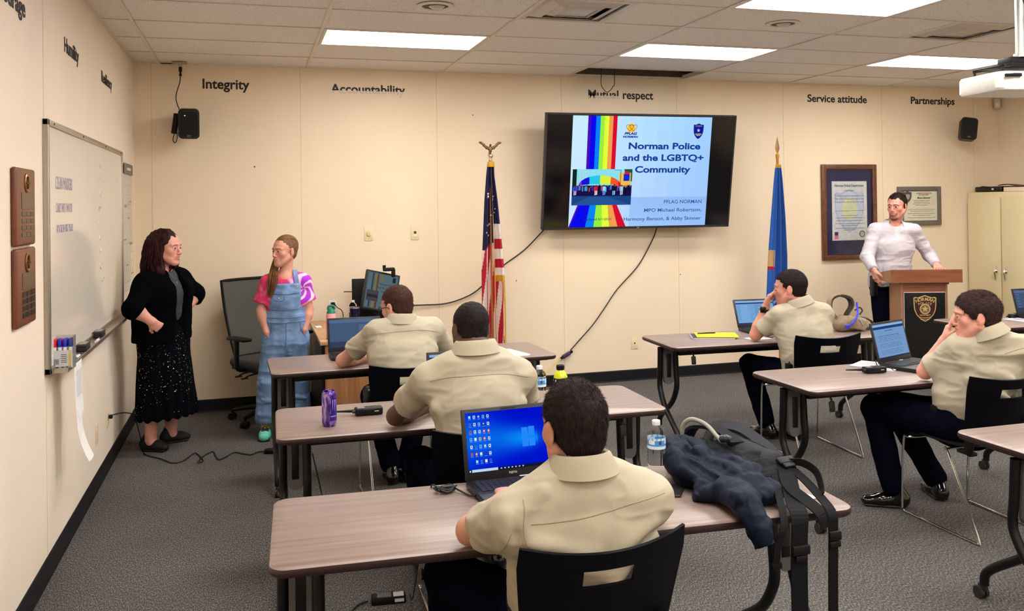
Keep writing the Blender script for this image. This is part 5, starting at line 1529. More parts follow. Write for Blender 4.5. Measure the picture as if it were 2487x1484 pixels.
MB().rbox((0, 0, 0.005), (0.15, 0.075, 0.009), 0.004, 3).build('case', C(20, 20, 22, 0.3), t)
MB().b2((-0.07, -0.033, 0.0094), (0.07, 0.033, 0.0100)).build('glass', C(50, 50, 56, 0.1), t, smooth=False)

# ---------------------------------------------------------------- power leads
def cable(name, pts, lab, r=0.004, m=None, cat='cable', group=None, sm=6):
    p0 = Vector(pts[0]); t = MB().tube([Vector(p) - p0 for p in pts], r, 7, smooth=sm).build(name, m or M_CORD, None)
    t.location = p0
    return tag(t, lab, cat, group)
cable('hdmi_cable', [(3.600, -0.02, 1.50), (3.40, -0.02, 1.31), (3.157, -0.02, 1.145), (2.94, -0.02, 0.950), (2.78, -0.02, 0.872), (2.62, -0.02, 0.835), (2.45, -0.02, 0.832), (2.34, -0.03, 0.834)], 'black cable sagging from the television to the monitor behind the striped flag', 0.006)
t = thing('cable_plug', 'black plug at the end of the sagging cable beside the monitor', 'plug', (2.30, -0.03, 0.834))
MB().rbox((0, 0, 0), (0.075, 0.022, 0.026), 0.004).tube([(-0.037, 0, 0), (-0.09, -0.02, -0.01), (-0.14, -0.06, -0.03)], 0.006, 8).build('plug', M_BLACKP, t)
cable('video_cable', [(4.773, -0.02, 1.50), (4.72, -0.02, 1.37), (4.56, -0.02, 1.12), (4.338, -0.02, 0.90), (4.20, -0.02, 0.72), (4.076, -0.02, 0.565), (3.93, -0.02, 0.42), (3.845, -0.02, 0.335)], 'black cable hanging from the television down to the purple adapter', 0.0055)
t = thing('video_adapter', 'purple-black inline adapter hanging near the outlet under the screen', 'adapter', (3.80, -0.03, 0.296), rot=(0, radians(-28), 0))
MB().rbox((0, 0, 0), (0.085, 0.026, 0.036), 0.006).build('case', C(62, 48, 74, 0.4), t)
MB().rbox((0.055, 0, 0.0), (0.035, 0.020, 0.024), 0.005).rbox((-0.052, 0, 0), (0.025, 0.018, 0.022), 0.004).build('plug', M_BLACKP, t)
cable('yellow_cable', [(3.745, -0.03, 0.265), (3.66, -0.05, 0.205), (3.56, -0.10, 0.14), (3.42, -0.18, 0.06), (3.30, -0.30, 0.006), (3.1, -0.5, 0.006)], 'thin yellow network cable running down from the purple adapter', 0.004, C(206, 196, 60))
cable('looped_cable', [(4.114, -0.25, 3.545), (4.106, -0.25, 2.97), (4.104, -0.25, 2.858), (4.140, -0.25, 2.800), (4.178, -0.25, 2.790), (4.222, -0.25, 2.84), (4.240, -0.25, 2.92), (4.244, -0.25, 3.545)], 'thin dark cable loop hanging out of the missing ceiling tile', 0.0035)
cable('floor_cord', [(0.006, -1.560, 0.357), (0.045, -1.52, 0.362), (0.10, -1.45, 0.352), (0.14, -1.34, 0.30), (0.16, -1.22, 0.15), (0.17, -1.10, 0.012), (0.20, -1.25, 0.006), (0.313, -1.395, 0.006), (0.40, -1.53, 0.006), (0.47, -1.50, 0.006), (0.53, -1.33, 0.006), (0.565, -1.40, 0.006), (0.60, -1.55, 0.006), (0.57, -1.60, 0.014), (0.60, -1.42, 0.008), (0.655, -1.33, 0.006), (0.672, -1.42, 0.006), (0.70, -1.55, 0.006), (0.745, -1.50, 0.006), (0.80, -1.40, 0.006), (0.86, -1.46, 0.006), (0.915, -1.50, 0.006), (0.96, -1.44, 0.006), (1.01, -1.462, 0.010)], 'black power cord wriggling across the carpet from the left wall outlet', 0.0042, cat='cord', sm=7)
t = thing('wall_plug', 'black plug in the left wall outlet', 'plug', (0.0115, -1.560, 0.357), radians(5))
MB().rbox((0.012, 0, 0), (0.024, 0.026, 0.026), 0.005).build('plug', M_BLACKP, t)
t = thing('power_strip', 'black power brick on the carpet under the furthest left table', 'power brick', (1.075, -1.49, 0.0), radians(-14))
MB().rbox((0, 0, 0.016), (0.14, 0.055, 0.03), 0.006).build('case', M_BLACKP, t)
t = thing('power_brick', 'black laptop power brick with a white label on the carpet under the front table', 'power brick', (1.49, -4.085, 0.0), radians(-6))
MB().rbox((0, 0, 0.016), (0.15, 0.06, 0.031), 0.006).build('case', M_BLACKP, t)
k = MB().use(C(190, 190, 190)).b2((0.025, -0.0306, 0.010), (0.065, -0.030, 0.024)).b2((0.02, -0.022, 0.0314), (0.065, 0.022, 0.032)).use(C(90, 90, 92)).b2((-0.05, -0.022, 0.0314), (0.01, 0.022, 0.032))
k.build('label', None, t, smooth=False)
cable('brick_cord', [(1.40, -4.08, 0.014), (1.35, -4.10, 0.008), (1.31, -4.20, 0.006), (1.34, -4.34, 0.006), (1.42, -4.40, 0.006), (1.56, -4.41, 0.006)], 'cord curling from the labelled power brick over the carpet', 0.0045)
cable('laptop_lead', [(1.585, -4.075, 0.02), (1.575, -4.20, 0.05), (1.545, -4.50, 0.30), (1.535, -4.75, 0.60), (1.53, -4.865, 0.70), (1.53, -4.885, 0.745), (1.545, -4.92, 0.745)], 'thin lead rising from the carpet to the front table edge', 0.003)
t = thing('cable_bundle', 'knotted black cable clump on the front table beside the blue laptop', 'cable', (1.565, -4.945, TZ))
for q, (rx, ry, ph_) in enumerate(((0.035, 0.022, 0), (0.028, 0.03, 1.2), (0.04, 0.016, 2.2))):
    MB().tube([(rx * cos(a), ry * sin(a), 0.008 + 0.006 * (1 + sin(2 * a + ph_))) for a in np.linspace(0, 2 * pi, 13)[:-1]], 0.0035, 6, closed=True).build('loop', M_CORD, t)
MB().rbox((0.01, 0, 0.014), (0.05, 0.022, 0.018), 0.006).build('connector', M_BLACKP, t)
cable('charger_lead', [(1.60, -4.955, TZ + 0.012), (1.625, -5.00, TZ + 0.005), (1.637, -5.03, TZ + 0.006), (1.648, -5.05, TZ + 0.012)], 'short lead plugged into the side of the blue-screen laptop', 0.0032)
cable('thin_lead', [(1.18, -3.95, 0.64), (1.22, -3.90, 0.45), (1.26, -3.80, 0.2), (1.30, -3.70, 0.006)], 'thin lead hanging under the left end of the second table', 0.003)
cable('radio_lead', [(4.44, -3.60, TZ + 0.02), (4.46, -3.56, TZ + 0.045), (4.50, -3.54, TZ + 0.035), (4.52, -3.60, TZ + 0.01), (4.50, -3.66, TZ + 0.006)], 'black lead curling behind the radio beside the document laptop', 0.003)

# ---------------------------------------------------------------- things on the wooden desk
DZ = 0.7405
t = thing('pink_bottle', 'pink insulated bottle with a green screw lid on the wooden desk', 'bottle', (1.500, -1.20, DZ))
MB().lathe([(0.0, 0.0), (0.034, 0.0), (0.036, 0.006), (0.036, 0.012)], seg=28).build('base', C(60, 150, 110, 0.4), t)
MB().lathe([(0.036, 0.012), (0.036, 0.185), (0.033, 0.192), (0.028, 0.194)], seg=28).build('body', mat('pink_enamel', srgb(238, 150, 150), 0.4, noise=((40, 40, 40), 0.12, 1)), t)
MB().lathe([(0.033, 0.186), (0.031, 0.205), (0.025, 0.215), (0.022, 0.228), (0.018, 0.230), (0.0, 0.230)], seg=28).tube([(-0.02, 0, 0.22), (-0.018, 0, 0.243), (0.0, 0, 0.25), (0.022, 0, 0.243), (0.026, 0, 0.222)], 0.009, 10, smooth=4, flat=(1.5, 1)).build('lid', C(20, 122, 92, 0.4), t)
t = thing('tumbler', 'dark blue steel tumbler on the wooden desk', 'tumbler', (1.745, -0.60, DZ + 0.0))
MB().lathe([(0.0, 0.0), (0.030, 0.0), (0.033, 0.02), (0.042, 0.15), (0.042, 0.155)], seg=30).build('body', C(16, 22, 58, 0.25, 0.5), t)
MB().lathe([(0.042, 0.155), (0.044, 0.158), (0.043, 0.168), (0.0, 0.170)], seg=30).build('rim_lid', C(160, 160, 164, 0.2, 0.9), t)
t = thing('monitor', 'tilted black monitor mirroring the slide on the wooden desk', 'monitor', (1.95, -0.56, DZ), radians(12))
MB().rbox((0, 0.06, 0.008), (0.24, 0.20, 0.014), 0.005).build('base', M_BLACKP, t)
MB().tube([(0, 0.06, 0.01), (0, 0.07, 0.12), (0, 0.05, 0.24)], 0.022, 12).build('stand', M_BLACKP, t)
s = MB(); s.M = Matrix.Translation((0.02, 0.0, 0.28)) @ (rotm(radians(-14)) @ rotm(0, radians(14), 0)).to_4x4()
s.rbox((0, 0.015, 0), (0.30, 0.03, 0.335), 0.006); sc = s.build('housing', M_BLACKP, t)
D = MB(); D.M = s.M
def dq(u0, v0, u1, v1, c, lay):
    D.use(EC(*c, 0.8)); x = lambda u: (u - .5) * 0.27; z = lambda v: (.5 - v) * 0.305; y = -0.0005 - lay * 0.0004
    D.poly([(x(u0), y, z(v1)), (x(u1), y, z(v1)), (x(u1), y, z(v0)), (x(u0), y, z(v0))])
dq(0, 0, 1, 1, (78, 98, 104), 0); dq(0.02, 0.02, 0.98, 0.98, (92, 116, 122), 1)
for i, c in enumerate([(60, 60, 90), (76, 96, 110), (110, 120, 90), (130, 124, 80), (120, 96, 70), (96, 60, 60)]): dq(.16 + i * .035, 0.02, .195 + i * .035, .5, c, 2); dq(.12 + i * .045, 0.8, .165 + i * .045, .98, c, 2)
dq(.04, .5, .42, .8, (74, 72, 76), 3); dq(.06, .62, .4, .7, (50, 46, 56), 4)
for v, (a, b) in ((.32, (.42, .86)), (.42, (.38, .9)), (.52, (.48, .84))): 
    vs, fs = text_geo({.32: 'Norman Police', .42: 'and the LGBTQ+', .52: 'Community'}[v], width=(b - a) * .27, height=.016, bold=.02); D.use(EC(50, 66, 84, .8)); D.add([Vector(((a - .5) * .27 + p.x, -0.0022, (.5 - v) * .305 + p.y)) for p in vs], fs)
dq(.82, .06, .92, .2, (34, 40, 60), 3); dq(.42, .06, .54, .2, (120, 116, 84), 3)
D.build('display', None, sc, smooth=False)
MB().rbox((0.09, 0.0, 0.463), (0.10, 0.04, 0.03), 0.008).cyl((0.05, 0, 0.47), (0.05, 0, 0.50), 0.014, 12).rbox((0.13, 0.0, 0.43), (0.03, 0.03, 0.07), 0.006).build('webcam', M_BLACKP, t)
t = thing('rear_monitor', 'black flat screen standing behind the tilted monitor', 'monitor', (1.93, -0.25, DZ))
MB().rbox((0, 0, 0.19), (0.34, 0.03, 0.36), 0.006).build('housing', M_BLACKP, t)
MB().rbox((0, 0.0, 0.007), (0.22, 0.16, 0.012), 0.005).build('base', M_BLACKP, t)
MB().tube([(-0.17, 0, 0.26), (-0.24, 0.0, 0.262)], 0.004, 6).build('rod', M_BLACKP, t)
t = thing('white_device', 'small white box with a blue label under the monitor', 'device', (1.88, -0.80, DZ), radians(-3))
MB().rbox((0, 0, 0.03), (0.18, 0.12, 0.056), 0.006).build('case', C(226, 224, 228, 0.4), t)
MB().b2((0.04, -0.0606, 0.01), (0.085, -0.060, 0.05)).build('label', C(110, 130, 190), t, smooth=False)
MB().b2((-0.02, -0.0608, 0.03), (-0.012, -0.060, 0.036)).build('button', M_INK, t, smooth=False)
cable('adapter_cord', [(1.635, -0.012, 0.875), (1.65, -0.05, 0.85), (1.69, -0.06, 0.82), (1.70, -0.08, 0.77), (1.68, -0.16, 0.746)], 'black cord from the white wall outlet down to the wooden desk', 0.004)
t = thing('wall_adapter', 'black charger plugged in the white outlet behind the pink bottle', 'charger', (1.617, -0.0115, 0.875))
MB().rbox((0, -0.02, 0), (0.036, 0.034, 0.036), 0.005).tube([(0, -0.03, -0.015), (-0.005, -0.035, -0.05), (0.005, -0.05, -0.11), (0.0, -0.06, -0.130)], 0.006, 8, smooth=4).build('plug', M_BLACKP, t)
t = thing('paper_note', 'small white card at the back of the wooden desk', 'card', (1.455, -0.50, DZ), radians(4))
MB().rbox((0, 0, 0.004), (0.05, 0.09, 0.006), 0.001, 1).build('card', M_PAPER, t)

# ---------------------------------------------------------------- flags
def flag_stand(t, h):
    MB().lathe([(0.0, 0.0), (0.17, 0.0), (0.17, 0.02), (0.12, 0.045), (0.05, 0.07), (0.03, 0.12), (0.022, 0.16)], seg=32).build('base', M_GOLD, t)
    MB().cyl((0, 0, 0.05), (0, 0, h), 0.0135, 16).build('pole', C(176, 112, 56, 0.35), t)
def drape(t, h_top, fold, rows, colfn, name, fringe=None):
    """rows: list of (z below top, half width, x offset, depth)"""
    zs = [r[0] for r in rows]
    def at(z):
        return [np.interp(z, zs, [r[i] for r in rows]) for i in (1, 2, 3)]
    NU, NV = 90, 150; m = MB()
    P = {}
    for j in range(NV + 1):
        z = zs[0] + (zs[-1] - zs[0]) * j / NV
        hw, xo, dp = at(z)
        for i in range(NU + 1):
            u = i / NU
            P[i, j] = (xo + hw * (2 * u - 1) + 0.15 * hw * sin(fold * 2 * pi * u), -0.016 + dp * sin(fold * 2 * pi * u + 1.1) - dp * 0.6, h_top - z - 0.0 * u)
    for i in range(NU):
        for j in range(NV):
            m.use(colfn((i + .5) / NU, (j + .5) / NV))
            m.add([P[i, j], P[i, j + 1], P[i + 1, j + 1], P[i + 1, j]], [(0, 1, 2, 3)])
    bm = bmesh.new()
    for v in m.v: bm.verts.new(v)
    bm.verts.ensure_lookup_table()
    for f, mi in zip(m.f, m.mi):
        q = bm.faces.new([bm.verts[i] for i in f]); q.material_index = mi; q.smooth = True
    bmesh.ops.remove_doubles(bm, verts=bm.verts, dist=1e-5)
    me = bpy.data.meshes.new(name); bm.to_mesh(me); bm.free()
    for q in m.mats: me.materials.append(q)
    o = bpy.data.objects.new(name, me); COL.objects.link(o); o.parent = t
    so = o.modifiers.new('thickness', 'SOLIDIFY'); so.thickness = 0.002
    return P, NU, NV
FN, FR, FWt, FG = mat('flag_navy', srgb(22, 20, 66), 0.75), mat('flag_red', srgb(178, 20, 40), 0.7), mat('flag_white', srgb(226, 212, 206), 0.7), mat('flag_fringe', srgb(206, 156, 44), 0.7, bump=((300, 300, 60), 0.8, 0.004))
t = thing('american_flag', 'gold-fringed flag of stars and red and white stripes on an eagle-topped pole', 'flag', (2.990, -0.34, 0))
flag_stand(t, 2.135)
def us(u, v):
    # v 0 top .. 1 bottom; the hoist side is gathered at the pole
    if abs(u - 0.50 - 0.03 * v) < 0.018 + 0.006 * v: return FG
    if u > 0.53:
        if v < 0.33: return FN
        if v < 0.355: return FWt
        if v > 0.60:
            return FG if v < 0.635 or u > 0.90 else FR
        return FR if int((v - 0.355) / 0.052) % 2 else FWt
    if v < 0.42 + 0.10 * (0.5 - u): return FN
    s = (u + 0.55 * v) * 9.5
    if v > 0.975: return FG
    return FR if int(s) % 2 else FWt
rows = [(0.0, 0.030, 0.0, 0.006), (0.12, 0.038, -0.005, 0.016), (0.35, 0.062, 0.0, 0.025), (0.60, 0.080, 0.005, 0.03), (0.95, 0.105, 0.010, 0.035), (1.25, 0.110, 0.015, 0.035), (1.55, 0.105, 0.02, 0.035), (1.68, 0.09, 0.035, 0.03)]
def us2(u, v):
    if u > 0.53 and v > 0.635:           # lower right is the red field running down to the fringed corner
        return FG if u > 0.90 or v > 0.965 else (FR if int((u + .55 * v) * 9.5) % 2 else FWt)
    return us(u, v)
P_, NU, NV = drape(t, 2.115, 3, rows, us2, 'cloth')
k = MB(); rr = random.Random(9)
for q in range(13):
    v = 0.16 + 0.25 * rr.random(); u = 0.10 + 0.33 * rr.random() if q % 3 else 0.60 + 0.2 * rr.random()
    if u > .5: v = 0.16 + 0.15 * rr.random()
    a = Vector(P_[int(u * NU), int(v * NV)]); r_ = 0.011 if u < .5 else 0.008
    k.prism([((r_ if i % 2 == 0 else r_ * .45) * sin(pi * i / 5 + q), (r_ if i % 2 == 0 else r_ * .45) * cos(pi * i / 5 + q)) for i in range(10)][::-1], 0.003, FM(a.y - 0.0035, a.x, a.z))
k.build('stars', FWt, t, smooth=False)
MB().lathe([(0.030, 0), (0.033, 0.01), (0.030, 0.045), (0.022, 0.05)], (0, -0.015, 2.075), 18).build('top_fringe', FG, t)
EG = mat('antique_brass', srgb(122, 98, 72), 0.35, 0.8)
MB().lathe([(0.010, -0.12), (0.010, -0.03), (0.018, -0.03), (0.018, -0.02), (0.010, -0.015), (0.026, 0.005), (0.026, 0.020), (0.0, 0.036)], (0, 0, 2.165), 18).build('finial_ball', M_CHROME, t)
eg = Sdf()
c = Vector((0, 0, 2.235))
eg.ell(c + Vector((0, 0, -0.005)), (0.016, 0.015, 0.034), k=0.008); eg.ell(c + Vector((0, -0.008, 0.035)), (0.010, 0.014, 0.012), k=0.008); eg.cap(c + Vector((0, -0.02, 0.036)), c + Vector((0, -0.032, 0.028)), 0.005, 0.002, k=0.004)
eg.cap(c + Vector((0, 0.01, -0.03)), c + Vector((0, 0.03, -0.05)), 0.010, 0.014, k=0.008)
for s in (-1, 1):
    pr = [(0.012, 0.015), (0.035, 0.024), (0.058, 0.046), (0.078, 0.066), (0.100, 0.070)]
    for (a, b), (a2, b2) in zip(pr, pr[1:]): eg.ecap(c + Vector((s * a, 0.004, b - 0.01)), c + Vector((s * a2, 0.004, b2 - 0.01)), (0, 1, 0), 0.006, 0.014 - 0.04 * a, 0.005, max(0.004, 0.014 - 0.09 * a2 + 0.004), k=0.006)
v, f = eg.mesh(0.0035); np_obj('eagle', v + np.array([2.990, -0.34, 0]), f, EG, t)

BL = mat('flag_blue', srgb(36, 92, 176), 0.65); BL2 = mat('flag_light', srgb(170, 200, 226), 0.6); TN = mat('flag_tan', srgb(196, 156, 104), 0.7); BR = mat('flag_brown', srgb(128, 84, 40), 0.7)
t = thing('state_flag', 'blue gold-fringed state flag with a painted shield, on a spear-topped pole', 'flag', (5.935, -0.34, 0))
flag_stand(t, 2.16)
def ok(u, v):
    if v < 0.02: return FG
    if abs(u - 0.62) < 0.03 and v > 0.1: return FG if v < 0.72 else TN
    if u > 0.66:
        if v > 0.70 and v < 0.76: return FG
        if v > 0.58 and u > 0.92 and v < 0.62: return FR
        if v > 0.66: return BR if v > 0.80 else FG
        return BL
    if v > 0.52 and u < 0.22:
        if v < 0.62: return TN
        if v < 0.64: return FR
    if 0.70 < v < 0.90:
        if abs(((u * 7 + v * 19) % 1.0) - .5) < .17 and .25 < u < .6: return BL2
    return BL
rows = [(0.0, 0.032, 0.0, 0.006), (0.15, 0.045, -0.005, 0.018), (0.5, 0.075, -0.010, 0.028), (0.9, 0.105, -0.02, 0.034), (1.3, 0.115, -0.035, 0.036), (1.62, 0.125, -0.05, 0.036)]
drape(t, 2.10, 3, rows, ok, 'cloth')
MB().lathe([(0.012, -0.1), (0.012, -0.01), (0.018, 0.0), (0.018, 0.03), (0.008, 0.04), (0.008, 0.045)], (0, 0, 2.17), 18).build('collar', M_GOLD, t)
k = MB(); sp_ = [(0.0, 0.0), (0.010, 0.0), (0.026, 0.05), (0.014, 0.11), (0.0, 0.165)]
vs = []; fs = []
for (r_, z_) in sp_:
    vs += [(r_, 0, z_), (0, r_ * 0.3, z_), (-r_, 0, z_), (0, -r_ * 0.3, z_)]
for i in range(4):
    for j in range(4): fs.append((i * 4 + j, i * 4 + (j + 1) % 4, (i + 1) * 4 + (j + 1) % 4, (i + 1) * 4 + j))
k.add([Vector(v) + Vector((0, 0, 2.215)) for v in vs], fs); k.build('spear_finial', mat('spear_brass', srgb(168, 132, 90), 0.35, 0.7), t, smooth=False)

# ---------------------------------------------------------------- backpack, jacket, sling bag
def cloth_disp(v, f, amp, sc, seed=0.0, aniso=(1, 1, 1), billow=0.0):
    n = vnormals(v, f)
    q = v * np.array(aniso)
    w = q + 0.35 / sc * np.stack([vnoise(q, sc * 0.7, seed + 3), vnoise(q, sc * 0.7, seed + 11), vnoise(q, sc * 0.7, seed + 19)], axis=1)
    r = 1 - np.abs(vnoise(w, sc, seed)) * 2.2
    r2 = 1 - np.abs(vnoise(w, sc * 2.1, seed + 7)) * 2.2
    b = np.abs(vnoise(w, sc, seed)) * 2 + np.abs(vnoise(w, sc * 2.3, seed + 5)) * 0.9 - 0.9
    return v + n * (amp * ((r * 0.7 + r2 * 0.3) * 0.8 * (1 - billow) + b * billow))[:, None]
NAVY = mat('navy_nylon', srgb(11, 21, 40), 0.6, bump=((260, 260, 260), 0.2, 0.002), spec=0.2)
PACK = mat('black_nylon', srgb(11, 11, 16), 0.7, bump=((420, 420, 420), 0.35, 0.002), spec=0.2)
PACKG = mat('grey_nylon', srgb(40, 40, 46), 0.75, bump=((420, 420, 420), 0.35, 0.002), spec=0.2)
Z = TZ
bp_ = thing('backpack', 'black and grey backpack with hanging straps on the right end of the front table', 'backpack', (2.56, -5.25, Z))
B = Sdf()
B.ecap((2.50, -5.03, Z + 0.062), (2.62, -5.33, Z + 0.052), (1, 0.38, 0), 0.115, 0.060, 0.105, 0.050, k=0.03)
B.ecap((2.55, -5.10, Z + 0.095), (2.63, -5.29, Z + 0.082), (1, 0.38, 0), 0.085, 0.040, 0.070, 0.034, k=0.02)
B.rbx((2.57, -5.19, Z + 0.022), (0.12, 0.17, 0.022), 0.02, k=0.03)
B.cap((2.46, -5.02, Z + .12), (2.56, -5.02, Z + .125), .014, .014, .02, 's'); B.cap((2.50, -5.08, Z + .17), (2.70, -5.16, Z + .12), .012, .010, .02, 's'); B.cap((2.53, -5.26, Z + .14), (2.70, -5.30, Z + .10), .010, .008, .015, 's')
B.plane((0, 0, Z + 0.002), (0, 0, -1))
v, f = B.mesh(0.005); v = cloth_disp(v, f, 0.007, 17, 2.0, billow=.8)
v[v[:, 2] < Z + .001, 2] = Z + .001
np_obj('main_body', v, f, PACK, bp_)
B = Sdf(); B.ecap((2.585, -5.11, Z + 0.118), (2.650, -5.27, Z + 0.100), (1, 0.4, 0), 0.055, 0.026, 0.050, 0.022, k=0.02)
v, f = B.mesh(0.005); v = cloth_disp(v, f, 0.003, 14, 5.0); np_obj('front_pocket', v, f, PACKG, bp_)
def strap(pts, w, th, name, parent, m_, side=None, sm=5):
    """flat webbing along pts, side = direction across the web"""
    P = catmull([Vector(p) for p in pts], sm); vs = []; n = len(P)
    for i, p in enumerate(P):
        T = (P[min(i + 1, n - 1)] - P[max(i - 1, 0)]).normalized()
        s = Vector(side) if side else Vector((1, 0, 0)); s = (s - T * s.dot(T)).normalized(); nn = T.cross(s)
        vs += [p + s * w / 2 + nn * th / 2, p - s * w / 2 + nn * th / 2, p - s * w / 2 - nn * th / 2, p + s * w / 2 - nn * th / 2]
    fs = [(i * 4 + j, i * 4 + (j + 1) % 4, (i + 1) * 4 + (j + 1) % 4, (i + 1) * 4 + j) for i in range(n - 1) for j in range(4)]
    fs += [(3, 2, 1, 0), tuple((n - 1) * 4 + j for j in range(4))]
    return MB().add(vs, fs).build(name, m_, parent, world=True, smooth=False)
WEB = mat('black_webbing', srgb(9, 9, 12), 0.75, bump=((60, 60, 900), 0.5, 0.002), spec=0.2)
# padded shoulder straps folded over the top of the pack, then webbing hanging over the table edge
strap([(2.56, -4.98, Z + 0.10), (2.60, -4.97, Z + 0.145), (2.66, -5.03, Z + 0.15), (2.69, -5.13, Z + 0.12), (2.70, -5.22, Z + 0.09)], 0.06, 0.012, 'shoulder_strap', bp_, PACKG, (0.4, 1, 0.3))
strap([(2.46, -4.98, Z + 0.09), (2.50, -4.985, Z + 0.15), (2.545, -5.03, Z + 0.165), (2.57, -5.10, Z + 0.15), (2.575, -5.17, Z + 0.135)], 0.055, 0.012, 'shoulder_strap', bp_, PACK, (1, 0.3, 0))
E1 = -5.575
strap([(2.655, -5.32, Z + 0.10), (2.625, -5.40, Z + 0.075), (2.585, -5.49, Z + 0.035), (2.555, E1 + .012, Z + 0.010), (2.545, E1, Z - 0.06), (2.543, E1, Z - 0.18), (2.545, E1, Z - 0.36), (2.550, E1, Z - 0.50)], 0.058, 0.004, 'hanging_strap', bp_, WEB)
strap([(2.665, -5.33, Z + 0.10), (2.675, -5.42, Z + 0.07), (2.680, -5.50, Z + 0.035), (2.672, E1 + .012, Z + 0.010), (2.668, E1, Z - 0.04), (2.665, E1, Z - 0.2), (2.662, E1, Z - 0.43)], 0.034, 0.004, 'hanging_strap', bp_, WEB)
strap([(2.60, -5.36, Z + 0.09), (2.55, -5.46, Z + 0.045), (2.51, E1 + .03, Z + 0.012), (2.490, E1, Z - 0.02), (2.470, E1, Z - 0.06), (2.462, E1, Z - 0.12)], 0.024, 0.004, 'hanging_strap', bp_, WEB)
strap([(2.665, -5.33, Z + 0.105), (2.705, -5.36, Z + 0.108), (2.725, -5.41, Z + 0.09), (2.710, -5.46, Z + 0.055), (2.69, -5.49, Z + 0.04)], 0.026, 0.004, 'loop_strap', bp_, WEB, (0.3, -0.6, 1))
strap([(2.645, -5.35, Z + 0.098), (2.605, -5.44, Z + 0.062), (2.622, -5.50, Z + 0.035), (2.640, E1 + .014, Z + 0.008), (2.648, E1, Z - 0.03)], 0.05, 0.004, 'loop_strap', bp_, WEB)
for (x_, z_) in ((2.545, Z - 0.085), (2.668, Z - 0.055)):
    MB().rbox((x_, E1 - .008, z_), (0.062 if x_ < 2.6 else 0.044, 0.014, 0.030), 0.005).rbox((x_, E1 - .008, z_ - 0.026), (0.040, 0.011, 0.020), 0.004).build('buckle', M_BLACKP, bp_, world=True)
MB().rbox((2.660, -5.335, Z + 0.112), (0.07, 0.03, 0.016), 0.006, 3, rotm(0.5, 0, 0.2)).rbox((2.660, -5.355, Z + 0.102), (0.05, 0.02, 0.012), 0.004, 3, rotm(0.5, 0, 0.2)).build('buckle', M_BLACKP, bp_, world=True)
MB().rbox((2.550, E1 - .004, Z - 0.51), (0.062, 0.012, 0.03), 0.003).build('strap_end', WEB, bp_, world=True)
MB().rbox((2.662, E1 - .004, Z - 0.44), (0.040, 0.012, 0.04), 0.003).build('strap_end', WEB, bp_, world=True)
MB().rbox((2.460, E1 - .004, Z - 0.125), (0.036, 0.012, 0.018), 0.003).build('strap_end', WEB, bp_, world=True)
MB().tube([(2.455, -4.985, Z + 0.10), (2.455, -4.99, Z + 0.165), (2.475, -5.02, Z + 0.195), (2.505, -5.07, Z + 0.185), (2.520, -5.12, Z + 0.155), (2.525, -5.15, Z + 0.14)], 0.008, 12, smooth=6).build('drinking_tube', C(140, 138, 128, 0.35), bp_, world=True)
MB().lathe([(0.006, 0), (0.014, 0.004), (0.014, 0.03), (0.011, 0.034), (0.008, 0.05), (0.0, 0.052)], (2.525, -5.145, Z + 0.150), 16, rotm(radians(75), 0, 0.2)).build('bite_valve', C(50, 54, 64, 0.3), bp_, world=True)
MB().lathe([(0.010, 0), (0.010, 0.006), (0.0, 0.007)], (2.530, -5.175, Z + 0.155), 14).build('valve_button', C(190, 200, 214, 0.2), bp_, world=True)
MB().tube([(2.60, -5.04, Z + 0.125), (2.66, -5.14, Z + 0.125), (2.69, -5.25, Z + 0.10), (2.69, -5.31, Z + 0.09)], 0.0035, 6, smooth=5).build('zip', M_BLACKP, bp_, world=True)

jk = thing('navy_jacket', 'crumpled navy jacket lying on the table against the backpack', 'jacket', (2.42, -5.25, Z))
B = Sdf()
B.ecap((2.425, -5.00, Z + 0.070), (2.425, -5.15, Z + 0.062), (1, 0.1, 0.1), 0.058, 0.070, 0.085, 0.060, k=0.05)
B.ecap((2.43, -5.12, Z + 0.065), (2.455, -5.32, Z + 0.048), (1, 0.3, 0), 0.085, 0.060, 0.100, 0.045, k=0.05)
B.ecap((2.50, -5.25, Z + 0.06), (2.545, -5.42, Z + 0.036), (1, 0.3, 0.1), 0.075, 0.052, 0.065, 0.034, k=0.04)
B.ecap((2.36, -5.30, Z + 0.026), (2.45, -5.40, Z + 0.034), (0.3, 1, 0), 0.052, 0.025, 0.050, 0.030, k=0.03)
B.cap((2.415, -5.36, Z + 0.055), (2.395, -5.50, Z + 0.050), 0.046, 0.046, k=0.015)
B.cap((2.395, -5.50, Z + 0.050), (2.405, -5.565, Z + 0.000), 0.046, 0.042, k=0.015)
B.cap((2.405, -5.565, Z + 0.0), (2.415, -5.580, Z - 0.045), 0.040, 0.036, k=0.01)
B.cap((2.42, -5.60, Z - 0.095), (2.412, -5.58, Z - 0.03), 0.030, 0.022, k=0.008, op='s')
for a, b, r_ in (((2.44, -4.98, Z + .15), (2.42, -5.14, Z + .125), .012), ((2.37, -5.10, Z + .13), (2.44, -5.30, Z + .10), .011), ((2.47, -5.14, Z + .14), (2.50, -5.34, Z + .105), .013), ((2.44, -5.34, Z + .10), (2.47, -5.46, Z + .07), .014), ((2.36, -5.20, Z + .10), (2.40, -5.36, Z + .07), .010)):
    B.cap(a, b, r_, r_ * .7, k=0.02, op='s')
v, f = B.mesh(0.0045)
v = cloth_disp(v, f, 0.017, 11, 9.0, (1.2, 0.5, 1), billow=.85); v = relax(v, f, 2); v = cloth_disp(v, f, 0.003, 30, 2.0)
# rests on the table top, folds over its front edge
on = (v[:, 1] > -5.495) & (v[:, 2] < Z + 0.0015); v[on, 2] = Z + 0.0015
fr = (v[:, 1] > -5.515) & (v[:, 1] <= -5.495) & (v[:, 2] < Z); v[fr, 1] = -5.515
np_obj('cloth', v, f, NAVY, jk, it=0)

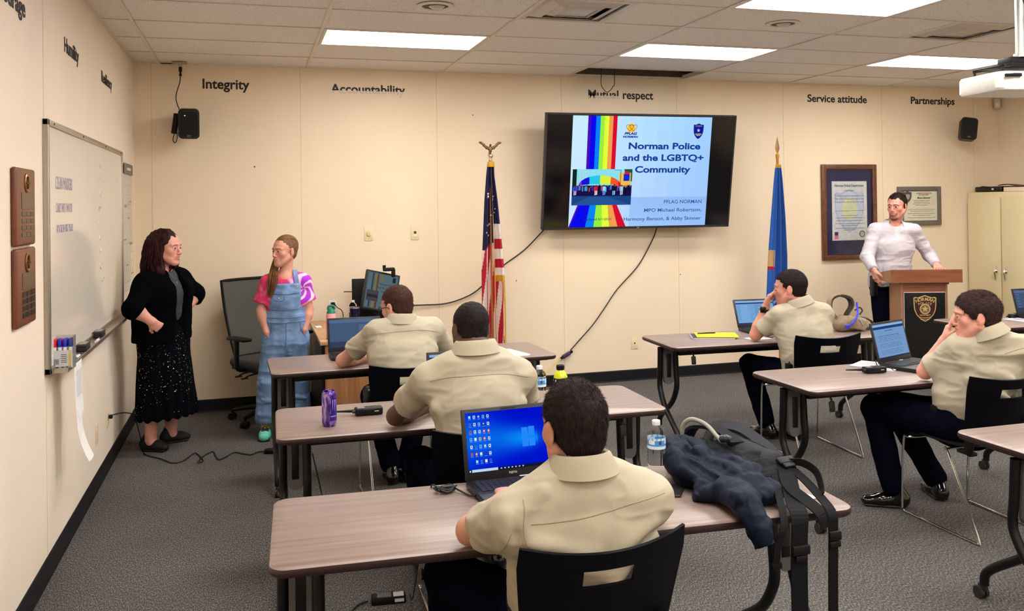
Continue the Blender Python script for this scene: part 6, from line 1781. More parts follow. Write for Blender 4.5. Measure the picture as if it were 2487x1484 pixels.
sb = thing('sling_bag', 'tan sling bag with a blue cord on the table beyond the wristwatch officer', 'bag', (5.33, -2.18, Z))
TAN = mat('tan_canvas', srgb(142, 124, 98), 0.8, bump=((400, 400, 400), 0.4, 0.002)); DKW = mat('dark_webbing', srgb(52, 44, 38), 0.8)
B = Sdf()
B.ecap((5.24, -2.20, Z + 0.06), (5.42, -2.19, Z + 0.05), (0, 1, 0), 0.08, 0.062, 0.07, 0.05, k=0.03)
B.ecap((5.28, -2.26, Z + 0.08), (5.40, -2.25, Z + 0.045), (0, 1, 0), 0.04, 0.045, 0.035, 0.035, k=0.02)
B.rbx((5.355, -2.262, Z + 0.055), (0.055, 0.028, 0.042), 0.012, np.array([[.96, 0, -.28], [0, 1, 0], [.28, 0, .96]]), 0.008)
B.cap((5.27, -2.28, Z + .10), (5.43, -2.27, Z + .075), .006, .005, .008, 's')
B.plane((0, 0, Z + 0.002), (0, 0, -1))
v, f = B.mesh(0.005); v = cloth_disp(v, f, 0.009, 17, 4.0, billow=.7); v[v[:, 2] < Z + .001, 2] = Z + .001; np_obj('body', v, f, TAN, sb)
strap([(5.22, -2.20, Z + 0.07), (5.17, -2.18, Z + 0.16), (5.18, -2.17, Z + 0.235), (5.25, -2.17, Z + 0.265), (5.33, -2.18, Z + 0.245), (5.345, -2.19, Z + 0.19), (5.28, -2.22, Z + 0.13), (5.24, -2.215, Z + 0.05)], 0.055, 0.010, 'shoulder_strap', sb, DKW, (0.1, 1, -0.1))
strap([(5.215, -2.20, Z + 0.07), (5.162, -2.18, Z + 0.16), (5.172, -2.17, Z + 0.245), (5.25, -2.17, Z + 0.277), (5.342, -2.18, Z + 0.253), (5.358, -2.19, Z + 0.19), (5.285, -2.22, Z + 0.12), (5.245, -2.215, Z + 0.045)], 0.060, 0.006, 'strap_binding', sb, TAN, (0.1, 1, -0.1))
strap([(5.40, -2.18, Z + 0.05), (5.46, -2.17, Z + 0.085), (5.52, -2.18, Z + 0.07), (5.545, -2.20, Z + 0.03), (5.50, -2.22, Z + 0.012), (5.42, -2.22, Z + 0.02)], 0.045, 0.010, 'waist_strap', sb, DKW, (0.1, 1, 0.2))
MB().tube([(5.355, -2.245, Z + 0.22), (5.350, -2.26, Z + 0.17), (5.315, -2.30, Z + 0.125), (5.265, -2.325, Z + 0.085), (5.235, -2.315, Z + 0.055)], 0.007, 8, smooth=5).build('blue_cord', C(50, 60, 220, 0.4), sb, world=True)
MB().rbox((5.225, -2.305, Z + 0.05), (0.04, 0.02, 0.026), 0.008).build('blue_buckle', C(36, 50, 210, 0.4), sb, world=True)
MB().tube([(5.39, -2.18, Z + 0.15), (5.43, -2.18, Z + 0.17), (5.455, -2.18, Z + 0.145), (5.43, -2.18, Z + 0.115)], 0.006, 8, smooth=5).build('grab_loop', DKW, sb, world=True)
MB().rbox((5.355, -2.298, Z + 0.075), (0.012, 0.004, 0.06), 0.002, 1, rotm(0, -0.6, 0)).build('tag', C(150, 150, 160), sb, world=True)

# ================================================================== people
def skin_mat():
    t = NT('skin'); b = t.b
    a = t.n('ShaderNodeVertexColor'); a.layer_name = 'Col'
    t.l(a, 'Color', b, 'Base Color')
    b.inputs['Roughness'].default_value = 0.5
    b.inputs['Subsurface Weight'].default_value = 0.12
    b.inputs['Subsurface Radius'].default_value = (0.012, 0.005, 0.003)
    b.inputs['Subsurface Scale'].default_value = 1.0
    mp = t.coord((220, 220, 220)); nz = t.n('ShaderNodeTexNoise'); nz.inputs['Scale'].default_value = 1
    t.l(mp, 'Vector', nz, 'Vector')
    bp = t.n('ShaderNodeBump'); bp.inputs['Strength'].default_value = 0.15; bp.inputs['Distance'].default_value = 0.001
    t.l(nz, 'Fac', bp, 'Height'); t.l(bp, 'Normal', b, 'Normal')
    return t.m
M_SKIN = skin_mat()
M_KHAKI = mat('khaki_twill', srgb(174, 164, 142), 0.8, noise=((14, 14, 14), 0.04, 3), bump=((700, 700, 700), 0.25, 0.001))
M_NAVYT = mat('dark_navy_twill', srgb(9, 11, 24), 0.9, noise=((14, 14, 14), 0.08, 3), spec=0.02)
M_SHOE = mat('polished_black_leather', srgb(9, 9, 11), 0.15, coat=0.5)

def V(*a): return np.array(a if len(a) == 3 else a[0], dtype=float)
class Frame:
    """head or hand frame: o origin, x right, y forward, z up"""
    def __init__(s, o, f, up=(0, 0, 1), sc=1.0):
        s.o = V(o); s.y = nrm(f); x = np.cross(s.y, nrm(up)); s.x = nrm(x); s.z = np.cross(s.x, s.y); s.s = sc
        s.ax = np.stack([s.x, s.y, s.z])
    def p(s, x, y, z): return s.o + s.s * (x * s.x + y * s.y + z * s.z)
    def d(s, x, y, z): return x * s.x + y * s.y + z * s.z
    def loc(s, v): return ((v - s.o) @ s.ax.T) / s.s

class Person:
    def __init__(s, base, label, skin, flush=(0.80, 0.62, 0.58)):
        s.t = thing('person', label, 'person', base)
        s.B = Sdf(); s.fine = []; s.skin = np.array(srgb(*skin)) * 0.88; s.flush = np.array(flush); s.paint = []; s.hd = None; s.bvh = {}
    # --- body parts -----------------------------------------------------
    def head(s, c, fwd, up=(0, 0, 1), sc=1.0, female=False, heavy=0.0, mouth=0.0):
        F = s.hd = Frame(c, fwd, up, sc); B = s.B; q = sc
        E = lambda x, y, z, a, b, d, k=0.012, op='u': B.ell(F.p(x, y, z), (a * q, b * q, d * q), F.ax, k, op)
        Cc = lambda a, b, ra, rb, k=0.008, op='u': B.cap(F.p(*a), F.p(*b), ra * q, rb * q, k, op)
        w = 0.074
        E(0, -0.018, 0.040, w, 0.096, 0.082)
        E(0, 0.035, 0.035, w * 0.88, 0.055, 0.062, 0.03)
        E(0, 0.034, -0.035, 0.058 + heavy * 0.6, 0.056, 0.082, 0.03)
        for m in (-1, 1):
            Cc((m * (0.055 + heavy), -0.002, -0.045), (m * 0.018, 0.066, -0.098), 0.022, 0.016, 0.025)
            E(m * 0.044, 0.058, -0.020, 0.020, 0.018, 0.022, 0.022)
            Cc((m * 0.014, 0.090, 0.026), (m * 0.048, 0.074, 0.024), 0.008 if female else 0.011, 0.008, 0.014)
            E(m * 0.0315, 0.101, 0.004, 0.017, 0.016, 0.012, 0.012, 's')
            E(m * 0.0315, 0.076, 0.003, 0.0160, 0.0130, 0.0125, 0.006)
            Cc((m * 0.018, 0.0885, 0.0092), (m * 0.032, 0.0915, 0.0108), 0.0030, 0.0034, 0.003); Cc((m * 0.032, 0.0915, 0.0112), (m * 0.046, 0.0825, 0.0080), 0.0034, 0.0026, 0.003)
            Cc((m * 0.019, 0.0885, -0.0045), (m * 0.032, 0.0895, -0.0075), 0.0022, 0.0026, 0.004); Cc((m * 0.032, 0.0895, -0.0075), (m * 0.045, 0.082, -0.0045), 0.0026, 0.0022, 0.004)
            E(m * 0.011, 0.098, -0.037, 0.0085, 0.011, 0.0075, 0.007)
            B.ell(F.p(m * 0.0065, 0.108, -0.045), (0.0035 * q, 0.005 * q, 0.004 * q), F.ax, 0.003, 's')
            # ear
            a = 0.30; ex = F.d(m * cos(a), -sin(a) * 0.9, 0); ax = np.stack([nrm(ex), nrm(np.cross(F.z, ex)), F.z])
            B.ell(F.p(m * 0.079, -0.012, -0.004), (0.0075 * q, 0.019 * q, 0.032 * q), ax, 0.010)
            B.ell(F.p(m * 0.0885, -0.014, 0.002), (0.0050 * q, 0.0105 * q, 0.019 * q), ax, 0.004, 's')
            B.ell(F.p(m * 0.077, -0.002, -0.028), (0.006 * q, 0.009 * q, 0.010 * q), ax, 0.006)
            B.ell(F.p(m * 0.082, 0.005, -0.008), (0.004 * q, 0.004 * q, 0.007 * q), ax, 0.004)
        E(0, 0.068, -0.103, 0.024, 0.021, 0.018, 0.02)
        Cc((0, 0.088, 0.018), (0, 0.108, -0.030), 0.0065, 0.0105, 0.010)
        E(0, 0.084, -0.064, 0.024, 0.014, 0.020, 0.018)
        mo = mouth
        for m in (-1, 1):
            Cc((0, 0.0990, -0.0575 + mo * .3), (m * 0.022, 0.087, -0.0625), 0.0050, 0.0022, 0.003)
            Cc((0, 0.0975, -0.0695 - mo), (m * 0.020, 0.086, -0.0645), 0.0060, 0.0024, 0.003)
            Cc((0, 0.1045, -0.0633 - mo * .4), (m * 0.022, 0.0925, -0.0635), 0.0030 + mo * .5, 0.0016, 0.002, 's')
        s.fine.append((F.o - 0.135 * q, F.o + 0.135 * q, 0.0026 * q))
        def pt(v, col):
            L = F.loc(v)
            near = np.all(np.abs(L) < 0.14, axis=1)
            fc = near & (L[:, 1] > 0.02)
            ch = np.exp(-(((np.abs(L[:, 0]) - 0.042) / 0.022) ** 2 + ((L[:, 2] + 0.028) / 0.022) ** 2)) * fc
            no = np.exp(-((L[:, 0] / 0.016) ** 2 + ((L[:, 2] + 0.034) / 0.018) ** 2)) * fc
            ea = (np.abs(L[:, 0]) > 0.079) & near & (L[:, 1] < 0.02)
            w_ = np.clip(ch * 0.55 + no * 0.45 + ea * 0.5, 0, 1)[:, None]
            col[:] = col * (1 - w_) + col * s.flush * 1.12 * w_
            lip = (np.abs(L[:, 0]) < 0.024) & (np.abs(L[:, 2] + 0.0635 + mo * .3) < 0.0105 + mo - np.abs(L[:, 0]) * 0.25) & (L[:, 1] > 0.084)
            col[lip] = col[lip] * np.array([0.84, 0.58, 0.57])
            if mo > 0.002:
                dk = (np.abs(L[:, 0]) < 0.018) & (np.abs(L[:, 2] + 0.0635 + mo * .4) < mo * .6) & (L[:, 1] < 0.094) & (L[:, 1] > 0.07); col[dk] = np.array([0.05, 0.015, 0.012])
        s.paint.append(pt)
        return F
    def neck(s, nb, r=0.056):
        F = s.hd; nb = V(nb)
        s.B.cap(F.p(0, -0.028, -0.045), nb, r * 0.96, r * 1.05, 0.025)
        s.nb = nb
    def limb(s, pts, rs, k=0.02):
        for a, b, ra, rb in zip(pts, pts[1:], rs, rs[1:]): s.B.cap(a, b, ra, rb, k)
    def arm(s, sh, el, wr, q=1.0):
        sh, el, wr = V(sh), V(el), V(wr); m = el + (wr - el) * 0.3
        s.limb([sh, el, ], [0.047 * q, 0.040 * q]); s.limb([el, m, wr], [0.039 * q, 0.042 * q, 0.026 * q])
    def hand(s, wr, F_, N_, curl=(0.3, 0.3, 0.3, 0.3), thumb=1, sc=1.0, spread=0.08, thc=0.5):
        """F_ finger direction, N_ palm normal, thumb=+1/-1 side along F x N"""
        wr = V(wr); F = nrm(F_); N = V(N_); N = nrm(N - F * (N @ F)); T = np.cross(F, N) * thumb; B = s.B; q = sc
        B.ecap(wr, wr + F * 0.080 * q, T, 0.030 * q, 0.020 * q, 0.040 * q, 0.014 * q, k=0.018)
        B.ell(wr + (F * 0.035 + T * 0.026 + N * 0.008) * q, (0.02 * q, 0.02 * q, 0.02 * q), k=0.02)
        L = [(0.044, 0.026, 0.021), (0.048, 0.030, 0.022), (0.044, 0.027, 0.021), (0.034, 0.021, 0.018)]
        for i, (o, l) in enumerate(zip((0.030, 0.010, -0.010, -0.029), L)):
            p = wr + (F * (0.082 - 0.004 * abs(i - 1)) + T * o) * q; a = curl[i]; ang = 0.0
            sp = (1.4 - i) * spread
            for j in range(3):
                ang += a * (0.9, 1.1, 0.8)[j]
                d = (F * cos(sp) + T * sin(sp)) * cos(ang) + N * sin(ang)
                r0 = (0.0092, 0.0084, 0.0076)[j] * q; n = p + d * l[j] * q
                B.cap(p, n, r0, r0 * 0.92, 0.0045); p = n
        p = wr + (F * 0.026 + T * 0.030 + N * 0.006) * q
        for j, (l, r0) in enumerate(((0.040, 0.012), (0.032, 0.0105), (0.026, 0.0092))):
            a = 0.75 - j * thc * 0.45
            d = nrm(F * cos(a) + T * sin(a) + N * (0.25 + thc * 0.3 * j)); n = p + d * l * q
            B.cap(p, n, r0 * q, r0 * 0.9 * q, 0.007); p = n
        c = wr + F * 0.07 * q
        s.fine.append((c - 0.125 * q, c + 0.125 * q, 0.0030))
    def torso(s, S, J, g, w=1.0, shr=0.055, belly=0.0, bust=0.0, k=0.05):
        side = V(J['shR']) - V(J['shL']); P, W, Cn, nb = V(J['pel']), V(J['waist']), V(J['chest']), V(J['nb'])
        S.ecap(P, W, side, 0.165 * w + g, 0.115 * w + g, 0.150 * w + g + belly, 0.108 * w + g + belly, k=k)
        S.ecap(W, Cn, side, 0.150 * w + g + belly, 0.108 * w + g + belly, 0.168 * w + g, 0.118 * w + g, k=k)
        up = Cn + (nb - Cn) * 0.62
        S.ecap(Cn, up, side, 0.168 * w + g, 0.118 * w + g, 0.140 * w + g, 0.080 * w + g, k=k)
        lo = Cn + (nb - Cn) * 0.84
        for q in ('shL', 'shR'): S.cap(V(J[q]), lo, shr + g, 0.050 + g, k=k)
        if bust:
            F = Frame(Cn, J['front'])
            for m in (-1, 1): S.ell(F.p(m * 0.075, 0.075, 0.01), (0.065 + g, 0.06 + g, 0.065 + g), k=0.05)
    def body(s, h=0.009):
        v, f = s.B.mesh(h, s.fine)
        col = np.tile(s.skin, (len(v), 1))
        for p in s.paint: p(v, col)
        n_ = vnoise(v, 60.0)[:, None]; col = np.clip(col * (1 + 0.05 * n_), 0, 1)
        np_obj('body', v, f, M_SKIN, s.t, col=col)
        s.bv = (v, f)
        s.bvh['body'] = BVHTree.FromPolygons([Vector(a) for a in v], [tuple(a) for a in f])
    def cloth(s, name, S, m, h=0.008, amp=0.006, sc=9.0, seed=0.0, key=None, an=(1, 1, 1), col=None, parent=None):
        v, f = S.mesh(h)
        v = relax(v, f, 2)
        if amp: v = cloth_disp(v, f, amp, sc, seed, an)
        o = np_obj(name, v, f, m, parent or s.t, col=col(v) if col is not None else None, it=0)
        s.bvh[key or name] = BVHTree.FromPolygons([Vector(a) for a in v], [tuple(a) for a in f])
        return o
    # --- details ----------------------------------------------------------
    def eyes(s, look=(0, 1, 0), iris=(60, 90, 110)):
        F = s.hd; g = nrm(F.d(*look))
        for m in (-1, 1):
            c = F.p(m * 0.0315, 0.0808, 0.0020); r = 0.0122 * F.s
            k = MB(); X = nrm(np.cross(g, F.z)); Zv = np.cross(X, g)
            M = Matrix(((X[0], Zv[0], g[0]), (X[1], Zv[1], g[1]), (X[2], Zv[2], g[2])))
            n = 12; pr = [(r * sin(pi * i / n), -r * cos(pi * i / n)) for i in range(n + 1)]
            for i in range(n):
                k.use(C(226, 216, 208, 0.25) if i < n - 3 else C(*iris, 0.2) if i < n - 1 else C(8, 8, 8, 0.1))
                k.lathe([pr[i], pr[i + 1]] if pr[i][0] > 1e-6 else [(1e-6, pr[i][1]), pr[i + 1]], c, 14, M)
            k.build('eye', None, s.t, world=True)
    def project(s, key, p, d):
        """point p moved along d onto the surface of key"""
        h = s.bvh[key].ray_cast(Vector(p), Vector(nrm(d)))
        return h[0], h[1]
    def brows(s, col, L=0.005, dens=60, lift=0.0):
        F = s.hd; k = MB(); rr = random.Random(2)
        for m in (-1, 1):
            for i in range(dens):
                u = i / dens; x = 0.013 + 0.036 * u; z = 0.021 + 0.005 * sin(pi * min(1, u * 1.2)) - 0.003 * u + lift + rr.uniform(-.0018, .0018)
                h = s.project('body', F.p(m * x, 0.16, z), F.d(0, -1, 0))
                if h[0] is None: continue
                p = V(h[0]); d = nrm(F.d(m * 1.0, 0.0, 0.35 - 0.6 * u)); n = V(h[1]); w = np.cross(d, n) * 0.0010
                k.add([p - w + n * .0003, p + w + n * .0003, p + d * L + n * 0.0012], [(0, 1, 2)])
        k.build('eyebrows', col, s.t, world=True)
    def hair_strands(s, k, v, f, n, L, comb, rnd=0.5, wid=0.0008, lift=0.5, mask=None, seed=1):
        """short blades over a scalp mesh"""
        g = np.random.default_rng(seed); nm = vnormals(v, f)
        c = v[f].mean(axis=1); keep = np.arange(len(f)) if mask is None else np.nonzero(mask(c))[0]
        if len(keep) == 0: return
        idx = g.choice(keep, n); w = g.random((n, 4)); w /= w.sum(1, keepdims=True)
        P = (v[f[idx]] * w[:, :, None]).sum(1); N = nm[f[idx, 0]]
        cd = comb(P) if callable(comb) else np.tile(np.array(comb, float), (n, 1))
        cd = cd - N * np.clip((cd * N).sum(1), -9, 9)[:, None]; cd /= np.maximum(np.linalg.norm(cd, axis=1), 0.25)[:, None]
        D = N * lift + cd + g.normal(size=(n, 3)) * rnd * 0.5
        D /= np.linalg.norm(D, axis=1)[:, None]
        W = np.cross(D, g.normal(size=(n, 3))); W /= np.linalg.norm(W, axis=1)[:, None]
        l = L * (0.6 + 0.8 * g.random(n))[:, None]
        a = P - W * wid * .5 - N * 0.001; b = P + W * wid * .5 - N * 0.001; t_ = P + D * l
        base = len(k.v)
        k.v.extend(map(tuple, np.stack([a, b, t_], 1).reshape(-1, 3).tolist()))
        k.f.extend([(base + 3 * i, base + 3 * i + 1, base + 3 * i + 2) for i in range(n)]); k.mi.extend([0] * n)
    def short_hair(s, m, t=0.008, top=0.012, n=6000, L=0.010, hairline=0.052, name='hair', comb=(0, 0.6, 0.2), seed=1, lift=0.7, side_t=None, rec=0.0, temple=0.075, nape=-0.062):
        F = s.hd; H = Sdf(); q = F.s; st_ = t if side_t is None else side_t
        H.ell(F.p(0, -0.018, 0.040), ((0.074 + st_) * q, (0.096 + st_) * q, (0.082 + top * .6) * q), F.ax, 0.01)
        H.ell(F.p(0, 0.020, 0.048), ((0.062 + st_) * q, (0.062 + st_) * q, (0.052 + top) * q), F.ax, 0.02)
        H.ell(F.p(0, -0.045, -0.025), ((0.055 + st_ * .6) * q, (0.050 + st_ * .6) * q, (0.050) * q), F.ax, 0.03)
        # inner face follows the skull so the cap is a shell
        H.plane(F.p(0, temple, hairline), F.d(0, 0.80, -0.60), 0.006)
        H.plane(F.p(0, -0.06, nape), F.d(0, 0.42, -0.91), 0.01)
        for mm in (-1, 1):
            H.ell(F.p(mm * 0.088, 0.002, -0.018), (0.026 * q, 0.025 * q, 0.036 * q), F.ax, 0.006, 's')
            if rec: H.ell(F.p(mm * 0.052, 0.085, 0.085), (0.026 * q, rec * q, 0.045 * q), F.ax, 0.008, 's')
        v, f = H.mesh(0.004 * q)
        v = relax(v, f, 2); n_ = vnormals(v, f)
        v = v + n_ * (0.0018 * vnoise(v, 95.0, seed) + 0.0012 * vnoise(v, 200.0, seed + 5))[:, None]
        k = MB(); k.v = list(map(tuple, v.tolist())); k.f = [tuple(a) for a in f.tolist()]; k.mi = [0] * len(k.f)
        def cb(P):
            w_ = np.clip((F.loc(P)[:, 2] - .055) / .05, 0, 1)[:, None]
            return w_ * F.d(*comb) + (1 - w_) * F.d(0, -.25, -1)
        s.hair_strands(k, v, f, n, L, cb, 0.34, 0.0011, lift, seed=seed)
        s.bvh['hair'] = BVHTree.FromPolygons([Vector(a) for a in v], [tuple(a) for a in f])
        return k.build(name, m, s.t, world=True)
    def collar(s, m, nb, up, fwd, r=0.062, h=0.038, gap=0.5, drop=0.016, rise=0.0, wide=0.030, name='collar'):
        """folded shirt collar: ring around the neck axis, open at the front"""
        F = Frame(nb, fwd, up); k = MB()
        def fn(u, v):
            a = gap + (2 * pi - 2 * gap) * u            # from front right round the back
            fr = cos(a); sx, sy = sin(a), cos(a)
            bk = 0.5 - 0.5 * fr
            pr = [(0.0, -0.012), (0.001, h * (0.55 + 0.45 * bk)), (0.007, h * (0.60 + 0.45 * bk)), (0.012, h * (0.5 + 0.45 * bk)), (wide, -drop * (1.0 + 0.9 * max(0, fr)))]
            t_ = v * (len(pr) - 1); i = min(int(t_), len(pr) - 2); e = t_ - i
            dr = pr[i][0] + (pr[i + 1][0] - pr[i][0]) * e; dz = pr[i][1] + (pr[i + 1][1] - pr[i][1]) * e
            return F.p(sx * (r + dr) * 1.05, sy * (r + dr) * 0.98 - 0.004, dz + rise * fr)
        k.surf(fn, 40, 12, 0.0022)
        return k.build(name, m, s.t, world=True)
    def seam(s, key, pts, d, m, r=0.0016, name='seam', parent=None, off=0.0006, sm=8):
        """thin stitched line laid on a garment"""
        Q = []
        for p in catmull(pts, sm):
            h = s.bvh[key].ray_cast(Vector(p) - Vector(nrm(d)) * 0.4, Vector(nrm(d)))
            if h[0] is not None: Q.append(h[0] + h[1] * off)
        if len(Q) > 2: MB().tube(Q, r, 5).build(name, m, parent or s.t, world=True)
    def shoe(s, an, d, m, L=0.27, name='shoe', w=1.0, sole=None):
        an = V(an); d = nrm(V(d[0], d[1], 0)); side = np.cross(d, V(0, 0, 1)); S = Sdf()
        h = V(an[0], an[1], 0) - d * 0.045
        S.ecap(h + V(0, 0, 0.042), h + d * 0.11 + V(0, 0, 0.040), side, 0.034 * w, 0.040, 0.040 * w, 0.036, k=0.03)
        S.ecap(h + d * 0.11 + V(0, 0, 0.034), h + d * (L - 0.075) + V(0, 0, 0.030), side, 0.041 * w, 0.034, 0.040 * w, 0.026, k=0.03)
        S.cap(h + V(0, 0, 0.05), h + d * 0.03 + V(0, 0, 0.105), 0.036 * w, 0.040 * w, 0.03)
        S.plane((0, 0, 0.003), (0, 0, -1), 0.003)
        v, f = S.mesh(0.006); o = np_obj(name, v, f, m, s.t, it=2)
        S = Sdf(); S.ecap(h + V(0, 0, 0.009), h + d * (L - 0.075) + V(0, 0, 0.009), side, 0.038 * w, 0.011, 0.044 * w, 0.011, k=0.01); S.plane((0, 0, 0.0015), (0, 0, -1), 0.002)
        v, f = S.mesh(0.005); np_obj('sole', v, f, sole or C(12, 12, 13, 0.5), o, it=1)
        return o
    def trousers(s, J, m, g=0.014, amp=0.007, w=1.0, name='trousers', thr=(0.085, 0.062, 0.055), seed=3, hem=0.07, extra=None, h=0.009):
        S = Sdf(); P = V(J['pel']); side = V(J['hipR']) - V(J['hipL'])
        S.ecap(P, P + V(0, 0, 0.10), side, 0.165 * w + g, 0.118 * w + g, 0.150 * w + g, 0.108 * w + g, k=0.04)
        for q in 'LR':
            hp, kn, an = V(J['hip' + q]), V(J['kn' + q]), V(J['an' + q])
            S.cap(hp, kn, thr[0] + g, thr[1] + g, 0.04); S.cap(kn, an + (kn - an) * hem, thr[1] + g, thr[2] + g * .6, 0.03)
            bk = nrm((hp - kn) + (an - kn))
            S.cap(kn + bk * 0.05, kn + bk * 0.05 + side * 0.1, 0.012, 0.012, 0.02, 's')
        if extra: extra(S)
        return s.cloth(name, S, m, h, amp, 8.0, seed)
    def shirt(s, J, m, g=0.014, w=1.0, sleeve=0.62, amp=0.006, h=0.007, belly=0.0, seed=0.0, folds=(), sr=(0.058, 0.066), tuck=0.0, name='shirt', shr=0.052, sc=9.0, k=0.05):
        S = Sdf()
        for q in 'LR':
            sh, el = V(J['sh' + q]), V(J['el' + q]); e = sh + (el - sh) * sleeve; ax = nrm(el - sh)
            S.cap(sh, e + ax * .03, sr[0] + g * .5, sr[1] + g * .3, 0.035)
            # trim the rounded sleeve end flat and hollow it around the arm
            S.rbx(e + ax * 0.10, (0.10, 0.12, 0.12), 0.01, np.stack([ax, nrm(np.cross(ax, V(0.1, 0.2, 1))), nrm(np.cross(ax, np.cross(ax, V(0.1, 0.2, 1))))]), 0.003, 's')
            S.cap(e - ax * 0.03, e + ax * 0.05, sr[1] - 0.010, sr[1] - 0.004, 0.006, 's')
        s.torso(S, J, g, w, shr, belly, k=k)
        for (a, b, ra, rb, kk, op) in folds: S.cap(a, b, ra, rb, kk, op)
        nb = V(J['nb']); up = nrm(s.hd.p(0, -0.03, -0.04) - nb)
        S.cap(nb + up * 0.015, nb + up * 0.15, 0.066, 0.085, 0.012, 's')
        P = V(J['pel'])
        S.plane(P + V(0, 0, 0.01), (0, 0, -1), 0.01)
        s.S = S
        return s.cloth(name, S, m, h, amp, sc, seed, an=(.75, 1, 1.5))

def hair_mat(name, a, b, rough=0.5):
    t = NT(name); q = t.b; mp = t.coord((90, 90, 40)); nz = t.n('ShaderNodeTexNoise'); nz.inputs['Scale'].default_value = 1; nz.inputs['Detail'].default_value = 4
    a, b = [c * .8 for c in a], [c * .86 for c in b]
    t.l(mp, 'Vector', nz, 'Vector'); r = t.ramp(nz, 'Fac', [(0.25, srgb(*a)), (0.8, srgb(*b))]); t.l(r, 'Color', q, 'Base Color')
    q.inputs['Roughness'].default_value = rough + .15; q.inputs['Specular IOR Level'].default_value = 0.2
    return t.m
# ------------------------------------------------------------------ five seated officers in khaki shirts
M_SEAMK = mat('khaki_seam', srgb(150, 138, 108), 0.8)
M_BELT = mat('belt_leather', srgb(12, 12, 14), 0.35)
FSGN = -1.0
def officer(base, label, skin, J, head, sc, hair, yoke, w=1.0, hk=0.007, sleeve=0.60, amp=0.006, seed=0.0, folds=(), neck_r=0.056, heavy=0.004, arms='LR', flush=(0.85, 0.62, 0.58), belly=0.01, shr=0.052, feet=None):
    P = Person(base, label, skin, flush)
    F = P.head(head[0], head[1], head[2] if len(head) > 2 else (0, 0, 1), sc, heavy=heavy)
    P.neck(J['nb'], neck_r)
    P.torso(P.B, J, -0.012, w, 0.045)
    for q in 'LR':
        P.arm(J['sh' + q], J['el' + q], J['wr' + q], 1.02)
        P.limb([V(J['hip' + q]), V(J['kn' + q]), V(J['an' + q])], [0.07, 0.05, 0.035])
        hd = J['hand' + q]; P.hand(J['wr' + q], hd[0], hd[1], hd[2], hd[3], 1.0, *(hd[4:] if len(hd) > 4 else ()))
    P.body(0.011)
    P.shirt(J, M_KHAKI, 0.012, w, sleeve, amp, hk, belly, seed, folds, shr=shr)
    P.trousers(J, M_NAVYT, 0.010, w=w)
    pl = V(J['pel']); B_ = Sdf(); sd = V(J['shR']) - V(J['shL'])
    B_.ecap(pl + V(0, 0, 0.045), pl + V(0, 0, 0.075), sd, 0.150 * w + 0.034, 0.108 * w + 0.034, 0.150 * w + 0.034, 0.108 * w + 0.034, k=0.01)
    B_.plane(pl + V(0, 0, 0.085), (0, 0, 1), 0.004); B_.plane(pl + V(0, 0, 0.038), (0, 0, -1), 0.004)
    v, f = B_.mesh(0.009); np_obj('belt', v, f, M_BELT, P.t)
    up = nrm(F.p(0, -0.03, -0.04) - V(J['nb']))
    ax = np.cross(V(J['shR']) - V(J['shL']), V(0, 0, 1)) * -1
    P.collar(M_KHAKI, V(J['nb']) + up * 0.016, up * 0.8 + V(0, 0, 0.35), -ax * FSGN, r=neck_r + 0.008, wide=0.034, drop=0.018)
    if yoke: P.seam('shirt', [V(q) for q in yoke[0]], yoke[1], M_SEAMK, 0.0014, 'yoke_seam')
    for q in 'LR':
        d = feet[q] if feet else (0, 1)
        P.shoe(J['an' + q], d, M_SHOE)
    return P
FLAT = ((0, 1, 0), (0, 0, -1), (0.28, 0.25, 0.28, 0.32))
def foldset(shL, shR, cw, dy, n=3):
    """creases fanning from the armpits over the back"""
    out = []
    for s, sh in ((1, V(shL)), (-1, V(shR))):
        a = sh + V(s * 0.015, dy, -0.10)
        for (dx, dz) in ((0.13, -0.02), (0.12, -0.075), (0.075, -0.13))[:n]:
            out.append((a, a + V(s * dx, dy * 0.25, dz), 0.012, 0.004, 0.030, 'u'))
    return out

# front officer, nearest the camera
sL, sR = (1.612, -5.655, 0.872), (1.985, -5.665, 0.900)
J = dict(pel=(1.80, -5.55, .52), waist=(1.80, -5.585, .66), chest=(1.795, -5.63, .82), nb=(1.795, -5.668, .995), shL=sL, shR=sR,
         elL=(1.53, -5.455, .785), wrL=(1.70, -5.23, .790), elR=(2.10, -5.455, .785), wrR=(1.96, -5.25, .790), handL=((0.35, 1, -0.05), (0, 0, -1), (.3, .3, .3, .3), -1), handR=((-0.35, 1, -0.05), (0, 0, -1), (.3, .3, .3, .3), 1),
         hipL=(1.71, -5.52, .53), hipR=(1.90, -5.52, .53), knL=(1.53, -5.14, .535), knR=(2.02, -5.12, .535), anL=(1.56, -5.10, .09), anR=(2.0, -5.06, .09))
fa = [((1.63, -5.745, .84), (1.80, -5.765, .80), .014, .005, .03, 'u'), ((1.64, -5.735, .79), (1.85, -5.75, .73), .014, .005, .03, 'u'), ((1.97, -5.74, .86), (1.86, -5.76, .79), .014, .005, .03, 'u'),
      ((1.98, -5.72, .80), (1.84, -5.75, .71), .014, .005, .03, 'u'), ((1.57, -5.70, .90), (1.52, -5.56, .83), .014, .008, .025, 'u'), ((1.665, -5.72, .965), (1.60, -5.72, .90), .012, .008, .02, 'u'),
      ((1.585, -5.735, .86), (1.60, -5.72, .76), .012, .010, .02, 's')]
P = officer((1.80, -5.5, 0), 'person with short dark hair in a khaki shirt, seen from behind at the blue-screen laptop', (206, 150, 124), J,
            ((1.790, -5.625, 1.098), (-0.10, 1, -0.08)), 1.05, None, (((1.625, -5.80, .888), (1.72, -5.82, .890), (1.85, -5.82, .905), (2.01, -5.79, .930)), (0, 1, 0)), w=1.02, hk=0.005, amp=0.010, seed=1.0, folds=fa, sleeve=0.66, shr=0.056)
